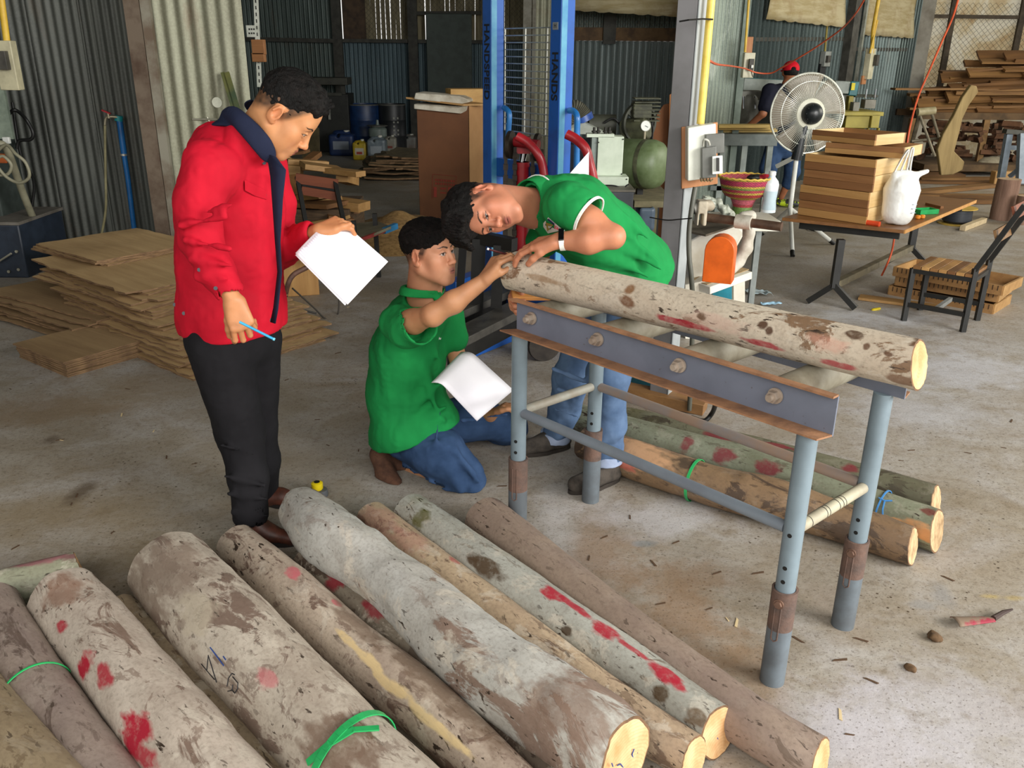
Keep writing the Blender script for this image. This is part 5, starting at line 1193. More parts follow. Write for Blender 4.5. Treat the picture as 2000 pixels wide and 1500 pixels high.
# yellow conduit + cream box, upper left corner
YC=6.3
r1=thing('switch_box','cream electrical box with yellow conduit at the top left corner','switch box',PY(18,130,YC))
MB().box(PY(16,128,YC),(.13,.08,.32)).build('case',cream,r1,bevel=.006); MB().box(PY(7,118,YC-.06),(.06,.05,.12)).build('breaker',M('dark_breaker','4a4740','33312c'),r1,bevel=.003)
MB().tube([PY(14,86,YC),PY(0,-20,YC)],.022,14).build('conduit',M('yellow_conduit','d8b43a','c29a28',rough=.45),r1)
MB().tube(smooth([PY(17,90,YC-.02),PY(25,105,YC-.02),PY(24,120,YC-.02),PY(15,118,YC-.02)]),.006,8).build('cord',blk,r1)
# tap with blue pipe
YTp=7.72
tp=thing('water_tap','brass water tap with red lever on blue pipe against the grey wall','tap',V(PY(262,470,YTp).x,YTp,0))
bp=M('blue_pvc','1f6fb5','185a96',rough=.4)
MB().tube([PY(268,495,YTp),PY(250,350,YTp),PY(243,305,YTp)],.022,16).tube([PY(243,305,YTp),PY(233,232,YTp)],.026,16).build('blue_pipe',bp,tp)
MB().tube([PY(232,236,YTp),PY(232,226,YTp)],.034,14).build('elbow',M('teal_elbow','1f9aa0','187d84',rough=.4),tp)
br=M('old_brass','b0a890','857a60',rough=.4,metal=.6)
MB().tube(smooth([PY(231,229,YTp-.02),PY(215,228,YTp-.04),PY(207,231,YTp-.04),PY(205,244,YTp-.04)]),.012,12).tube([PY(213,231,YTp-.04),PY(211,220,YTp-.04)],.014,10).build('tap_body',br,tp)
MB().bar(PY(199,215,YTp-.05),PY(216,222,YTp-.05),.018,.012).build('red_lever',M('red_lever_paint','b3202a','8f1720',rough=.4),tp)
MB().tube([PY(242,304,YTp),PY(241.5,300,YTp)],.03,14).build('clamp',M('wire_clamp','c9c6bb','a9a698',metal=.6,rough=.4),tp)
MB().tube(smooth([PY(205,245,YTp-.05),PY(206,330,YTp-.05),PY(207,400,YTp-.05),PY(202,440,YTp-.05),PY(195,470,YTp-.05)]),.011,10).build('thin_hose',M('beige_hose','9b946f','857e5c',rough=.5),tp)
# items on the zinc panel
yb=7.12
mb=MB().tube([PY(376,233,yb+.055),PY(424,233,yb+.055)],.008,8).tube([PY(405,229,yb+.06),PY(411,242,yb+.06)],.009,8)
single(mb,'tap_wrench',bpy.data.materials['pale_steel'],'small steel T shaped wrench on the pale corrugated panel behind the red jacket','wrench')
q0=PY(442,142,yb+.02); q1_=PY(466,222,yb-.12); qd=(q1_-q0)*(q0.z/(q0.z-q1_.z)); mb=MB().bar(q0,q0+qd,.02,.045,up=(1,0,0)).bar(q0-V(.028,0,0),q0-V(.028,0,0)+qd,.02,.03,up=(1,0,0))
single(mb,'painted_batten',M('olive_batten','6d6b33','3a4a32',rough=.7,scale=3),'olive green batten leaning on the pale panel above the red jacket','batten')
p=PY(424,200,yb+.07); single(MB().lathe([(.04,0),(.04,.004)],p,axis=(0,-1,0),n=20),'hole_light_disc',M('hole_light','d8d9c8','b8bba6',rough=.35,metal=.3),'round bright spot painted as light through a hole in the pale corrugated panel','light spot')  # bright disc painted in for light through a hole
# white slotted upright with wood blocks
yu=8.6; su=thing('slotted_upright','white slotted angle upright with two wood blocks, above the person in red','rack upright',V(PY(505,300,yu).x,yu,0))
wht=M('slotted_white','e2e4d8','c6c9bb',rough=.45)
mb=MB(); mb.bar(PY(499,-20,yu),PY(507,170,yu),.045,.004,up=(0,1,0)); mb.bar(PY(499,-20,yu)+V(-.02,.02,0),PY(507,170,yu)+V(-.02,.02,0),.004,.04,up=(0,1,0)); mb.build('upright',wht,su)
MB().box(PY(491,61,yu-.01),(.09,.004,.1)).build('bracket_plate',wht,su)
mb=MB()
for k in range(13): mb.box(PY(499.4+k*.6,2+k*13,yu-.004),(.008,.004,.03))
for i in range(3):
    for j in range(2): mb.box(PY(487+i*4.5,57+j*8,yu-.014),(.012,.004,.014))
o=mb.build('slots',M('slot_dark','23241f','171814'),su)
wd1=Mwood('block_wood','b0794a','8f5f38',axis=0)
tag(single(MB().box(PY(505.5,92,yu-.06),(.115,.08,.13)),'wood_block',wd1,'upper square wood block fixed to the white slotted upright','wood block',bevel=.004))
tag(single(MB().box(PY(506,112,yu-.06),(.115,.08,.08)),'wood_block',wd1,'lower notched wood block fixed to the white slotted upright','wood block',bevel=.004))
# ---- board, box, trestle, chair, scraps behind the person in red
wl=Mwood('pine_light','c79a5e','a97c45',axis=2,scale=1.4); wl0=Mwood('pine_flat','b8915c','96703f',axis=0,scale=1.6); wdk=Mwood('offcut_brown','8a6239','6b4726',axis=0,scale=1.6)
mb=MB().prism([PY(528,300,6.0),PY(548,296,6.0),PY(582,478,5.55),PY(556,520,5.5),PY(535,480,5.6)],(0,.03,.005)); 
single(mb,'standing_board',wl,'tall pale wooden board standing behind the person in red','board')
b0=PZ(612,580); mb=MB().box((b0.x-.12,b0.y+.12,.15),(.26,.2,.30),rz=.3); single(mb,'wooden_box',wl,'low square wooden box on the floor behind the papers held in red sleeve','box',bevel=.004)
# trestle of rusty bent tube with wire
tr_=thing('bent_tube_trestle','rusty bent tube trestle with wire brace beside the low wooden box','trestle',PZ(600,620))
rt=M('rusty_tube','6b4a3c','4b332a',rough=.6,scale=14,bump=.2)
MB().tube(smooth([PZ(553,612,.02),PY(560,565,5.6),PY(572,538,5.6),PY(600,522,5.65),PY(640,500,5.75)]),.017,12).build('front_tube',rt,tr_)
MB().tube(smooth([PY(571,563,5.6),PY(612,600,5.7),PY(635,622,5.72),PY(655,622,5.8),PY(662,600,5.85),PY(660,560,5.9)]),.006,8).build('wire_brace',M('dark_wire','3b352d','2a251f'),tr_)
MB().tube([PY(560,598,5.62),PY(618,612,5.7)],.007,8).build('cross_wire',bpy.data.materials['dark_wire'],tr_)
mb=MB().bar(PY(545,500,5.9),PY(700,478,6.3),.28,.03); mb.build('dark_top',M('dark_seat','3e2a24','2a1c18'),tr_)
# small folding table with red edge
ft=thing('folding_table','low table with red painted edge and blue end cap behind the papers','table',PZ(740,540))
ty=6.6
a0,a1,a2,a3=PY(640,440,7.0),PY(745,442,7.1),PY(762,446,6.9),PY(690,478,6.4)
MB().prism([PY(650,446,7.15),PY(735,436,7.2),PY(764,447,6.75),PY(700,474,6.45)],(0,0,.02)).build('table_top',M('grey_board','77705a','5f5946',rough=.8),ft)
MB().bar(PY(694,472,6.42),PY(752,450,6.72),.02,.025).build('red_edge',M('worn_red','8f2d2a','6a2320',rough=.5,scale=20),ft)
MB().bar(PY(750,451,6.72),PY(774,441,6.85),.035,.045).build('blue_end_cap',M('blue_cap','2f78a8','256389',rough=.4),ft)
for x,y in ((740,541),(700,560)): p=PZ(x,y); MB().bar((p.x,p.y,0),(p.x-.01,p.y,.52),.035,.035).build('leg',M('black_steel','1d1d1b','121211',rough=.45),ft)
# dark framed chair
chm=bpy.data.materials['black_steel']; slat=Mwood('reddish_slat','8a4a2c','6b3620',axis=0)
yc=7.6
bcv=thing('dining_chair','black framed chair with wooden back slats, among offcuts behind the person in red','chair',PZ(640,500))
MB().bar(PY(580,345,yc),PY(602,460,yc-.25),.035,.035).build('back_post',chm,bcv); MB().bar(PY(654,355,yc-.02),PY(675,450,yc-.27),.035,.035).build('back_post',chm,bcv)
MB().bar(PY(584,362,yc),PY(656,372,yc),.03,.03).build('cross_bar',chm,bcv)
MB().bar(PY(578,348,yc-.03),PY(660,360,yc-.03),.02,.085).build('back_slat',slat,bcv); MB().bar(PY(590,372,yc-.06),PY(662,384,yc-.06),.02,.07).build('back_slat',slat,bcv)
MB().prism([PY(600,455,yc-.25),PY(676,448,yc-.27),PY(690,470,yc-.7),PY(600,480,yc-.7)],(0,0,.02)).build('seat',slat,bcv)
for x,y in ((602,462),(675,452)): p=PY(x,y,yc-.26); MB().bar(p,(p.x,p.y,0),.03,.03).build('leg',chm,bcv)
# offcuts heaped behind the chair
r=random.Random(5); i=0
GO='wood offcuts heaped behind the black framed chair'
for (x0,y0,x1,y1,wz,hz,Yd) in ((550,315,580,330,.1,.14,8.6),(560,320,640,325,.1,.1,8.5),(590,322,665,332,.3,.05,8.3),(640,332,705,340,.12,.05,8.3),(660,336,700,342,.08,.04,8.2),(600,315,620,300,.1,.05,9.0),(560,300,600,296,.2,.03,9.2),(575,405,668,388,.05,.05,7.9),(560,395,660,400,.3,.04,8.0),(650,395,712,404,.2,.08,8.0),(610,415,700,410,.12,.05,7.9),(560,420,600,430,.2,.05,7.8),(640,425,690,432,.12,.05,7.7),(590,385,640,380,.2,.06,8.1),(560,345,590,380,.2,.04,8.2),(668,345,690,352,.12,.1,8.2),(600,437,680,424,.08,.03,7.7),(545,335,590,338,.25,.16,8.5)):
    mb=MB().bar(PY(x0,y0,Yd),PY(x1,y1,Yd+r.uniform(-.3,.3)),wz,hz); o=single(mb,'wood_offcut',wdk if r.random()<.4 else wl0,'sawn wood offcut in the heap behind the black framed chair','wood offcut',GO,bevel=.003)
# supports below heap so that it stands on the floor
p=PZ(600,470); q=PZ(690,450)
mb=MB().box(((PY(620,380,8.2).x),8.15,.2),(.75,.8,.4)); single(mb,'slatted_pallet_box',M('dim_crate','5a4630','3e3021',rough=.8,scale=9,stretch=(1,1,8)),'dark wooden crate that carries the offcut heap','crate',bevel=.005)
# sawdust heap
mb=MB(); c=PZ(780,462); n=30
def fn(u,v):
    a=u*2*math.pi; rr=v; x=c.x+math.cos(a)*rr*.75*(1+.15*mnoise.noise(V(math.cos(a)*2,math.sin(a)*2,0))); y=c.y+math.sin(a)*rr*.9
    h=max(0,(1-rr**1.5))*.2*(1+.4*mnoise.noise(V(x*3,y*3,1))); return V(x,y,h+.001)
mb.grid(fn,36,12); o=single(mb,'sawdust_heap',M('sawdust','9a7a4a','76592f',rough=.95,scale=26,bump=.5),'low heap of brown sawdust on the dark floor by the cabinet','sawdust',origin=(c.x,c.y,0)); o['kind']='stuff'
# ================= FAR LEFT BAY =================
def jug(px0,px1,py0,py1,label,body,Y,cap='c9c9bd',lab=None,lab2=None,name='jerry_can',cat='jerry can',liquid=None):
    Y=PZ(px0,py1).y; a=PY(px0,py1,Y); b=PY(px1,py0,Y); w_=b.x-a.x; h_=b.z-max(a.z,0); z0=max(a.z,0); cx=(a.x+b.x)/2
    r=thing(name,label,cat,V(cx,Y,z0)); sd=Sdf(); hh=h_*.82
    sd.box((cx,Y,z0+hh/2),(w_/2,w_*.36,hh/2),None,w_*.12,.02); sd.cap((cx-w_*.22,Y,z0+hh*.97),(cx+w_*.2,Y,z0+hh*1.02),w_*.16,w_*.14,.03); sd.cap((cx-w_*.1,Y-.2,z0+hh*.93),(cx-w_*.1,Y+.2,z0+hh*.93),w_*.07,w_*.07,.01,'s')
    o=tomesh([sd.mesh(.014)],'body',body,r)
    MB().lathe([(w_*.13,0),(w_*.13,h_*.12),(w_*.1,h_*.14)],(cx+w_*.18,Y,z0+hh*1.0),n=16).build('cap',M('cap_'+cap,cap,rough=.4),r)
    if lab: MB().box((cx,Y-w_*.37,z0+hh*.5),(w_*.62,.006,hh*.38)).build('label',M('label_'+lab,lab,rough=.6),r)
    if lab2: MB().box((cx,Y-w_*.37-.005,z0+hh*.42),(w_*.4,.006,hh*.14)).build('label_print',M('label_'+lab2,lab2,rough=.6),r)
    return r
jug(646,692,252,303,'large blue jerry can left of the yellow one, on the floor',M('jug_blue','20345e','142548',rough=.45),15.2,lab='7d8590')
jug(691,716,270,312,'yellow jerry can with red and white label',M('jug_yellow','b59a24','94801c',rough=.45),14.8,lab='b5b0a0',lab2='9c3a2a')
jug(720,753,262,313,'translucent grey jerry can with pale label beside the yellow one',M('jug_clear','6f7a80','55616b',rough=.35),14.7,lab='8e969c')
jug(752,774,262,299,'white jerry can with red print behind the translucent one',M('jug_white','8f8d80','76746a',rough=.45),15.3,lab='8a8478',lab2='7d3a2c')
jug(785,813,260,294,'grey and rust stained jerry can nearest the brown cabinet',M('jug_grey','6d6f6c','5a4a3c',rough=.5,scale=3),15.4)
def drum(px0,px1,py0,py1,label,m,Y,dots=False):
    a=PY(px0,py1,Y); b=PY(px1,py0,Y); R_=(b.x-a.x)/2; cx=(a.x+b.x)/2; h=b.z
    r=thing('steel_drum',label,'drum',V(cx,Y,0)); pr=[(R_,0),(R_,h*.33),(R_*1.02,h*.345),(R_,h*.36),(R_,h*.66),(R_*1.02,h*.675),(R_,h*.69),(R_,h),(R_*.97,h),(R_*.97,h-.02)]
    MB().lathe(pr,(cx,Y,0),n=32).build('shell',m,r,ang=1.2); MB().lathe([(R_*1.02,h-.02),(R_*1.02,h),(R_*.98,h)],(cx,Y,0),n=32,cap=False).build('rim',M('drum_rim','5d5c54','45443d',rough=.5),r)
    if dots:
        mb=MB(); 
        for i in range(2):
            for j in range(5):
                if (i,j)!=(1,2): mb.box((cx+.06+i*.07,Y-R_*1.0,h*.72-j*.07),(.03,.01,.03))
        mb.build('white_print',M('drum_print','9a9a90','80807a'),r)
drum(684,742,203,290,'blue steel drum against the back wall',M('drum_blue','17345f','102546',rough=.45),16.3)
drum(742,792,203,286,'black steel drum with white print, right of the blue drum',M('drum_black','1c1f22','121416',rough=.45),16.3,True)
pl=thing('canister','pale green cylindrical canister standing in front of the two drums','canister',PZ(738,300)); c=PY(738,262,15.6); 
MB().lathe([(.1,0),(.16,.02),(.16,.25),(.12,.29),(.16,.33),(.16,.45),(.1,.5),(.03,.52),(.02,.6)],V(c.x,15.6,0),n=24).build('body',M('canister_green','74807a','5d6862',rough=.4),pl)
MB().lathe([(.18,0),(.18,.012)],V(c.x,15.6,.5),n=24).build('tray',M('drum_rim','5d5c54'),pl)
# dark machine in the corner
ro=thing('old_machine','dark dusty machine in the far corner left of the blue drum','machine',V(PY(650,230,16.2).x,16.2,0))
x0,x1=PY(612,200,16.2).x,PY(684,200,16.2).x
dk=M('machine_black','23241f','151612',rough=.6); dk2=M('machine_dim','3a3a31','2a2a23',rough=.6)
MB().box(((x0+x1)/2,16.3,.5),((x1-x0),.6,1.0)).build('body',dk,ro,bevel=.01); MB().box(((x0+x1)/2,16.1,PY(650,158,16.1).z),((x1-x0)*1.08,.5,.12)).build('top_plate',dk2,ro,bevel=.01)
for xx in (x0+.08,x1-.08): MB().box((xx,16.05,.62),(.07,.07,1.25)).build('side_post',dk2,ro)
MB().box((PY(642,222,15.9).x,15.95,PY(642,222,15.95).z),(.04,.02,.2)).build('pale_strip',M('pale_strip','8f9088','77786f'),ro)
MB().box(((x0+x1)/2,15.98,1.0),((x1-x0)*.7,.05,.05)).build('cross_rail',dk2,ro)
# waste sheets heap
r=random.Random(8); shm=M('dim_sheet','6d6248','544a35',rough=.85)
for k in range(9):
    z=.03+.036*k; c=PZ(800+r.uniform(-12,12),358); L=1.5-k*.06
    o=sheet_proto(L,1.0,.025,60+k,shm,.05,.08); o.location=(c.x+r.uniform(-.1,.1),c.y+.8+r.uniform(-.1,.1),z+.02); o.rotation_euler=(0,0,r.uniform(-.2,.2)); o.name='warped_sheet'; tag(o,'warped dark sheet in the low heap left of the brown cabinet','wood sheet','warped sheets left of the brown cabinet')
o=single(MB().prism([PY(590,262,13.),PY(606,248,13.),PY(622,250,13.),PY(624,300,12.9),PY(590,312,12.9)],(0,.05,0)),'rounded_board',M('grey_brown_board','5d5238','473e2a',rough=.85),'dull rounded board leaning behind the face of the person in red','board')
# ---- brown cabinet / carton with things on top
c0=PZ(820,428); Yc=c0.y; xr=PY(916,300,Yc).x; zt=PY(860,206,Yc).z
cb=thing('tall_carton','tall brown carton left of the blue stacker, with red print low on its face','carton',V((c0.x+xr)/2,Yc+.25,0))
ctm=M('carton_brown','70472a','5d3a22',rough=.8,scale=2); cts=M('carton_lit_side','b0875a','9c744a',rough=.8,scale=2)
d=V(.28,.50,0)
MB().prism([V(c0.x,Yc,0),V(xr,Yc-.05,0),V(xr+.22,Yc+.5,0),V(c0.x+.2,Yc+.55,0)],(0,0,zt)).build('box',ctm,cb,bevel=.006)
o=MB().prism([V(xr+.004,Yc-.055,.0),V(xr+.225,Yc+.5,.0),V(xr+.229,Yc+.497,.0),V(xr+.009,Yc-.06,.0)],(0,0,zt)).build('lit_side_panel',cts,cb)  # paler panel paints the light falling on the right side
rp=M('carton_red_print','8c3324','74281b',rough=.8)
fy=lambda px,py: PP(px,py,(c0.x,Yc),(xr,Yc-.05))+V(0,-.006,0)
mb=MB()
for (a,b) in (((845,340),(891,344)),((845,340),(844,388)),((891,344),(890,390))): mb.bar(fy(*a),fy(*b),.004,.004)
for yy in (351,358):
    for xx in range(850,886,5): mb.bar(fy(xx,yy+(xx-850)*.08),fy(xx+3.4,yy+(xx-847)*.08),.005,.022,up=(0,0,1))
for xx in (850,878): mb.bar(fy(xx,365),fy(xx,385),.035,.004,up=(0,1,0))
mb.bar(fy(860,368),fy(872,368),.005,.02); mb.bar(fy(860,376),fy(872,377),.005,.012); mb.build('red_print',rp,cb)
foam=M('dirty_foam','c9c4b4','a39a88',rough=.8,scale=6)
mb=MB().prism([PY(808,203,Yc-.05),PY(900,208,Yc-.1),PY(915,204,Yc-.05),PY(912,216,Yc-.05),PY(900,222,Yc-.1),PY(808,213,Yc-.05)],(.05,.35,0)); single(mb,'foam_slab',foam,'lower white foam slab under the thin board on the tall carton','foam slab',bevel=.01)
mb=MB().prism([PY(811,181,Yc-.05),PY(898,188,Yc-.1),PY(914,194,Yc-.05),PY(916,200,Yc-.05),PY(900,203,Yc-.1),PY(808,194,Yc-.05)],(.05,.35,0)); single(mb,'foam_slab',foam,'upper white foam slab lying on the thin board above the tall carton','foam slab',bevel=.01)
mb=MB().prism([PY(793,193,Yc),PY(905,207,Yc-.12),PY(955,206,Yc+.1),PY(850,192,Yc+.5)],(0,0,.018)); single(mb,'thin_board',wl0,'thin wooden board sandwiched between two foam slabs','board')
mb=MB().box(PY(912,188,Yc+.3),(.42,.25,.16),rz=.3); single(mb,'plywood_block',Mwood('ply_block','c19a58','a47c40',axis=0),'square plywood block on the thin board beside the left blue mast','wood block',bevel=.004)
# ================= BLUE STACKER =================
sb=M('stacker_blue','1c56a8','164680',rough=.35,scale=7,lo=.5,hi=.8); sbl=M('stacker_blue_worn','5fa3bf','3f86b0',rough=.4,scale=5); sred=M('stacker_red','a31f27','7f191f',rough=.35); grime_shade=M('grease_shade_black','1b1a18','0e0d0c',rough=.5); chn=M('greasy_chain','3a3026','241d16',rough=.6,metal=.4)
YL_,YR_=5.95,5.35
mL=V(PY(963,300,YL_).x,YL_,0); mR=V(PY(1092,300,YR_).x,YR_,0); sx=(mR-mL).normalized(); sf=V(-sx.y,sx.x,0); sf=sf if sf.y<0 else -sf  # sf: toward the forks
stk=thing('pallet_stacker','blue hand pallet stacker with red cylinder and greasy black forks','stacker',(mL+mR)/2)
for m_,sg in ((mL,1),(mR,-1)):
    mb=MB(); mb.bar(m_,m_+V(0,0,3.3),.1,.1,up=sf); ms=mb.build('mast',sb,stk,bevel=.004)
    MB().bar(m_+sx*.051+sf*.026+V(0,0,.3),m_+sx*.051+sf*.026+V(0,0,3.25),.004,.04,up=sf).build('worn_edge',sbl,ms)
txd=M('worn_black_letters','1a1d22','14161a',rough=.6)
for m_,py,body,sz in ((mL,122,'HANDSPEED',.082),(mR,150,'HANDS',.08)):
    p=PP(963 if m_ is mL else 1083,py,m_+sf*.10,m_+sf*.10+sx*1.0)
    text(body,sz,m_+sf*.0515+V(0,0,p.z),V(0,0,-1),sf,txd,'mast_lettering',stk,bold=.002)
p=PP(1084,50,mR+sf*.1,mR+sf*.1+sx); ob=MB().bar(V(mR.x,mR.y,p.z)+sf*.052+V(0,0,.02),V(mR.x,mR.y,p.z)+sf*.052-V(0,0,.02),.05,.003,up=sf).build('sticker',M('sticker_grey','9aa0a0','80868a'),stk)
text('H',.035,V(mR.x,mR.y,p.z)+sf*.055,sx if sx.x>0 else -sx,sf,txd,'sticker_letter',stk)
# mesh guard
mb=MB(); g0=mL+sx*.05-sf*.06; g1=mR-sx*.05-sf*.06; z0,z1=PY(1020,262,5.65).z,PY(1020,54,5.65).z
for k in range(16): z=z0+(z1-z0)*k/15; mb.tube([g0+V(0,0,z),g1+V(0,0,z)],.004,6)
for f in (.0,.36,.72,1.): mb.tube([g0+(g1-g0)*f+V(0,0,z0),g0+(g1-g0)*f+V(0,0,z1)],.0045,6)
mb.build('wire_guard',M('bright_wire','b8b9b0','8f9088',metal=.6,rough=.35),stk)
MB().box((mL+mR)/2-sf*.02+V(0,0,PY(1020,336,5.65).z),((mR-mL).length-.03,.05,.12),rz=math.atan2(sx.y,sx.x)).build('cross_beam',sb,stk,bevel=.003)
MB().box((mL+mR)/2+V(0,0,.18),((mR-mL).length+.1,.14,.16),rz=math.atan2(sx.y,sx.x)).build('lower_cross_beam',sb,stk,bevel=.003)
# cylinder, rod, yoke, chains
yc_=5.55; cb_=PY(1019,500,yc_); ct=PY(1020,316,yc_); 
MB().tube([V(ct.x,yc_,.3),ct],.042,20).tube([ct-V(0,0,.03),ct],.047,20).build('cylinder',sred,stk)
MB().tube([ct,PY(1024,296,yc_)],.022,16).build('piston_rod',M('chrome','d5d8da','b0b4b8',metal=1,rough=.12),stk)
MB().tube([PY(990,275,yc_),PY(1052,283,yc_-.1)],.03,14).box(PY(1022,283,yc_),(.09,.07,.1)).build('yoke',sred,stk)
for x,y in ((997,283),(1050,288)):
    c=PY(x,y,yc_-.03); MB().lathe([(.062,-.02),(.085,-.012),(.085,.012),(.062,.02)],c,axis=(1,-.3,0),n=20).build('chain_sprocket',chn,stk)
    q_=PY(x-9,y,yc_-.05); q2_=PY(x+9,y,yc_-.03)
    for a_ in (q_,q2_):
        k=0; mb=MB()
        while k<20: mb.box(V(a_.x,a_.y,a_.z-.03-k*.0345),(.03 if k%2 else .02,.03,.036)); k+=1
        mb.build('lift_chain',chn,stk)
for pts in ([(1010,266,5.4),(1030,278,5.38),(1050,300,5.35),(1060,325,5.35),(1064,365,5.35),(1064,420,5.4)],[(1107,262,5.0),(1125,272,4.98),(1143,290,4.95),(1152,320,4.95),(1160,360,4.95),(1163,420,5.0)]):
    MB().tube(smooth([PY(*q) for q in pts]),.027,14).build('red_handle',sred,stk)
for pts in ([(984,210,5.9),(990,214,5.85),(995,225,5.82),(993,262,5.82),(992,330,5.82)],[(1112,216,5.3),(1120,217,5.25),(1127,228,5.2),(1127,262,5.2),(1126,360,5.2)]):
    MB().tube(smooth([PY(*q) for q in pts]),.018,12).build('blue_handle',M('bright_blue_tube','2a78bd','1f62a3',rough=.3),stk)
# carriage and forks (greasy black), blue straddle legs
MB().bar(PY(846,444,5.55),PY(1005,478,5.15),.06,.075).build('carriage_bar',grime_shade,stk)
for (x,y0,y1,Yv,wd) in ((936,466,610,5.3,.085),(975,478,600,5.2,.07),(905,470,560,5.5,.05)): MB().bar(PY(x,y0,Yv),PY(x-6,y1,Yv),wd,.05,up=(0,1,0)).build('carriage_upright',grime_shade,stk)
def fork(a,b,z,w_,h_,m,nm): 
    A=PZ(*a,z); B=PZ(*b,z); MB().bar(A,B,w_,h_).build(nm,m,stk,bevel=.004)
greyfork=M('fork_dusty','4a4741','2c2a27',rough=.6,scale=9)
fork((850,628),(1010,560),.22,.13,.05,greyfork,'fork'); fork((872,672),(1012,602),.22,.16,.05,greyfork,'fork'); fork((846,655),(1010,583),.12,.05,.09,grime_shade,'fork_edge'); fork((880,700),(1012,632),.12,.05,.09,grime_shade,'fork_edge')
fork((905,686),(1020,640),.05,.1,.085,sb,'straddle_leg'); fork((880,560),(985,520),.05,.1,.085,sb,'straddle_leg')
wc=PZ(1062,672,.10); rr_=MB().lathe([(.06,-.03),(.1,-.028),(.105,0),(.1,.028),(.06,.03)],wc,axis=(.3,-1,.0),n=28).build('wheel',M('dirty_tyre','3f3832','2b2622',rough=.8,scale=12),stk)
MB().lathe([(.01,-.036),(.058,-.034),(.06,-.02)],wc,axis=(.3,-1,0),n=20).build('red_hub',M('worn_red_hub','8d2029','c7b6a8',rough=.5,scale=25,lo=.5,hi=.7),rr_)
# ================= behind the stacker =================
Yh=7.6
hp=thing('dust_hopper','white metal hopper with ribbed duct behind the right blue mast','machine',V(PY(1160,300,Yh).x,Yh,0))
wm=M('white_enamel','d9dfd2','c4cbbd',rough=.4); wmg=M('grey_enamel','8b918e','757b79',rough=.5)
t0=PY(1128,222,Yh); b4=[PY(1090,262,Yh-.1),PY(1185,262,Yh-.1),PY(1178,250,Yh+.6),PY(1100,250,Yh+.6)]; t4=[PY(1120,243,Yh+.1),PY(1142,240,Yh+.1),PY(1142,236,Yh+.3),PY(1122,238,Yh+.3)]
mb=MB(); mb.add(b4+t4,[(0,1,5,4),(1,2,6,5),(2,3,7,6),(3,0,4,7),(4,5,6,7),(3,2,1,0)]); mb.build('hopper',wm,hp,smooth=False)
MB().box((PY(1130,290,Yh).x,Yh+.1,PY(1130,290,Yh).z/2),(.42,.6,PY(1130,266,Yh).z)).build('body',M('navy_body','2e3746','222a36',rough=.5),hp)
sp=smooth([PY(1100,250,Yh+.2),PY(1112,225,Yh+.2),PY(1122,216,Yh+.2),PY(1134,225,Yh+.2),PY(1140,238,Yh+.2)],14); rs=[.085+.008*(i%2) for i in range(len(sp))]
MB().tube(sp,rs,16).build('ribbed_duct',M('duct_grey','5b5a4c','45443a',rough=.6),hp); MB().tube(sp[-12:],.096,16).build('blue_collar',M('duct_blue','2450a0','1b3f80',rough=.4),hp)
wb=thing('control_box','pale green control box with black fittings on top, beside the compressor','control box',V(PY(1190,345,7.0).x,7.0,PY(1190,345,7.0).z))
def fbox(px0,py0,px1,py1,Y,dp,m,nm,par,skew=0,**k):
    a=PY(px0,py1,Y); b=PY(px1,py0,Y); return MB().box(((a.x+b.x)/2,Y+dp/2,(a.z+b.z)/2),(b.x-a.x,dp,b.z-a.z)).build(nm,m,par,**k)
gb=M('box_pale_green','d5e0cc','c6d2bd',rough=.4)
fbox(1165,267,1219,345,7.0,.16,gb,'case',wb,bevel=.004); fbox(1153,268,1167,348,7.02,.14,M('box_shadow_side','8f9a93','7d8882'),'shaded_side',wb)  # darker grey paints the shaded side of the box
fbox(1146,262,1200,268,7.0,.1,gb,'top_bracket',wb)
for x in (1160,1168,1182,1190): MB().lathe([(.012,0),(.012,.02),(.02,.022),(.02,.034),(.01,.036),(.01,.06)],PY(x,264,7.03),n=10).build('cable_gland',M('gland_dark','2b2922','1c1b16'),wb)
for x,y in ((1169,278),(1217,272),(1214,340),(1171,345)): p=PY(x,y,6.998); MB().tube([p,p+V(0,-.006,0)],.006,8).build('screw',M('gland_dark','2b2922'),wb)
sb_=thing('control_box','low pale box with cables, under the larger control box','control box',PY(1198,369,6.9)); fbox(1165,346,1228,369,6.9,.2,gb,'case',sb_,bevel=.004)
for x,y in ((1169,357),(1224,350)): p=PY(x,y,6.898); MB().tube([p,p+V(0,-.006,0)],.006,8).build('screw',bpy.data.materials['gland_dark'],sb_)
MB().tube(smooth([PY(1160,364,6.85),PY(1185,362,6.85),PY(1205,364,6.85),PY(1217,372,6.85)]),.006,8).build('cable',blk,sb_); MB().tube(smooth([PY(1221,372,6.85),PY(1222,364,6.85),PY(1228,360,6.85)]),.006,8).build('cable',blk,sb_)
gc=thing('grey_cabinet','dark grey metal cabinet under the pale boxes, behind the green shirt','cabinet',V(PY(1205,400,6.7).x,6.8,0))
p0=PY(1150,374,6.7); p1=PY(1238,374,6.7); MB().box(((p0.x+p1.x)/2,6.9,p0.z/2),(p1.x-p0.x,.4,p0.z)).build('body',M('cab_grey','484b50','3a3d42',rough=.5),gc,bevel=.006); MB().box(((p0.x+p1.x)/2,6.9,p0.z+.008),(p1.x-p0.x+.02,.42,.016)).build('dusty_top',M('dusty_top','6f6a5c','57534a'),gc)
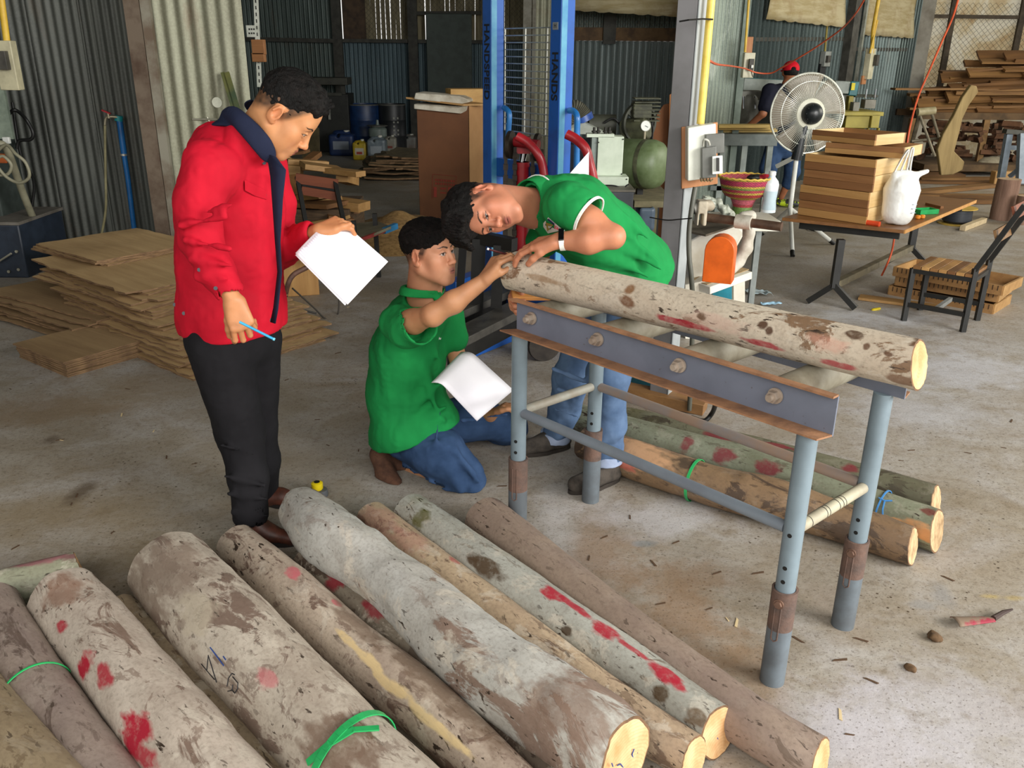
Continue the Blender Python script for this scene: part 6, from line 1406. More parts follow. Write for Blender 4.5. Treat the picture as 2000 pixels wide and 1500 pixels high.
# compressor
cp=thing('air_compressor','olive green air compressor with gauge, left of the grey column','compressor',V(PY(1255,380,7.7).x,7.7,0))
og=M('olive_tank','6c7c58','56653f',rough=.45); og2=M('pump_olive','5a5c44','3a3b2c',rough=.6,scale=12)
a=PY(1170,316,7.75); b=PY(1232,319,7.55); R_=.205; ax_=(b-a).normalized()
MB().lathe([(.02,-.24),(R_*.7,-.22),(R_*.95,-.17),(R_,-.1),(R_,.15),(R_*.985,.22),(R_*.9,.27),(R_*.7,.305),(R_*.4,.325),(.02,.33)],b,axis=ax_,n=36).build('tank',og,cp,ang=1.2)
MB().lathe([(R_*1.01,.14),(R_*1.02,.16),(R_*1.01,.18)],b,axis=ax_,n=36,cap=False).build('weld_ring',og2,cp)
c=PY(1222,245,7.8); MB().tube([c-V(.02,0,.05),c+V(.18,-.1,.0)],.1,18).box(c+V(.12,-.05,.13),(.16,.18,.12)).build('pump',og2,cp,bevel=.01)
mb=MB(); 
for k in range(7): mb.box(c+V(.16,-.05,.05+.03*k),(.22,.2,.008))
mb.build('cooling_fins',og2,cp); c2=PY(1180,244,7.9); MB().tube([c2-V(.14,0,0),c2+V(.1,0,0)],.09,18).build('motor',M('motor_dark','44463a','33342b',rough=.6),cp)
c3=PY(1248,240,7.75); MB().lathe([(.15,-.02),(.17,-.02),(.17,.02),(.15,.02)],c3,axis=(.5,-1,0),n=28,cap=False).build('flywheel',bpy.data.materials['motor_dark'],cp)
for k in range(5): a_=k*1.257; q=V(math.cos(a_)*.15*.9,math.cos(a_)*.07,math.sin(a_)*.15); MB().bar(c3,c3+q,.02,.02).build('spoke',bpy.data.materials['motor_dark'],cp)
g=PY(1260,246,7.5); MB().lathe([(.045,0),(.045,.025)],g,axis=(.1,-1,.1),n=24).build('gauge_rim',M('gauge_rim','9a9a8c','7c7c70',metal=.4),cp); MB().lathe([(.04,0),(.04,.003)],g+V(0,-.026,.002),axis=(.1,-1,.1),n=24).build('gauge_face',whitem,cp)
MB().bar(g+V(-.004,-.031,.004),g+V(.022,-.031,-.008),.004,.002,up=(0,-1,0)).build('gauge_needle',blk,cp); MB().tube([g-V(0,0,.04),g-V(0,0,.16)],.01,8).build('gauge_stem',M('old_brass','b0a890'),cp)
MB().tube(smooth([PY(1218,255,7.8),PY(1200,232,7.8),PY(1180,240,7.8)]),.01,8).build('pipe',blk,cp)
MB().tube(smooth([PY(1268,225,7.7),PY(1275,250,7.7),PY(1270,290,7.6),PY(1258,300,7.6)]),.008,8).build('pipe',blk,cp)
for x,y in ((1235,372),(1250,378)): p=PY(x,y,7.5); MB().box((p.x,7.55,p.z-.0),(.05,.1,.12)).build('foot',grime_shade,cp)
# rough stand under the compressor
ws=M('weathered_board','8a8263','6a634b',rough=.85,scale=6)
pz_=PY(1270,385,7.4).z; x0,x1=PY(1232,385,7.4).x,PY(1312,385,7.4).x
rs_=thing('rough_stand','rough open wooden stand carrying the compressor','stand',V((x0+x1)/2,7.5,0))
MB().box(((x0+x1)/2,7.6,pz_-.02),(x1-x0,.9,.05)).build('top_board',ws,rs_); MB().box((x1-.05,7.2,(pz_-.05)/2),(.06,.05,pz_-.05)).build('leg',ws,rs_); MB().box((x0+.03,7.9,(pz_-.05)/2),(.06,.05,pz_-.05)).build('leg',ws,rs_); MB().box((x1-.05,7.98,(pz_-.05)/2),(.06,.05,pz_-.05)).build('leg',ws,rs_)
MB().box(((x0+x1)/2,8.0,(pz_-.05)/2),(x1-x0,.03,pz_-.06)).build('recess_shade',grime_shade,rs_)  # black sheet stands for the shade inside the open stand
bx=PY(1262,440,7.1); bk=thing('plastic_bin','blue grey plastic scoop bin on pale ledge left of the grey column','bin',PY(1262,448,7.1))
sd=Sdf(); sd.box(bx+V(0,.1,.05),(.07,.12,.10),None,.03,.01); sd.box(bx+V(-.03,.1,.09),(.07,.10,.10),None,.02,.01,'s'); tomesh([sd.mesh(.008)],'bin_shell',M('bin_bluegrey','5f6f80','4c5a6a',rough=.35),bk)
MB().box(bx+V(.0,.05,-.10),(.16,.22,.03)).build('rim',M('bin_rim','a9b9b4','92a39e',rough=.4),bk); MB().box((bx.x,bx.y+.05,(bx.z-.115)/2),(.14,.2,bx.z-.115)).build('foot_box',M('bin_rim','a9b9b4'),bk)
# reddish brown plywood sheets leaning behind the column
for i,(q,m_) in enumerate((([(1272,462),(1276,235),(1296,205),(1330,195),(1330,466)],'7a4a24'),([(1302,466),(1308,185),(1330,172),(1335,468)],'9a6334'))):
    mb=MB().prism([PY(x,y,8.6-i*.1) for x,y in q],(0,.02,0)); single(mb,'leaning_plywood',M('ply_red%d'%i,m_,rough=.75,scale=3),('wide reddish brown sheet leaning behind the compressor','narrow paler brown sheet leaning right behind the grey column')[i],'plywood sheet')
# curled white paper behind the bending man's back
A=PY(1102,338,3.62);mb=MB()
def fn(u,v):
    x=1150-(1-u)*48*v**.8-(1-u)*4; xx=1150-48*(1-u)*(v); y=297+ (v)*48+ (1-u)*6*v+u*v*10
    p=PY(xx,y,3.62+.05*u*(1-v)); return p
mb.grid(fn,10,10); single(mb,'curled_paper',PAPER,'curled white sheet rising behind the back of the bending person','paper',solid=.0008)
# ================= GREY COLUMN, CONDUIT, SWITCH BOX =================
L_,M_,R__=PZ(1272,788),PZ(1300,794),PZ(1320,798)
e1=(L_-M_); e1.z=0; e2=V(-e1.y,e1.x,0).normalized()*.115; e2=e2 if e2.y>0 else -e2
e1=e1.normalized()*.095
Mx=M_; 
cg=M('column_grey','7e7d7f','6a6969',rough=.6,scale=3); cpal=M('column_lit_face','a9aeaf','8f9596',rough=.6,scale=3)
struct(MB().prism([Mx,Mx+e1,Mx+e1+e2,Mx+e2],(0,0,CT)),'column',cg,bevel=.003)
swb=Mx+e2*.5
# thin strip, paler to paint the light on the right face
struct(MB().bar(Mx+e2*.5-e1*.07,Mx+e2*.5-e1*.07+V(0,0,CT),.005,.118,up=e2),'trim_14',cpal)
YC2=4.2
cd_=thing('conduit','thick yellow conduit pipe on the right of the grey column','pipe',PY(1370,245,YC2))
MB().tube([PY(1392,-30,YC2),PY(1368,242,YC2)],.0185,16).build('pipe',M('yellow_pipe','e8cf6a','d9b945',rough=.35),cd_)
tie=MB().tube([PY(1327,42,YC2-.1),PY(1345,39,YC2-.12),PY(1372,37,YC2-.06),PY(1392,38,YC2-.03)],.004,6).build('black_wire_tie',blk,cd_)
sw=thing('switch_box','white switch box with grey breakers on a board, fixed to the grey column','switch box',PY(1365,350,YC2-.05))
pb=Mwood('mount_board','c48a5e','a36c42',axis=2)
def bx2(x0,y0,x1,y1,Y,dp,m,nm,dy=0,par=sw,**k):
    a,b,c_,d_=PY(x0,y1,Y),PY(x1,y1-dy,Y-.0),PY(x1,y0-dy,Y),PY(x0,y0,Y); return MB().prism([a,b,c_,d_],(0,-dp,0)).build(nm,m,par,**k)
bx2(1330,248,1400,368,4.19,.02,pb,'mount_board',dy=10,bevel=.002); bx2(1338,247,1392,350,4.17,.07,M('switch_white','eef0e4','d8dacd',rough=.35),'case',dy=8,bevel=.005)
bx2(1376,262,1412,300,4.10,.03,M('breaker_grey','6d6e69','575853',rough=.4),'breaker',dy=3,bevel=.003); bx2(1368,288,1396,348,4.09,.035,bpy.data.materials['breaker_grey'],'breaker',dy=4,bevel=.003)
bx2(1390,305,1410,340,4.05,.015,whitem,'breaker_label',dy=2,bevel=.002); bx2(1399,308,1404,334,4.03,.012,M('breaker_toggle','2d2c2a'),'toggle')
MB().tube(smooth([PY(1373,285,4.03),PY(1375,273,4.0),PY(1383,275,4.0),PY(1386,283,4.02)]),.005,8).build('cord',M('cord_pale','bdbdb2'),sw)
for k in range(4): x=1368+k*6; MB().tube(smooth([PY(x,348,4.04),PY(x+2,354,4.0),PY(x+6,350,4.03)]),.0035,6).build('terminal_wire',M('copper_dim','7d6a4a',metal=.4),sw)
cable('power_cable',[PY(1358,366,4.12),PY(1352,400,4.1),PY(1346,450,4.08),PY(1346,500,4.06),PY(1351,550,4.05),PY(1353,620,4.08),V(PY(1353,620,4.08).x+.03,4.1,.02)],.0125,M('cable_olive','55554a','45453c',rough=.5),'olive grey cable hanging from the switch box beside the column')
cable('black_hose',[PZ(1396,772,.25),PZ(1397,790,.15),PZ(1390,808,.06),PZ(1375,822,.02),PZ(1350,815,.02)],.012,blk,'black cable curving to the floor right of the column base')
cable('wire_tie',[PP(1268,423,L_,M_)+V(0,-.02,0),PP(1300,427,L_,M_)+V(0,-.04,0),PY(1330,428,4.12),PY(1352,426,4.06)],.003,blk,'thin black wire tied round the grey column above the raised log','wire')
ocm=M('orange_cable','d8603a','bb4d2c',rough=.4)
cable('orange_cable',[PY(1386,119,4.4),PY(1402,126,5.5),PY(1428,129,7.0),PY(1455,134,8.0),PY(1478,142,8.3),PY(1505,143,8.3),PY(1525,133,8.2),PY(1560,113,8.0),PY(1600,88,7.8),PY(1645,55,7.5),PY(1672,25,7.2),PY(1692,-8,7.0)],.0065,ocm,'orange cable sagging from the column past the red cap')
cable('orange_cable',[PY(1876,-20,6.6),PY(1862,30,6.7),PY(1838,85,6.8),PY(1812,145,6.9),PY(1793,190,6.95),PY(1778,245,7.0),PY(1770,293,7.0),PY(1766,330,7.0),PY(1760,370,6.9),PY(1752,425,6.8),PY(1748,455,6.7),PY(1742,490,6.7),PY(1733,515,6.7),PY(1722,538,6.75)],.0075,ocm,'orange cable hanging down behind the stacked drawers to the floor')
# ================= WHITE MACHINE WITH ORANGE GUARD =================
wmac=thing('lathe_machine','white and teal machine with orange guard and rusty shaft right of the column','machine',PZ(1400,650))
we=M('white_paint_dusty','e6e4d8','cfc8b4',rough=.5,scale=4); teal=M('teal_paint','2b93a8','237c90',rough=.4); orng=M('orange_guard','e8681f','cf5a18',rough=.35); dust=M('brown_dust','b39a72','937a55',rough=.9,scale=12)
Yw=5.35
def pol(pts,Y,dp,m,nm,**k): return MB().prism([PY(x,y,Y) for x,y in pts],(0,dp,0)).build(nm,m,wmac,**k)
# base frame with opening
def quadbeam(p,q,w_,m,nm,h=.05): return MB().bar(p,q,w_,h).build(nm,m,wmac,bevel=.004)
pol([(1338,556),(1378,548),(1378,690),(1338,690)],Yw,.25,we,'base_left',bevel=.004)
a=PY(1372,560,Yw-.1); b=PY(1455,530,Yw+.1)
MB().bar(a-V(0,-.1,.03),b-V(0,-.1,.03),.2,.05).build('base_top',we,wmac,bevel=.004); MB().bar(a+V(0,.12,-.002),b+V(0,.12,-.002),.15,.006).build('dust_layer',dust,wmac)
pol([(1433,556),(1455,548),(1455,615),(1433,625)],Yw+.1,.05,we,'base_leg'); pol([(1330,690),(1452,640),(1452,690),(1330,745)],Yw+.1,.04,teal,'teal_foot_panel'); pol([(1392,560),(1440,545),(1440,640),(1392,650)],Yw+.3,.03,teal,'teal_panel'); pol([(1303,640),(1350,640),(1350,675),(1303,675)],Yw+.1,.1,we,'white_foot_block',bevel=.004); pol([(1420,676),(1446,670),(1446,700),(1420,706)],Yw,.04,teal,'teal_block')
# upper body: housing and table plate
pol([(1348,470),(1392,445),(1440,440),(1455,455),(1430,500),(1400,540),(1348,560)],Yw+.12,.3,we,'housing',bevel=.01)
MB().prism([PY(1350,456,Yw-.05),PY(1378,462,Yw-.15),PY(1445,440,Yw+.05),PY(1440,425,Yw+.4),PY(1352,435,Yw+.4)],(0,0,.012)).build('table_plate',M('plate_dark_dust','6b6252','544c3f',rough=.7),wmac)
# orange guard: rounded top
pr=[];
for k in range(13): t_=math.pi*k/12; pr.append((1403+25*-math.cos(t_),480-24*math.sin(t_)))
G=[(1378,546)]+[(1379+(0),490)]+[(x,y) for x,y in pr[1:-1]]+[(1428,488),(1421,552),(1400,549)]
def pY(pts,Y): return [PY(x,y,Y) for x,y in pts]
gl=PY(1382,549,Yw-.32); gw=.07
prof=[(-.085,0),(-.085,.19)]+[(-.085*math.cos(t_),.19+.085*math.sin(t_)) for t_ in [math.pi*k/10 for k in range(1,10)]]+[(.085,.19),(.085,0)]
gd=V(.93,-.37,0); gp_=V(.37,.93,0); gc_=PY(1402,549,Yw-.28); sc_=1.02
MB().prism([gc_+gd*(x*sc_)+V(0,0,z*sc_)-gp_*.055 for x,z in prof],gp_*.12).build('orange_guard',orng,wmac,bevel=.004)
# shaft + brackets + curved arm
rsh=M('rusty_shaft','6b5342','4d3a2e',rough=.5,metal=.3,scale=12); iron=M('pinkish_iron','d5d0c2','a8a090',rough=.6,scale=10)
a=PY(1376,424,Yw-.1); b=PY(1527,443,Yw-.35); MB().tube([a,b],.027,20).build('shaft',rsh,wmac)
MB().tube([a+(b-a)*.42,a+(b-a)*.62],.042,20).build('shaft_collar',iron,wmac)
sd=Sdf(); P_=lambda x,y,Y=Yw-.12:PY(x,y,Y)
sd.chain([P_(1458,430),P_(1463,455),P_(1458,485),P_(1442,510),P_(1428,522)],[.032,.034,.036,.038,.045],.02); sd.cap(P_(1452,424),P_(1466,422),.035,.035); tomesh([sd.mesh(.007)],'curved_arm',iron,wmac)
sd=Sdf(); sd.box(P_(1369,415),(.03,.05,.075),None,.01,.01); sd.box(P_(1366,428),(.012,.08,.04),None,.004,.01,'s'); sd.cap(P_(1385,400),P_(1372,404),.022,.02); sd.cap(P_(1384,399),P_(1388,404),.025,.025); tomesh([sd.mesh(.006)],'bearing_bracket',M('bracket_cream','c9bfa8','a09582',rough=.6,scale=8),wmac)
MB().tube([P_(1348,408),P_(1368,405)],.03,16).build('hand_knob',M('knob_pale','b9b8b0'),wmac); MB().tube([P_(1346,409),P_(1355,407)],.035,16).build('knob_face',blk,wmac)
# crumpled pale cloth / plastic
sd=Sdf(); r=random.Random(2)
for k in range(9): sd.cap(PY(1375+r.uniform(0,50),400+r.uniform(-15,22),Yw+.15+r.uniform(-.05,.05)),PY(1395+r.uniform(0,40),412+r.uniform(-10,15),Yw+.15),.022,.012,.015)
sd.disp=shirtdisp(.01,(1,1,1),30,3); o=tomesh([sd.mesh(.007)],'crumpled_plastic',M('crumpled_plastic','a9ad9f','8a8f80',rough=.35),None); tag(o,'crumpled pale plastic lying on the white machine behind the shaft','plastic')
# shelf ledge behind carrying basket and bottle
Yb=6.0; zb_=PY(1450,425,Yb).z
lg=thing('work_bench','white edged ledge with steel legs that carries the basket and bottle','bench',V(PY(1470,425,Yb).x,Yb,0))
x0,x1=PY(1395,425,Yb).x,PY(1515,425,Yb).x
MB().box(((x0+x1)/2,Yb+.05,zb_-.035),(x1-x0,.36,.07)).build('ledge',we,lg,bevel=.004); MB().box((x1-.08,Yb+.1,(zb_-.07)/2),(.04,.04,zb_-.07)).build('leg',wmg,lg); MB().box((x0+.06,Yb+.1,(zb_-.07)/2),(.04,.04,zb_-.07)).build('leg',wmg,lg)
# woven pedestal basket
bsk=thing('woven_basket','woven pedestal basket striped pink, green and yellow, beside the bottle','basket',PY(1448,424,Yb))
def weave(nm,a,b): 
    if nm in MATS: return MATS[nm]
    t=NT(nm); g=t.new('ShaderNodeTexBrick'); g.inputs['Scale'].default_value=1; g.inputs['Color1'].default_value=lin(a); g.inputs['Color2'].default_value=lin(b); g.inputs['Mortar'].default_value=lin('4a3a20'); g.inputs['Mortar Size'].default_value=.08; g.inputs['Brick Width'].default_value=1.; g.inputs['Row Height'].default_value=.5
    cb_=t.new('ShaderNodeSeparateXYZ'); t.lk(t.tc.outputs['Object'],cb_.inputs[0]); an=t.math('MULTIPLY',t.math('ARCTAN2',cb_.outputs[1],cb_.outputs[0]),8); cmb=t.new('ShaderNodeCombineXYZ'); t.lk(an,cmb.inputs[0]); t.lk(t.math('MULTIPLY',cb_.outputs[2],70),cmb.inputs[1]); t.lk(cmb.outputs[0],g.inputs['Vector'])
    t.bump(g.outputs['Fac'],.4,.004); MATS[nm]=t.set(g.outputs[0],.6); return MATS[nm]
bz=bsk.location; H_=.30
stripe=[((.075,.0),(.07,.02),'c22a4a'),((.07,.02),(.066,.075),'6fa04a'),((.066,.075),(.072,.095),'c22a4a'),((.072,.095),(.088,.13),'d8607a'),((.088,.13),(.13,.15),'d9b23c'),((.13,.15),(.146,.17),'c22a3a'),((.146,.17),(.152,.185),'e0c050'),((.152,.185),(.162,.215),'7aa84a'),((.162,.215),(.166,.228),'e0c050'),((.166,.228),(.174,.262),'cf2a62'),((.174,.262),(.18,.275),'e0c050')]
for (r0_,z0_),(r1_,z1_),cc in stripe: 
    o=MB().lathe([(r0_,z0_),(r1_,z1_)],bz,n=40,cap=False).build('woven_band',weave('weave_'+cc,cc,'%02x%02x%02x'%tuple(int(int(cc[i:i+2],16)*.8) for i in (0,2,4))),bsk)
MB().lathe([(.155,.185),(.168,.262),(.18,.276)],bz,n=40,cap=False).build('inner_wall',weave('weave_in','c2304f','a02540'),bsk); MB().lathe([(.0,.19),(.15,.192)],bz,n=30,cap=False).build('basket_floor',weave('weave_in','c2304f','a02540'),bsk)
ring=[bz+V(math.cos(a_)*.181,math.sin(a_)*.181,.277+.003*math.sin(a_*24)) for a_ in [k*math.pi/48 for k in range(97)]]; MB().tube(ring,.007,8,cap=False).build('rim',M('rim_yellow','d9bb55','b89838',rough=.6),bsk)
for (x,y,c_,l) in ((1463,340,'1d1b1c','dark rolled tool lying in the woven basket'),(1478,344,'b51c30','red item lying in the woven basket')):
    p=bz+V((x-1448)*.0038,-.01,.272); sd=Sdf(); sd.ell(p,(.055,.04,.02),None); sd.cap(p,p+V(.05,.02,.012),.018,.012); sd.disp=shirtdisp(.003,(1,1,1),40,1); o=tomesh([sd.mesh(.006)],'tool_roll' if c_[0]=='1' else 'red_cloth',M('it_'+c_,c_,rough=.5),None); tag(o,l,'tool' if c_[0]=='1' else 'cloth')
bo=thing('plastic_bottle','translucent plastic bottle half full of clear liquid, beside the woven basket','bottle',PY(1500,414,Yb-.1))
hb=PY(1503,334,Yb-.1).z-bo.location.z; bm_=M('bottle_pale','b9cbd3','a9bcc6',rough=.2); prf=[(.001,0),(.048,0),(.05,.02),(.043,.3),(.05,.55),(.052,.68),(.045,.76),(.022,.86),(.02,.9)]
MB().lathe([(r_*1.0,z_*hb) if z_<=1 and i>1 else (r_,z_) for i,(r_,z_) in enumerate(prf)],bo.location,n=24).build('bottle_body',M('bottle_top','dfe7ea','ccd7dc',rough=.25),bo,ang=1.2)
MB().lathe([(.0445,.03),(.0445,hb*.3),(.0515,hb*.55),(.0515,hb*.58)] and [(.0508,.02),(.0442,hb*.3),(.0508,hb*.53)],bo.location,n=24,cap=False).build('liquid',bm_,bo); MB().lathe([(.024,hb*.9),(.024,hb*.98),(.018,hb)],bo.location,n=18).build('cap',whitem,bo)
# timbers lying by the column base
tb=Mwood('timber_brown','9a7144','74522f',axis=0,scale=1.4)
mb=MB().bar(PZ(1222,762,.05),PZ(1378,795,.03),.11,.06); single(mb,'timber_beam',tb,'squared brown timber on the floor against the foot of the grey column','timber',bevel=.003)
mb=MB().bar(PZ(1226,742,.03),PZ(1340,752,.03),.1,.06); single(mb,'timber_beam',M('teal_timber','1f5560','184650',rough=.5),'dark teal beam lying behind the brown timber at the column foot','timber',bevel=.003)
# ================= TABLE WITH DRAWERS, CHAIR =================
NLc,NRc,FRc=PZ(1527,430,.57),PZ(1765,455,.57),PZ(1905,395,.57)
NLc.z=NRc.z=FRc.z=0; lu=(NLc-NRc).normalized(); wv=(FRc-NRc); dv=wv.normalized()
tt=thing('work_table','low wooden topped table on a black steel frame, carrying stacked wooden trays','table',(NLc+FRc)/2)
twd=Mwood('table_wood','8e6136','6c4726',axis=0,scale=1.5,rough=.4); z=.565
FLc=NLc+wv
mb=MB().prism([p+V(0,0,z) for p in (NLc,NRc,FRc,FLc)],(0,0,.025)); mb.build('table_top',twd,tt,bevel=.002)
MB().bar(NRc+V(0,0,z+.0125)+(NRc-NLc).normalized()*.004,FRc+V(0,0,z+.0125)+(NRc-NLc).normalized()*.004,.008,.026).build('edge_strip',Mwood('edge_pine','cf9a58','b58040',axis=0),tt)
ap=lambda f,g:NLc*(1-f)+NRc*f+wv*g
MB().bar(ap(.1,.07)+V(0,0,z-.035),ap(.93,.07)+V(0,0,z-.035),.035,.06).build('apron',chm,tt); MB().bar(ap(.1,.93)+V(0,0,z-.035),ap(.93,.93)+V(0,0,z-.035),.035,.06).build('apron',chm,tt)
ln=PZ(1623,600); lf=PZ(1773,520)
for g,base in ((.07,ln),(.93,lf)):
    top=V(base.x,base.y,z-.06); cro=NRc-NLc; cro=cro.normalized()
    MB().bar(V(base.x,base.y,.15),top,.05,.05).build('leg',chm,tt)
    for s in (-1,1): MB().bar(V(base.x,base.y,.17),V(base.x,base.y,.02)+cro*(s*.17),.045,.04).build('splayed_foot',chm,tt)
MB().bar(V(ln.x,ln.y,.17),V(lf.x,lf.y,.17),.05,.05).build('stretcher',M('dusty_steel','6f6650','4d4839',rough=.6),tt)
# stacked wooden trays
dw=Mwood('teak_side','ad8050','875c36',axis=0,scale=1.3,rough=.5,dark='704522'); dl=Mwood('teak_lit_side','ecd6a4','d6b47a',axis=1,scale=1.3,rough=.5,dark='a87a44')
GD='wooden trays stacked on the low table'
c0=PZ(1555,420,.59); c1=PZ(1688,440,.59); wd_=(c1-c0); wl_=wd_.length; ang=math.atan2(wd_.y,wd_.x); dd_=V(-math.sin(ang),math.cos(ang),0)
def drawer(cx,zb,w,d,h,rot,label,flip=False):
    th=.018; mb=MB(); c=V(cx.x,cx.y,zb); r=thing('wooden_tray',label,'tray',c,rot,GD,world=False)
    TR=[dw,Mwood('teak_mid','c49a62','a37843',axis=0,scale=1.3,rough=.5),Mwood('teak_dark','94683f','744c2a',axis=0,scale=1.3,rough=.5)]; k0=rnd.randrange(3)
    MB().box((0,-d/2+th/2,h*.25),(w,th,h*.49)).build('front_plank',TR[k0],r,bevel=.0015); MB().box((0,-d/2+th/2,h*.75),(w,th,h*.49)).build('front_plank',TR[(k0+1+rnd.randrange(2))%3],r,bevel=.0015)
    MB().box((0,d/2-th/2,h/2),(w,th,h)).build('back_panel',dw,r); 
    for s in (-1,1): MB().box((s*(w/2-th/2),0,h/2),(th,d-2*th,h)).build('side_panel',dl,r,bevel=.0015)  # side panels paler, painting in the light on the stack's right
    MB().box((0,0,.006),(w-2*th,d-2*th,.01)).build('bottom_panel',dw,r)
    return r
cen=c0+wd_*.5+dd_*.3; hz=PY(1555,300,c0.y).z-.59
hs5=[.135,.085,.085,.085]
zb=.592
lab=['lowest wooden tray of the stack on the low table','second tray from the bottom of the stack','middle wooden tray of the stack on the low table','fourth tray from the bottom, under the crosswise ones']
hh=(hz)/4
for k in range(4):
    drawer(cen+V(rnd.uniform(-.008,.008),rnd.uniform(-.008,.008),0),zb,wl_,.55,hh-.002,ang+rnd.uniform(-.015,.015),lab[k]); zb+=hh
p=PY(1655,300,cen.y-.1); zb+=.002
drawer(V(cen.x+.12,cen.y+.02,0),zb,wl_*1.05,.42,.075,ang+.10,'skewed wooden tray jutting right near the top of the stack'); zb+=.077
drawer(V(cen.x+.03,cen.y+.12,0),zb,wl_*.98,.40,.075,ang-.12,'topmost wooden tray of the stack, below the fan')
# carrier bag
bg_=thing('carrier_bag','white plastic carrier bag standing on the table beside the stacked wooden trays','bag',PZ(1752,438,.59))
cb0=bg_.location; sd=Sdf(); sd.chain([cb0+V(0,.02,.09),cb0+V(.0,.02,.25),cb0+V(0,.02,.3)],[.115,.122,.085],.03); sd.cap(cb0+V(.03,0,.34),cb0+V(.15,-.0,.38),.028,.02,.04); sd.cap(cb0+V(-.07,0,.35),cb0+V(.02,0,.33),.03,.03,.04); sd.box(cb0-V(0,0,.1),(.4,.4,.101),None,.002,.01,'s')
sd.disp=shirtdisp(.005,(1,1,.4),11,61,.3); bagm=cloth_mat('bag_plastic','f0f1ee','e2e4e0',600,.35,.05,.6); tomesh([sd.mesh(.007)],'bag_body',bagm,bg_)
for pts in ([(-.11,.26),(-.08,.38),(-.04,.48),(-.01,.53),(-.015,.48),(-.05,.34)],[(.0,.32),(.005,.42),(.01,.53),(.025,.53),(.025,.42),(.035,.33)]):
    P2=smooth([cb0+V(x,0.0,zz) for x,zz in pts]); mb=MB()
    for a_,b_ in zip(P2[:-1],P2[1:]): mb.bar(a_,b_,.006,.022,up=(0,1,0))
    mb.build('bag_handle',bagm,bg_)
mb=MB()
for k in range(3): mb.bar(cb0+V(.045,-.098,.10+.03*k),cb0+V(.075,-.093,.10+.03*k),.003,.014,up=(0,-1,0))
mb.build('faint_print',M('faint_blue_print','c3cfe0','b7c4d8'),bg_)
a=PZ(1690,434,.605); b=PZ(1718,438,.605); single(MB().tube([a,a+(b-a)*.6,b],[.018,.02,.02],14),'screwdriver',M('red_orange_plastic','e2502a','c94522',rough=.35),'orange red tool handle between wooden trays and carrier bag','tool')
c=PZ(1806,417,.59); mb=MB(); mb.box((c.x,c.y,.592+.002),(.17,.1,.004),rz=.3)
for s in(-1,1): mb.box((c.x-s*.045*math.sin(.3),c.y+s*.045*math.cos(.3),.61),(.17,.008,.035),rz=.3); mb.box((c.x+s*.082*math.cos(.3),c.y+s*.082*math.sin(.3),.61),(.008,.1,.035),rz=.3)
single(mb,'plastic_tray',M('green_tray','1fa457','188a48',rough=.35),'small green plastic tray on the table right of the carrier bag','tray')
for x,y,l in ((1793,424,'left orange stopper in front of the green tray'),(1802,423,'right orange stopper in front of the green tray')):
    p=PZ(x,y,.605); single(MB().lathe([(.012,-.014),(.018,-.008),(.018,.008),(.012,.014)],p,n=16),'amber_stopper',M('amber','e08a2a','c97820',rough=.35),l,'stopper')
a,b=PZ(1810,398,.6),PZ(1840,405,.6); single(MB().bar(a,b,.03,.02),'wood_offcut',twd,'short brown stick on the far side of the low table','wood offcut')
# chair
NL2,NR2,FL2,FR2=PZ(1765,626),PZ(1880,648),PZ(1792,602),PZ(1905,622)
ex=(NR2-NL2).normalized(); ey=V(-ex.y,ex.x,0); cw=(NR2-NL2).length; cdp=.36; FL2=NL2+ey*cdp; FR2=NR2+ey*cdp
ch_=thing('dining_chair','black steel framed chair with striped plank seat beside the low table','chair',(NL2+FR2)/2)
zs=.375; 
for p in (NL2,FL2): MB().bar(p,p+V(0,0,zs),.032,.032).build('leg',chm,ch_)
for p in (NR2,FR2):
    MB().bar(p,p+V(0,0,zs+.06),.032,.032).build('leg',chm,ch_); MB().bar(p+V(0,0,zs+.05),p+ex*.20+V(0,0,zs+.50),.032,.032,up=ey).build('back_post',chm,ch_)
for a_,b_ in ((NL2,NR2),(FL2,FR2),(NL2,FL2),(NR2,FR2)): MB().bar(a_+V(0,0,zs-.015),b_+V(0,0,zs-.015),.03,.03).build('seat_rail',chm,ch_)
MB().bar(NL2+V(0,0,.12),NR2+V(0,0,.12),.025,.03).build('stretcher',chm,ch_); MB().bar(FL2+V(0,0,.12),FR2+V(0,0,.12),.025,.03).build('stretcher',chm,ch_); MB().bar((NL2+NR2)/2+V(0,0,.12),(FL2+FR2)/2+V(0,0,.12),.025,.03).build('cross_stretcher',M('grey_steel_bar','7d7f7c','696b68'),ch_)
tones=['8c6238','c89a5e','a07242','b98a50','7d5430','c29358','9a6c3e']
for k in range(7):
    f0,f1=(k+.04)/7,(k+.96)/7; a_=NL2+(NR2-NL2)*f0-ey*.015; b_=NL2+(NR2-NL2)*f1-ey*.015
    MB().prism([a_+V(0,0,zs),b_+V(0,0,zs),b_+ey*(cdp+.03)+V(0,0,zs),a_+ey*(cdp+.03)+V(0,0,zs)],(0,0,.022)).build('seat_plank',Mwood('seat_'+tones[k],tones[k],'%02x%02x%02x'%tuple(int(int(tones[k][i:i+2],16)*.8) for i in (0,2,4)),axis=1,scale=1.5,rough=.45),ch_,bevel=.0015)
for f,m_ in ((.88,slat),(.52,Mwood('slat_brown','8f6a44','71522f',axis=1))):
    p=NR2+ex*.2*f+V(0,0,zs+.05+.45*f); q=FR2+ex*.2*f+V(0,0,zs+.05+.45*f); MB().bar(p-ex*.025-ey*.01,q-ex*.025+ey*.01,.018,.085,up=(ex*-.4+V(0,0,1))).build('back_slat',m_,ch_,bevel=.002)
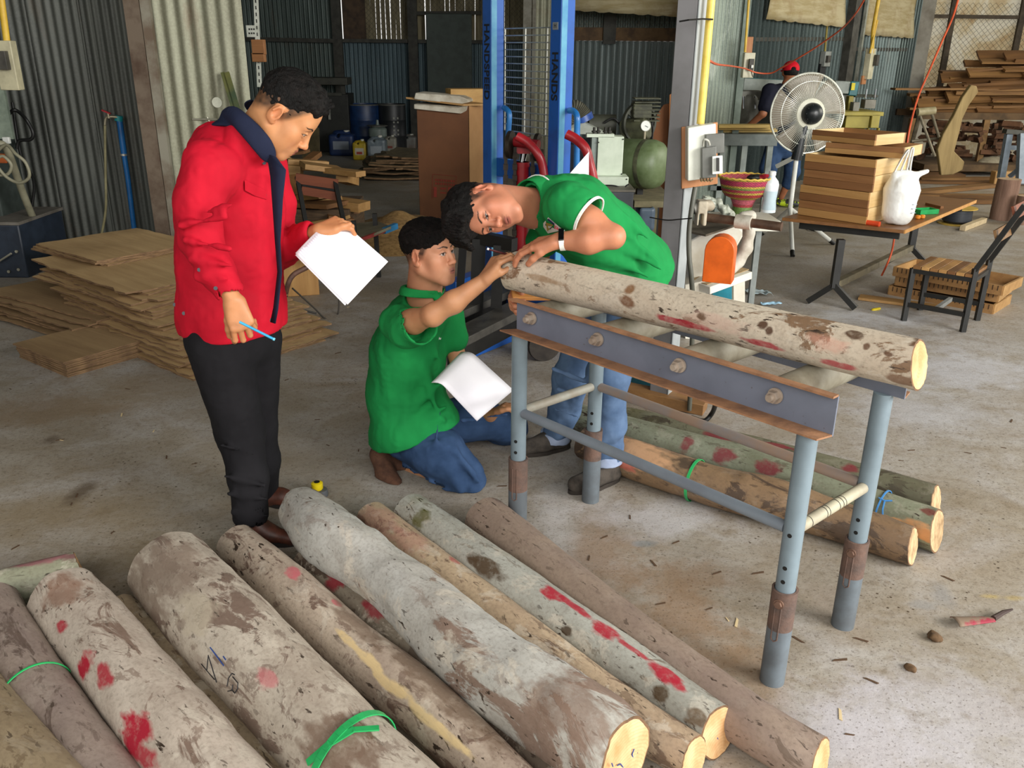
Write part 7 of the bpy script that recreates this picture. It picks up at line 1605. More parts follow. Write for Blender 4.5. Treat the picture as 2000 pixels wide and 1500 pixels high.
# slotted wooden racks lying behind the chair
for i,(x,y,Lr,rt_,l) in enumerate(((1735,570,.75,.0,'lower slotted wooden tray behind the chair legs'),(1745,560,.72,.05,'middle slotted wooden tray behind the chair legs'),(1738,545,.78,-.04,'upper slotted wooden tray behind the chair legs'))):
    p=PZ(x,575); o=V(p.x,p.y,.0); wsl=Mwood('slotted_side','a9814f','86613a',axis=0)
    base=.0+i*.075; mb=MB(); R3=Matrix.Rotation(ang+.05+rt_,3,'Z'); f=lambda a_,b_,c_: o+R3@V(a_,b_,c_)
    rr=thing('slotted_tray',l,'tray',o+V(0,0,base))
    for s in (0,.4): MB().box(f(Lr/2,s+.0,base+.035),(Lr,.016,.07),m=R3).build('long_side',wsl,rr)
    for s in (0,Lr): MB().box(f(s,.2,base+.035),(.016,.4,.07),m=R3).build('end_side',wl0,rr)
    MB().box(f(Lr/2,.2,base+.006),(Lr,.4,.01),m=R3).build('floor_panel',wsl,rr)
    mb=MB()
    for k in range(22): mb.box(f(.03+k*(Lr-.06)/21,-.0085,base+.05),(.006,.002,.035),m=R3)
    mb.build('slots',M('slot_brown','3d2b1a','2d1f12'),rr)
single(MB().bar(PZ(1678,580,.012),PZ(1830,600,.012),.12,.02),'wood_offcut',wl0,'flat pale plank on the floor behind the chair','plank',bevel=.002)
# cable reel, stick
rl=thing('cable_reel','dark cable wound on a yellow reel, on the floor behind the low table','cable reel',PZ(1867,437)); c=rl.location
MB().lathe([(.13,.02),(.15,.04),(.145,.16),(.12,.17)],c,n=28).build('wound_cable',M('cable_navy','2b3038','1e2229',rough=.5,scale=3,stretch=(1,1,40)),rl); MB().lathe([(.06,.17),(.19,.172),(.19,.182),(.06,.185)],c,n=28).build('top_flange',M('yellow_flange','c2a24a','a58838',rough=.5),rl); MB().lathe([(.05,0),(.19,.0),(.19,.012),(.05,.014)],c,n=28).build('bottom_flange',M('yellow_flange','c2a24a'),rl)
single(MB().bar(PZ(1880,446,.03),PZ(1922,430,.03),.06,.055),'timber_stub',Mwood('pale_stub','cdbb98','ad9a78',axis=0),'short squared pale stick beside the cable reel','timber',bevel=.003)
# ================= FAN, WORKER, BENCH, SAW =================
Yf=8.35; fc=PY(1577,222,Yf); Rf=PY(1577,148.5,Yf).z-fc.z; Rf*=1.02 
fan=thing('pedestal_fan','large white caged pedestal fan seen from behind, on white tripod','fan',V(fc.x,Yf,0))
cw_=M('cage_wire','e6e8dc','cfd2c4',rough=.35,metal=.3); Rf=Rf*1.06; fa=V(.12,-1,.06).normalized(); _,fu,fv=frame(fa)
def ringp(rad,off,n=64): return [fc+fa*off+(fu*math.cos(2*math.pi*k/n)+fv*math.sin(2*math.pi*k/n))*rad for k in range(n+1)]
MB().tube(ringp(Rf,0),.009,8,cap=False).build('outer_ring',cw_,fan)
mb=MB(); 
for k in range(100):
    a_=2*math.pi*k/100; d_=fu*math.cos(a_)+fv*math.sin(a_); mb.tube([fc+fa*.07+d_*(.13),fc+fa*.085+d_*(Rf*.6),fc+fa*.06+d_*(Rf*.86),fc+d_*(Rf*.995)],.0021,5)
mb.tube(ringp(Rf*.8,.07,48),.003,6,cap=False); mb.build('rear_cage',cw_,fan)
mb=MB()
for k in range(60):
    a_=2*math.pi*(k+.5)/60; d_=fu*math.cos(a_)+fv*math.sin(a_); mb.tube([fc-fa*.07+d_*.06,fc-fa*.08+d_*(Rf*.7),fc+d_*(Rf*.99)],.0014,5)
mb.build('front_cage',cw_,fan)
blm=M('fan_blade','9a9080','877d6e',rough=.35); 
for k in range(5):
    a_=2*math.pi*k/5; mb=MB()
    def fn(u,v,a_=a_):
        rad=.07+u*(Rf*.80); th=a_+(v-.5)*(1.2-.15*u)+u*.12; return fc-fa*(.012-.05*(v-.5))+(fu*math.cos(th)+fv*math.sin(th))*rad
    mb.grid(fn,10,8).build('blade',blm,fan,solid=.003)
MB().lathe([(.135,.04),(.135,.075),(.10,.085),(.075,.087)],fc,axis=fa,n=36).build('motor_plate',M('fan_plate','dcdcc8','c6c6b2',rough=.4),fan); MB().lathe([(.098,.085),(.095,.12),(.07,.17),(.03,.19),(.01,.192)],fc,axis=fa,n=30).build('motor_cover',M('fan_motor','23292b','171c1e',rough=.35),fan)
mb=MB()
for k in range(10): a_=2*math.pi*k/10; d_=fu*math.cos(a_)+fv*math.sin(a_); mb.bar(fc+fa*.178+d_*.03,fc+fa*.15+d_*.08,.006,.008,up=fa)
mb.build('vent_ribs',M('fan_rib','3d4548'),fan)
nk=fc+V(-.02,-.06,-.13); MB().chain if 0 else None
MB().tube([nk+V(0,0,.05),nk+V(-.03,0,-.08),nk+V(-.05,0,-.28)],[.03,.045,.05],12).build('neck',bpy.data.materials['fan_motor'],fan)
MB().tube([nk+V(-.05,0,-.28),V(nk.x-.05,nk.y,.35)],.022,14).build('pole',whitem,fan)
hub=V(nk.x-.05,nk.y,.36); ft_=[PZ(1629,476,.01),PZ(1548,500,.01),V(hub.x-.1,hub.y+.5,.01)]
for p in ft_: MB().tube([hub,p+(hub-p)*.08],.02,10).build('tripod_leg',whitem,fan); MB().tube([p+(hub-p)*.1,p],.022,10).build('rubber_foot',blk,fan)
cable('fan_cord',[PZ(1572,440,.01),PZ(1580,448,.01),PZ(1600,452,.01),PZ(1622,450,.01)],.006,blk,'black cord on the floor by the fan tripod')
# worker
def worker():
    root=thing('person','person seen from behind in red cap, dark T-shirt and jeans, at the saw bench','person',PZ(1515,400))
    Yp=10.3; sk=skincol('9c6444'); P=lambda x,y,dy=0:PY(x,y,Yp+dy)
    hc=P(1544,141); Rm=headframe(V(-.15,.85,-.5),V(0,.3,1)); b=Sdf()
    b.ell(hc,(.078,.095,.105)); b.cap(hc-V(0,.0,.05),P(1538,165),.055,.06); 
    for s in (-1,1): b.ell(hc+V(s*.08,.01,-.01),(.012,.02,.03))
    sL,sR=P(1503,178,-.05),P(1560,182,.1); eL=P(1490,222,-.1); wL=P(1460,248,.05)
    b.chain([P(1536,280),P(1535,200),P(1538,165)],[.12,.12,.06]); b.cap(sL,sR,.05); b.chain([sL,eL,wL],[.05,.042,.03],.02); b.chain([wL,P(1448,252,.08)],[.03,.022],.02)
    for k in range(4): b.cap(P(1449,251,.08),P(1440+k*2.2,252+k*1.2,.08+.01*k),.012,.009,.006)
    b.cap(P(1452,250,.06),P(1447,246,.05),.012,.009,.006)
    hL,hR=P(1515,285),P(1545,285,.1); kL,kR=P(1500,330,-.05),P(1548,335,.1); aL,aR=P(1512,392,.15),P(1540,392,.25)
    b.chain([hL,kL,P(1497,375,.1)],[.08,.055,.04]); b.chain([hR,kR,P(1526,385,.2)],[.08,.055,.035])
    tomesh([b.mesh(.009)],'body',SKIN,root,sk)
    h=Sdf(); h.ell(hc+V(0,-.01,.01),(.083,.098,.09)); h.box(hc+V(0,0,-.11),(.2,.2,.075),None,.01,.01,'s'); h.ell(hc+V(0,.1,-.03),(.07,.06,.07),None,.01,'s'); tomesh([h.mesh(.008)],'hair',HAIR,root)
    c=Sdf(); c.ell(hc+V(0,0,.035),(.092,.106,.088)); c.box(hc+V(0,0,-.06),(.2,.2,.075),None,.01,.008,'s'); c.ell(hc+V(0,-.115,.045),(.035,.03,.02),None,.006,'s'); c.ell(hc+V(-.01,.12,.01),(.07,.08,.014),None,.01); tomesh([c.mesh(.007)],'cap',cloth_mat('red_cap','cf1527','b01020',900,.7),root)
    t_=Sdf(); t_.chain([P(1532,288),P(1530,240),P(1532,190)],[.155,.155,.16],.04,n=V(0,1,0),f=.8); t_.cap(sL,sR,.085,.085,.04); t_.cap(P(1536,172),P(1538,163),.07,.06,.03); t_.chain([sL,P(1494,208,-.09)],[.085,.075],.02); t_.chain([sR,P(1565,215,.1)],[.08,.07],.02)
    t_.cap(P(1536,165),P(1540,150),.055,.06,.006,'s'); t_.disp=shirtdisp(.006,(1,1,.5),9,71); t_.box(P(1532,310),(.4,.4,.08),None,.01,.008,'s'); tomesh([t_.mesh(.01)],'t_shirt',cloth_mat('navy_tee','1b1d2c','131420',900,.85),root)
    j=Sdf(); j.cap(P(1530,285),P(1532,280),.145,.14,.04); j.chain([hL,kL,P(1497,350,.05)],[.12,.10,.095],.03); j.chain([hR,kR,P(1540,358,.15)],[.12,.09,.08],.03); j.disp=shirtdisp(.006,(1,1,.7),9,72); tomesh([j.mesh(.01)],'jeans',jean,root)
    lime=M('lime_trainer','2c2f30','b9d022',rough=.5,scale=16,lo=.5,hi=.55)
    for an,to in ((PZ(1497,398),PZ(1492,408)),(PZ(1527,404),PZ(1545,410))):
        s=Sdf(); d=V(.9,-.3,0).normalized(); g=V(an.x,an.y,.05); s.chain([g-d*.04,g+d*.08,g+d*.17-V(0,0,.01)],[.042,.045,.035],.02); s.box(V(g.x,g.y,-.04),(.5,.5,.044),None,.002,.005,'s'); o=tomesh([s.mesh(.008)],'shoe',lime,root); o['label']='lime green and black trainer'
worker()
# bench with planks
Yk=9.6; bn=thing('saw_bench','grey steel bench of the radial saw, left of the fan','bench',V(PY(1460,430,Yk).x,Yk,0)); zk=PY(1450,262,Yk).z
x0,x1=PY(1398,262,Yk).x,PY(1520,262,Yk).x; bgm=M('bench_grey','77807c','616a67',rough=.5)
MB().box(((x0+x1)/2,Yk+.3,zk-.06),(x1-x0,.6,.12)).build('bench_top',bgm,bn)
for xx in (x0+.1,(x0+x1)/2,x1-.06): MB().box((xx,Yk+.05,(zk-.12)/2),(.06,.05,zk-.12)).build('leg',M('leg_pale','9aa39d','848d88'),bn)
MB().bar(V(x0,Yk+.05,.35),V(x1,Yk+.05,.35),.05,.05).build('lower_rail',bgm,bn)
MB().bar(PY(1517,325,Yk-.2),PY(1566,300,Yk-.4),.04,.04).build('diagonal_brace',M('pale_brace','cfd2c8'),bn)
for k,(ya,yb_,l,wd2) in enumerate(((256,262,'longer plank under the hand of the person in the red cap',.2),(264,259,'front plank on the saw bench',.12),(250,247,'rear plank on the saw bench',.16))):
    a=PY(1398,ya,Yk+.2-.15*k); b=PY(1510,yb_,Yk+.3-.15*k); a.z=b.z=zk+.02+.035*k; single(MB().bar(a,b,wd2,.03),'plank',Mwood('yellow_plank','d2b56a','b0924c',axis=0),l,'plank',bevel=.002)
# radial arm saw
ra=thing('radial_arm_saw','grey radial arm saw with teal ends and yellow label, behind the fan','saw',V(PY(1460,190,10.8).x,10.8,zk))
def bbar(x0,y0,x1,y1,Y0,Y1,w_,h_,m,nm): return MB().bar(PY(x0,y0,Y0),PY(x1,y1,Y1),w_,h_).build(nm,m,ra,bevel=.008)
armg=M('arm_grey','8b938c','757d77',rough=.45); tealc=M('saw_teal','1d6a70','165459',rough=.4)
bbar(1447,165,1545,170,10.8,10.9,.16,.15,armg,'arm'); bbar(1447,153,1540,159,10.8,10.9,.1,.03,tealc,'teal_cover'); bbar(1625,169,1655,171,10.9,10.9,.16,.14,armg,'arm_end'); bbar(1545,170,1625,170,10.9,10.9,.14,.14,armg,'arm_mid'); bbar(1655,172,1671,173,10.9,10.9,.17,.16,tealc,'end_cap')
MB().box(PY(1666,169,10.78),(.04,.02,.08)).build('yellow_label',M('label_yellow','d8c82a'),ra); 
mt=M('motor_grey','6b6b62','53534b',rough=.5,metal=.3)
MB().lathe([(.12,-.16),(.13,-.14),(.13,.12),(.11,.16)],PY(1460,212,10.6),n=24).build('motor',mt,ra); MB().box(PY(1462,185,10.6),(.26,.2,.1)).build('carriage',mt,ra,bevel=.01)
for x in (1451,1473): MB().tube([PY(x,188,10.5),PY(x,212,10.5)],.02,10).build('clamp_rod',M('chrome','d5d8da'),ra)
bbar(1475,190,1500,200,10.6,10.6,.1,.1,mt,'gearbox'); MB().lathe([(.16,-.01),(.16,.01)],PY(1492,222,10.6),axis=(0,-1,0),n=28).build('blade_guard',mt,ra); MB().tube([PY(1640,186,10.9),V(PY(1640,186,10.9).x,10.9,zk)],.06,16).build('column',armg,ra)
# yellow machine
ym=M('yellow_green_paint','a79a45','8f8338',rough=.55,scale=4); Yy=10.9
yr=thing('thicknesser','yellow green woodworking machine with levers, right of the fan','machine',V(PY(1690,260,Yy).x,Yy,0))
def yb(px0,py0,px1,py1,Y,dp,m,nm,zfloor=False):
    a=PY(px0,py1,Y); b=PY(px1,py0,Y); z0=0 if zfloor else a.z; return MB().box(((a.x+b.x)/2,Y+dp/2,(z0+b.z)/2),(b.x-a.x,dp,b.z-z0)).build(nm,m,yr,bevel=.006)
yb(1648,219,1727,226,Yy,.7,ym,'table'); yb(1650,226,1700,250,Yy+.05,.5,ym,'front_panel'); yb(1700,224,1720,250,Yy,.5,ym,'side_panel')
for x in (1694,1714): yb(x,250,x+5,262,Yy+.05,.06,ym,'leg',True)
yb(1660,250,1690,262,Yy+.2,.3,ym,'base_block',True); yb(1654,188,1668,220,Yy+.4,.1,ym,'post'); yb(1665,200,1680,219,Yy+.2,.12,M('fence_grey','8d8a80','77746a'),'fence'); yb(1688,195,1712,212,Yy+.3,.15,bpy.data.materials['fence_grey'],'fence'); yb(1670,186,1716,190,Yy+.4,.2,M('motor_dark','44463a'),'dark_bar')
for x in (1690,1708): MB().tube([PY(x,192,Yy+.35),PY(x+3,174,Yy+.35)],.009,8).build('lever',M('chrome','d5d8da'),yr)
MB().tube([PY(1640,254,Yy-.6),PY(1658,258,Yy-.6)],.012,8).build('white_tube',whitem,yr)
# switch boxes on the oblique wall
def wbox(px,py,off,w_,h_,d_,m,nm,par): p=wp(px,py)+wnn*off; return MB().box(p,(w_,d_,h_),rz=math.atan2(wn.y,wn.x)).build(nm,m,par,bevel=.005)
q1=thing('switch_box','cream switch box on brown board with thin yellow conduit, left of the red cap','switch box',PY(1463,150,9.4))
fb_=lambda x0,y0,x1,y1,Y,dp,m,nm,par:(lambda a,b:MB().box(((a.x+b.x)/2,Y+dp/2,(a.z+b.z)/2),(b.x-a.x,dp,b.z-a.z)).build(nm,m,par,bevel=.004))(PY(x0,y1,Y),PY(x1,y0,Y))
fb_(1456,72,1472,106,9.45,.02,pb,'mount_board',q1); fb_(1450,103,1476,152,9.4,.09,M('cream_box','cfcaae','b5b095',rough=.4),'case',q1); fb_(1462,115,1474,138,9.35,.04,M('dark_breaker','4a4740'),'breaker',q1); fb_(1467,127,1472,133,9.33,.02,whitem,'breaker_mark',q1)
MB().tube([PY(1464,-20,9.42),PY(1455,102,9.42)],.013,10).build('conduit',M('yellow_conduit','d8b43a'),q1); MB().tube([PY(1467,138,9.35),PY(1470,150,9.35)],.005,6).build('cord',blk,q1)
q2=thing('switch_box','grey switch box with dark breaker on the corrugated wall right of the red cap','switch box',wp(1598,128)+wnn*.1); wbox(1599,115,.1,.17,.2,.08,M('box_grey','8b8f8a','777b76',rough=.4),'case',q2); wbox(1597,115,.16,.08,.09,.04,bpy.data.materials['dark_breaker'],'breaker',q2); wbox(1594,142,.08,.15,.24,.04,M('meter_black','17191b'),'lower_meter',q2)
MB().tube([wp(1605,50)+wnn*.08,wp(1598,103)+wnn*.1],.014,8).build('conduit',M('yellow_conduit_dim','9a8a3a','857630'),q2)
q3=thing('switch_box','tall cream switch box with yellow conduits on the wall post right of the fan','switch box',wp(1652,145)+wnn*.35); wbox(1654,124,.34,.15,.42,.09,bpy.data.materials['cream_box'],'case',q3); wbox(1658,117,.42,.07,.15,.05,bpy.data.materials['dark_breaker'],'breaker',q3); wbox(1646,155,.32,.13,.12,.03,pb,'mount_board',q3)
MB().tube([wp(1672,-20)+wnn*.36,wp(1658,60)+wnn*.36,wp(1657,103)+wnn*.36],.028,10).build('conduit',M('yellow_conduit','d8b43a'),q3); MB().tube([wp(1664,40)+wnn*.38,wp(1650,104)+wnn*.38],.016,10).build('conduit',M('yellow_conduit','d8b43a'),q3)
# ================= RIGHT BACK: PLANK RACK, SLAB, STUMPS =================
wr=Mwood('rack_plank','96703f','704e2c',axis=0,scale=1.4,rough=.75,dark='5e4126'); wr2=Mwood('rack_plank_dark','80592f','5f4225',axis=0,scale=1.4,rough=.8,dark='46301c')
GRK='rough planks piled on the rack at the back right'
r=random.Random(21); protos=[]
for k in range(6):
    L=(1.5,1.9,2.3,1.2,2.0,2.6)[k]; w_=(.16,.2,.14,.22,.12,.18)[k]; t_=(.035,.045,.03,.05,.04,.03)[k]
    mb=MB()
    def fn_box(): pass
    n=10; vs=[]
    for i in range(n+1):
        x=-L/2+L*i/n; y=.012*mnoise.noise(V(x*2,k*3.3,0)); 
        for (a_,b_) in ((-w_/2,0),(w_/2,0),(w_/2,t_),(-w_/2,t_)): vs.append((x,a_+y+.01*mnoise.noise(V(x*5,a_*9,k)),b_+.01*mnoise.noise(V(x*1.5,k,5))))
    fs=[(i*4+j,i*4+(j+1)%4,(i+1)*4+(j+1)%4,(i+1)*4+j) for i in range(n) for j in range(4)]+[(3,2,1,0),(n*4,n*4+1,n*4+2,n*4+3)]
    protos.append((mb.add(vs,fs),k))
Yrk=14.6; rx0=PY(1756,200,Yrk).x; zr0=PY(1850,214,Yrk).z
first={}
def plank(k,x,y,z,rz,ry,m,label,group,rx=0):
    if (k,m.name) in first: o=first[(k,m.name)].copy(); COL.objects.link(o)
    else:
        mb=MB(); mb.v=list(protos[k][0].v); mb.f=list(protos[k][0].f); mb.mi=list(protos[k][0].mi); o=mb.build('plank',m,None); first[(k,m.name)]=o
    o.location=(x,y,z); o.rotation_euler=(rx,ry,rz); tag(o,label,'plank',group); return o
zt=zr0
for lay in range(17):
    f=lay/16; x_l=rx0+.15+ (f*1.5 if lay>6 else 0)*.75; 
    for j in range(8):
        k=r.randrange(6); x=x_l+1.0+r.uniform(-.2,.3)+(j%4)*.95; 
        up=0 if lay<9 else (lay-8)*.012*(j%4)
        plank(k,x,Yrk-.45+.32*(j//4)+r.uniform(-.1,.1)+lay*.012,zt+up,r.uniform(-.12,.12),-r.uniform(-.02,.10 if lay>5 else .03),wr if r.random()<.6 else wr2,'brown plank in the tall pile on the back right rack',GRK,rx=r.choice((0,.1,.35,.7)))
    zt+=.052
rk=thing('plank_rack','rough timber rack that carries the plank pile at the back right','rack',V(8.0,Yrk,0)); tdm=M('timber_dull','6a5338','4d3c29',rough=.85,scale=5)
MB().box((rx0+3.2,Yrk-.6,zr0-.06),(6.2,.08,.1)).build('front_rail',tdm,rk); MB().box((rx0+3.2,Yrk+.3,zr0-.06),(6.2,.08,.1)).build('rear_rail',tdm,rk)
for px in (1778,1922,2010): p=PY(px,260,Yrk-.6); MB().box((p.x,Yrk-.6,(zr0-.1)/2),(.09,.07,zr0-.1)).build('post',M('timber_post','8a6a42','6a5032',rough=.85),rk)
for k in range(3): MB().box((rx0+.8+k*2.2,Yrk-.15,zr0-.03),(.08,1.0,.05)).build('cross_piece',tdm,rk)
MB().box((rx0+3.2,Yrk-.5,.12),(6.2,1.1,.1)).build('bottom_shelf',tdm,rk)
# chopped wood below
chm_=M('firewood','6b4a33','46301f',rough=.9,scale=9); mb=MB(); r=random.Random(4)
for k in range(420):
    x=rx0+.3+r.random()*5.8; y=Yrk-.75+r.random()*.5; z_=.2+r.random()*(zr0-.35)
    m=Matrix.Rotation(r.random()*3,3,'Z')@Matrix.Rotation(r.random()*3,3,'X'); mb.box((x,y,z_),(r.uniform(.12,.3),r.uniform(.04,.1),r.uniform(.03,.08)),m=m)
o=single(mb,'chopped_firewood',chm_,'mass of small chopped wood pieces under the plank rack','firewood',smooth=False); o['kind']='stuff'
# tall upright slab
Yz=12.6
mb=MB().prism([PY(x,y,Yz) for x,y in ((1897,166),(1908,168),(1911,180),(1893,205),(1880,232),(1873,262),(1864,296),(1884,316),(1880,332),(1862,341),(1838,343),(1836,325),(1831,292),(1842,262),(1862,228),(1880,190))],(.02,.12,0))
single(mb,'wood_slab',Mwood('slab_wood','b59d6c','857048',axis=2,scale=.9,rough=.8,dark='4a3c26'),'tall pale irregular slab standing upright before the plank rack','wood slab',bevel=.012)
# roller trestle
rt2=thing('roller_trestle','steel A-frame trestle with horizontal roller left of the tall slab','trestle',PY(1800,330,12.9)); wst=M('worn_steel','8d8572','6c6454',rough=.5,metal=.3); Yt2=12.8
MB().tube([PY(1792,219,Yt2),PY(1826,216,Yt2)],.055,16).build('roller',M('roller_pale','b0a684','958b6a',rough=.5),rt2); MB().tube([PY(1796,224,Yt2),PY(1826,306,Yt2-.3)],.02,8).build('leg',wst,rt2); MB().tube([PY(1820,222,Yt2),PY(1834,268,Yt2-.2)],.02,8).build('leg',wst,rt2); MB().tube([PY(1796,224,Yt2),PY(1776,300,Yt2+.3)],.03,8).build('leg',wst,rt2); MB().tube([PY(1780,276,Yt2),PY(1835,270,Yt2)],.02,8).build('brace',wst,rt2)
# grey steel frame and dark panel at right edge
gf=thing('steel_table','grey steel frame table cut by the right edge, above the stumps','table',PZ(1970,355)); gfm=M('frame_bluegrey','8592a0','6f7c8a',rough=.45)
Yg=10.6; MB().bar(PY(1962,256,Yg),PY(2030,262,Yg),.1,.05).build('top',M('dark_top_plate','4a4a44','38382f'),gf); MB().bar(PY(1970,262,Yg),PY(1955,348,Yg),.07,.07,up=(0,1,0)).build('leg',gfm,gf); MB().bar(PY(2000,262,Yg-.2),PY(1996,360,Yg-.4),.12,.07,up=(0,1,0)).build('leg',gfm,gf); MB().bar(PY(1965,288,Yg),PY(2030,290,Yg),.05,.05).build('rail',gfm,gf); MB().bar(PY(1972,345,Yg-.1),PY(1998,325,Yg-.2),.05,.05).build('brace',gfm,gf)
# stumps
def stump(px,py0,py1,w_,label,seed):
    p=PZ(px,py1); R_=w_/2*camdepth(p)/FPX; top=PY(px,py0,p.y).z; mb=MB(); vs=[]; n=28; m=8
    for i in range(m+1):
        for k in range(n):
            a_=2*math.pi*k/n; rr=R_*(1+.06*mnoise.noise(V(math.cos(a_)*2,math.sin(a_)*2,i*.3+seed))); vs.append((p.x+rr*math.cos(a_),p.y+R_+rr*math.sin(a_),top*i/m))
    mb.add(vs,[(i*n+k,i*n+(k+1)%n,(i+1)*n+(k+1)%n,(i+1)*n+k) for i in range(m) for k in range(n)]); r_=thing('tree_stump',label,'stump',V(p.x,p.y+R_,0)); mb.build('bark',M('stump_bark','8d6f5e','6d5244',rough=.85,scale=4,stretch=(3,3,.5),bump=.4),r_); MB().add(vs[-n:],[tuple(range(n))]).build('cut_face',M('stump_top','b0977a','8f7558',rough=.85,scale=6),r_)
stump(1966,352,432,42,'upright brown tree stump at the right, behind the chair back',1); stump(2004,385,440,34,'second stump cut off by the right edge beside the first',3)
# stone, floor boards
sd=Sdf(); p=PZ(1940,340); sd.ell(p+V(0,.15,.1),(.24,.2,.16)); sd.disp=shirtdisp(.02,(1,1,1),6,5); sd.box(p-V(0,0,.3),(1,1,.3),None,.01,.01,'s'); o=tomesh([sd.mesh(.018)],'stone_block',M('stone_pale','a39a84','857c68',rough=.9),None); tag(o,'pale rounded stone block on the floor left of the steel frame','stone')
single(MB().box(PZ(1950,348,.12)+V(.1,0,0),(.4,.12,.2),rz=.1),'cut_block',wl0,'pale cut block leaning at the rounded stone','wood block',bevel=.01)
GFB='loose planks on the floor before the plank rack'; r=random.Random(31)
for k,(x,y,L,rz,l) in enumerate(((1890,352,0,.05,'long flat plank before the tall slab'),(1940,360,5,-.05,'dark plank right of the tall slab'),(1820,338,1,.3,'pale plank left of the tall slab foot'),(1800,345,3,-.1,'short plank behind the stacked wooden trays'),(1935,385,2,.02,'plank in front of the steel frame'),(1960,398,4,.04,'reddish plank beside the first stump'),(1870,372,1,.5,'slanting pale plank behind the table'),(1845,385,2,-.25,'plank pointing at the cable reel'),(1805,330,4,.1,'plank at the foot of the roller trestle'),(1900,335,0,-.15,'plank at the foot of the tall slab'))):
    p=PZ(x,y); plank(L,p.x,p.y,.005+.0*k,rz,0,(wr,wr2)[k%2],l,None)
# ================= LITTER ON THE FLOOR =================
tp_=thing('tape_measure','small yellow and black round item behind the crooked grey log','tape measure',PZ(621,975)); c=PZ(621,968)
MB().lathe([(.02,0),(.024,.005),(.024,.03),(.015,.034)],V(c.x,c.y,.03),n=24).build('yellow_case',M('tape_yellow','e8cf1a','cdb512',rough=.4),tp_); MB().lathe([(.012,.0345),(.0125,.036)],V(c.x,c.y,.03),n=16).build('black_label',blk,tp_); MB().lathe([(.03,0),(.032,.01),(.028,.03)],V(c.x+.012,c.y,0),n=20).build('grey_base',M('grey_plastic','55585c'),tp_)
bk_=thing('bark_piece','curved strip of bark with red paint on the floor at the right edge','bark',PZ(1905,1215)); mb=MB()
a,b=PZ(1865,1215,.02),PZ(1940,1208,.02); bx_=(b-a); 
def fn(u,v): 
    p=a+bx_*u; s=V(-bx_.y,bx_.x,0).normalized(); th=(v-.5)*2.2; w_=.03*(1-.5*u); return p+s*(math.sin(th)*w_)+V(0,0,math.cos(th)*w_*.6-.008)
mb.grid(fn,12,8).build('curved_bark',M('bark_red_paint','7d6a58','8f2438',rough=.7,scale=14,lo=.45,hi=.55),bk_,solid=.003); MB().tube([b,PZ(1960,1196,.02),PZ(1978,1190,.03)],[.010,.008,.003],8).build('twig_end',M('twig_dark','3d2d28'),bk_)
for (x,y,s,l) in ((1825,1250,.019,'larger brown earth clod at the right, below the bark strip'),(1777,1308,.014,'smaller brown clod near the front leg of the stand')):
    p=PZ(x,y); sd=Sdf(); sd.ell(p+V(0,0,s*.6),(s,s*1.2,s*.8)); sd.cap(p+V(s*.6,0,s*.4),p+V(-s*.4,s,s*.3),s*.5,s*.4); sd.disp=shirtdisp(.004,(1,1,1),60,7); o=tomesh([sd.mesh(.004)],'earth_clod',M('clod','6d5338','4d3a27',rough=.95),None); tag(o,l,'clod')
sd=Sdf(); p=PZ(1705,606); sd.cap(p,p+V(.05,.01,.01),.014,.01); tag(tomesh([sd.mesh(.004)],'yellow_scrap',M('tape_yellow','e8cf1a'),None),'small yellow plastic scrap on the floor under the table','scrap')
mb=MB(); p=PZ(1505,598); r=random.Random(3)
def fn(u,v): return p+V((u-.5)*.16,(v-.5)*.05+.03*(u-.5),.012+.02*mnoise.noise(V(u*4,v*3,1))+.012)
single(mb.grid(fn,12,5),'blue_plastic_strip',M('pale_blue_film','a6cbe0','8db9d3',rough=.2),'crumpled light blue plastic strip on the floor right of the white machine','plastic strip',solid=.001)
mb=MB(); p=PZ(1465,575)
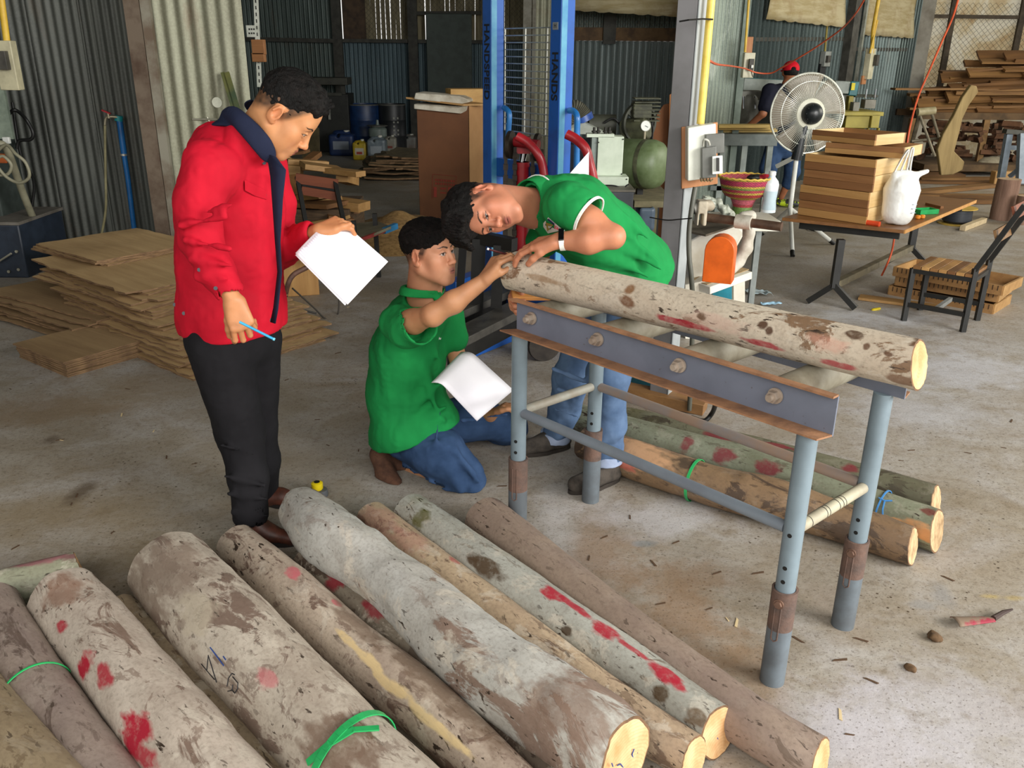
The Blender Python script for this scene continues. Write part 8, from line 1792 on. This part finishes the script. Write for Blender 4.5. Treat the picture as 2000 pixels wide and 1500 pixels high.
def fn(u,v): return p+V((u-.5)*.3,(v-.5)*.12-.1*(u-.5),.02+.05*abs(mnoise.noise(V(u*5,v*3,4))))
single(mb.grid(fn,16,6),'clear_plastic_film',M('clear_film','b4c4c8','9fb0b4',rough=.15),'pale crumpled plastic film on the floor beside the machine base','plastic film',solid=.001)
r=random.Random(77); GW='wood splinters scattered on the concrete'
mbp=MB().prism([V(-.02,0,0),V(.018,-.004,0),V(.022,.003,0),V(-.012,.005,0)],(0,0,.002)); chipm=M('splinter_pale','d8c49a','b79d70',rough=.8); chipd=M('splinter_dark','5b432d','3b2a1c',rough=.9)
pa=mbp.build('wood_splinter',chipm,None); mbp2=MB(); mbp2.v=list(mbp.v); mbp2.f=list(mbp.f); mbp2.mi=list(mbp.mi); pb_=mbp2.build('wood_splinter',chipd,None)
spots=[(238,811,1),(300,842,1),(120,860,1),(118,859,0),(380,906,0),(325,893,0),(640,870,0),(700,880,0),(150,968,0),(140,985,0),(220,1040,0),(30,1070,0),(445,1060,0),(620,820,0),(560,742,0),(1420,1210,1),(1438,1216,1),(1275,1100,0),(1060,1060,1),(1090,1075,1),(1320,1060,0),(1230,1010,0),(1180,1050,0),(1480,1120,0),(1680,1250,0),(1700,1330,0),(1340,1270,1),(1310,1240,0),(1560,1250,0),(1640,1290,0),(1780,880,0),(1890,885,0),(1960,875,0),(1975,822,0),(1760,900,0),(1400,1120,0),(1385,1190,0),(1850,1130,0),(1640,1395,1),(1290,1180,0),(1150,1090,0),(980,950,0),(1010,960,0),(330,720,1),(250,760,0),(660,690,0),(610,660,0),(680,600,1),(20,760,0),(1660,1435,0)]
fp=True
for i,(x,y,t_) in enumerate(spots):
    src=(pb_,pa)[t_]
    o=src if i in (0,3) else src.copy()
    if i not in (0,3): COL.objects.link(o)
    p=PZ(x,y); s=r.uniform(.5,1.3)*(1 if t_ else 1.); o.location=(p.x,p.y,.0005); o.rotation_euler=(0,0,r.uniform(0,6)); o.scale=(s,s,1)
    tag(o,('dark bark splinter lying on the concrete floor','pale wood splinter lying on the concrete floor')[t_],'splinter',GW)
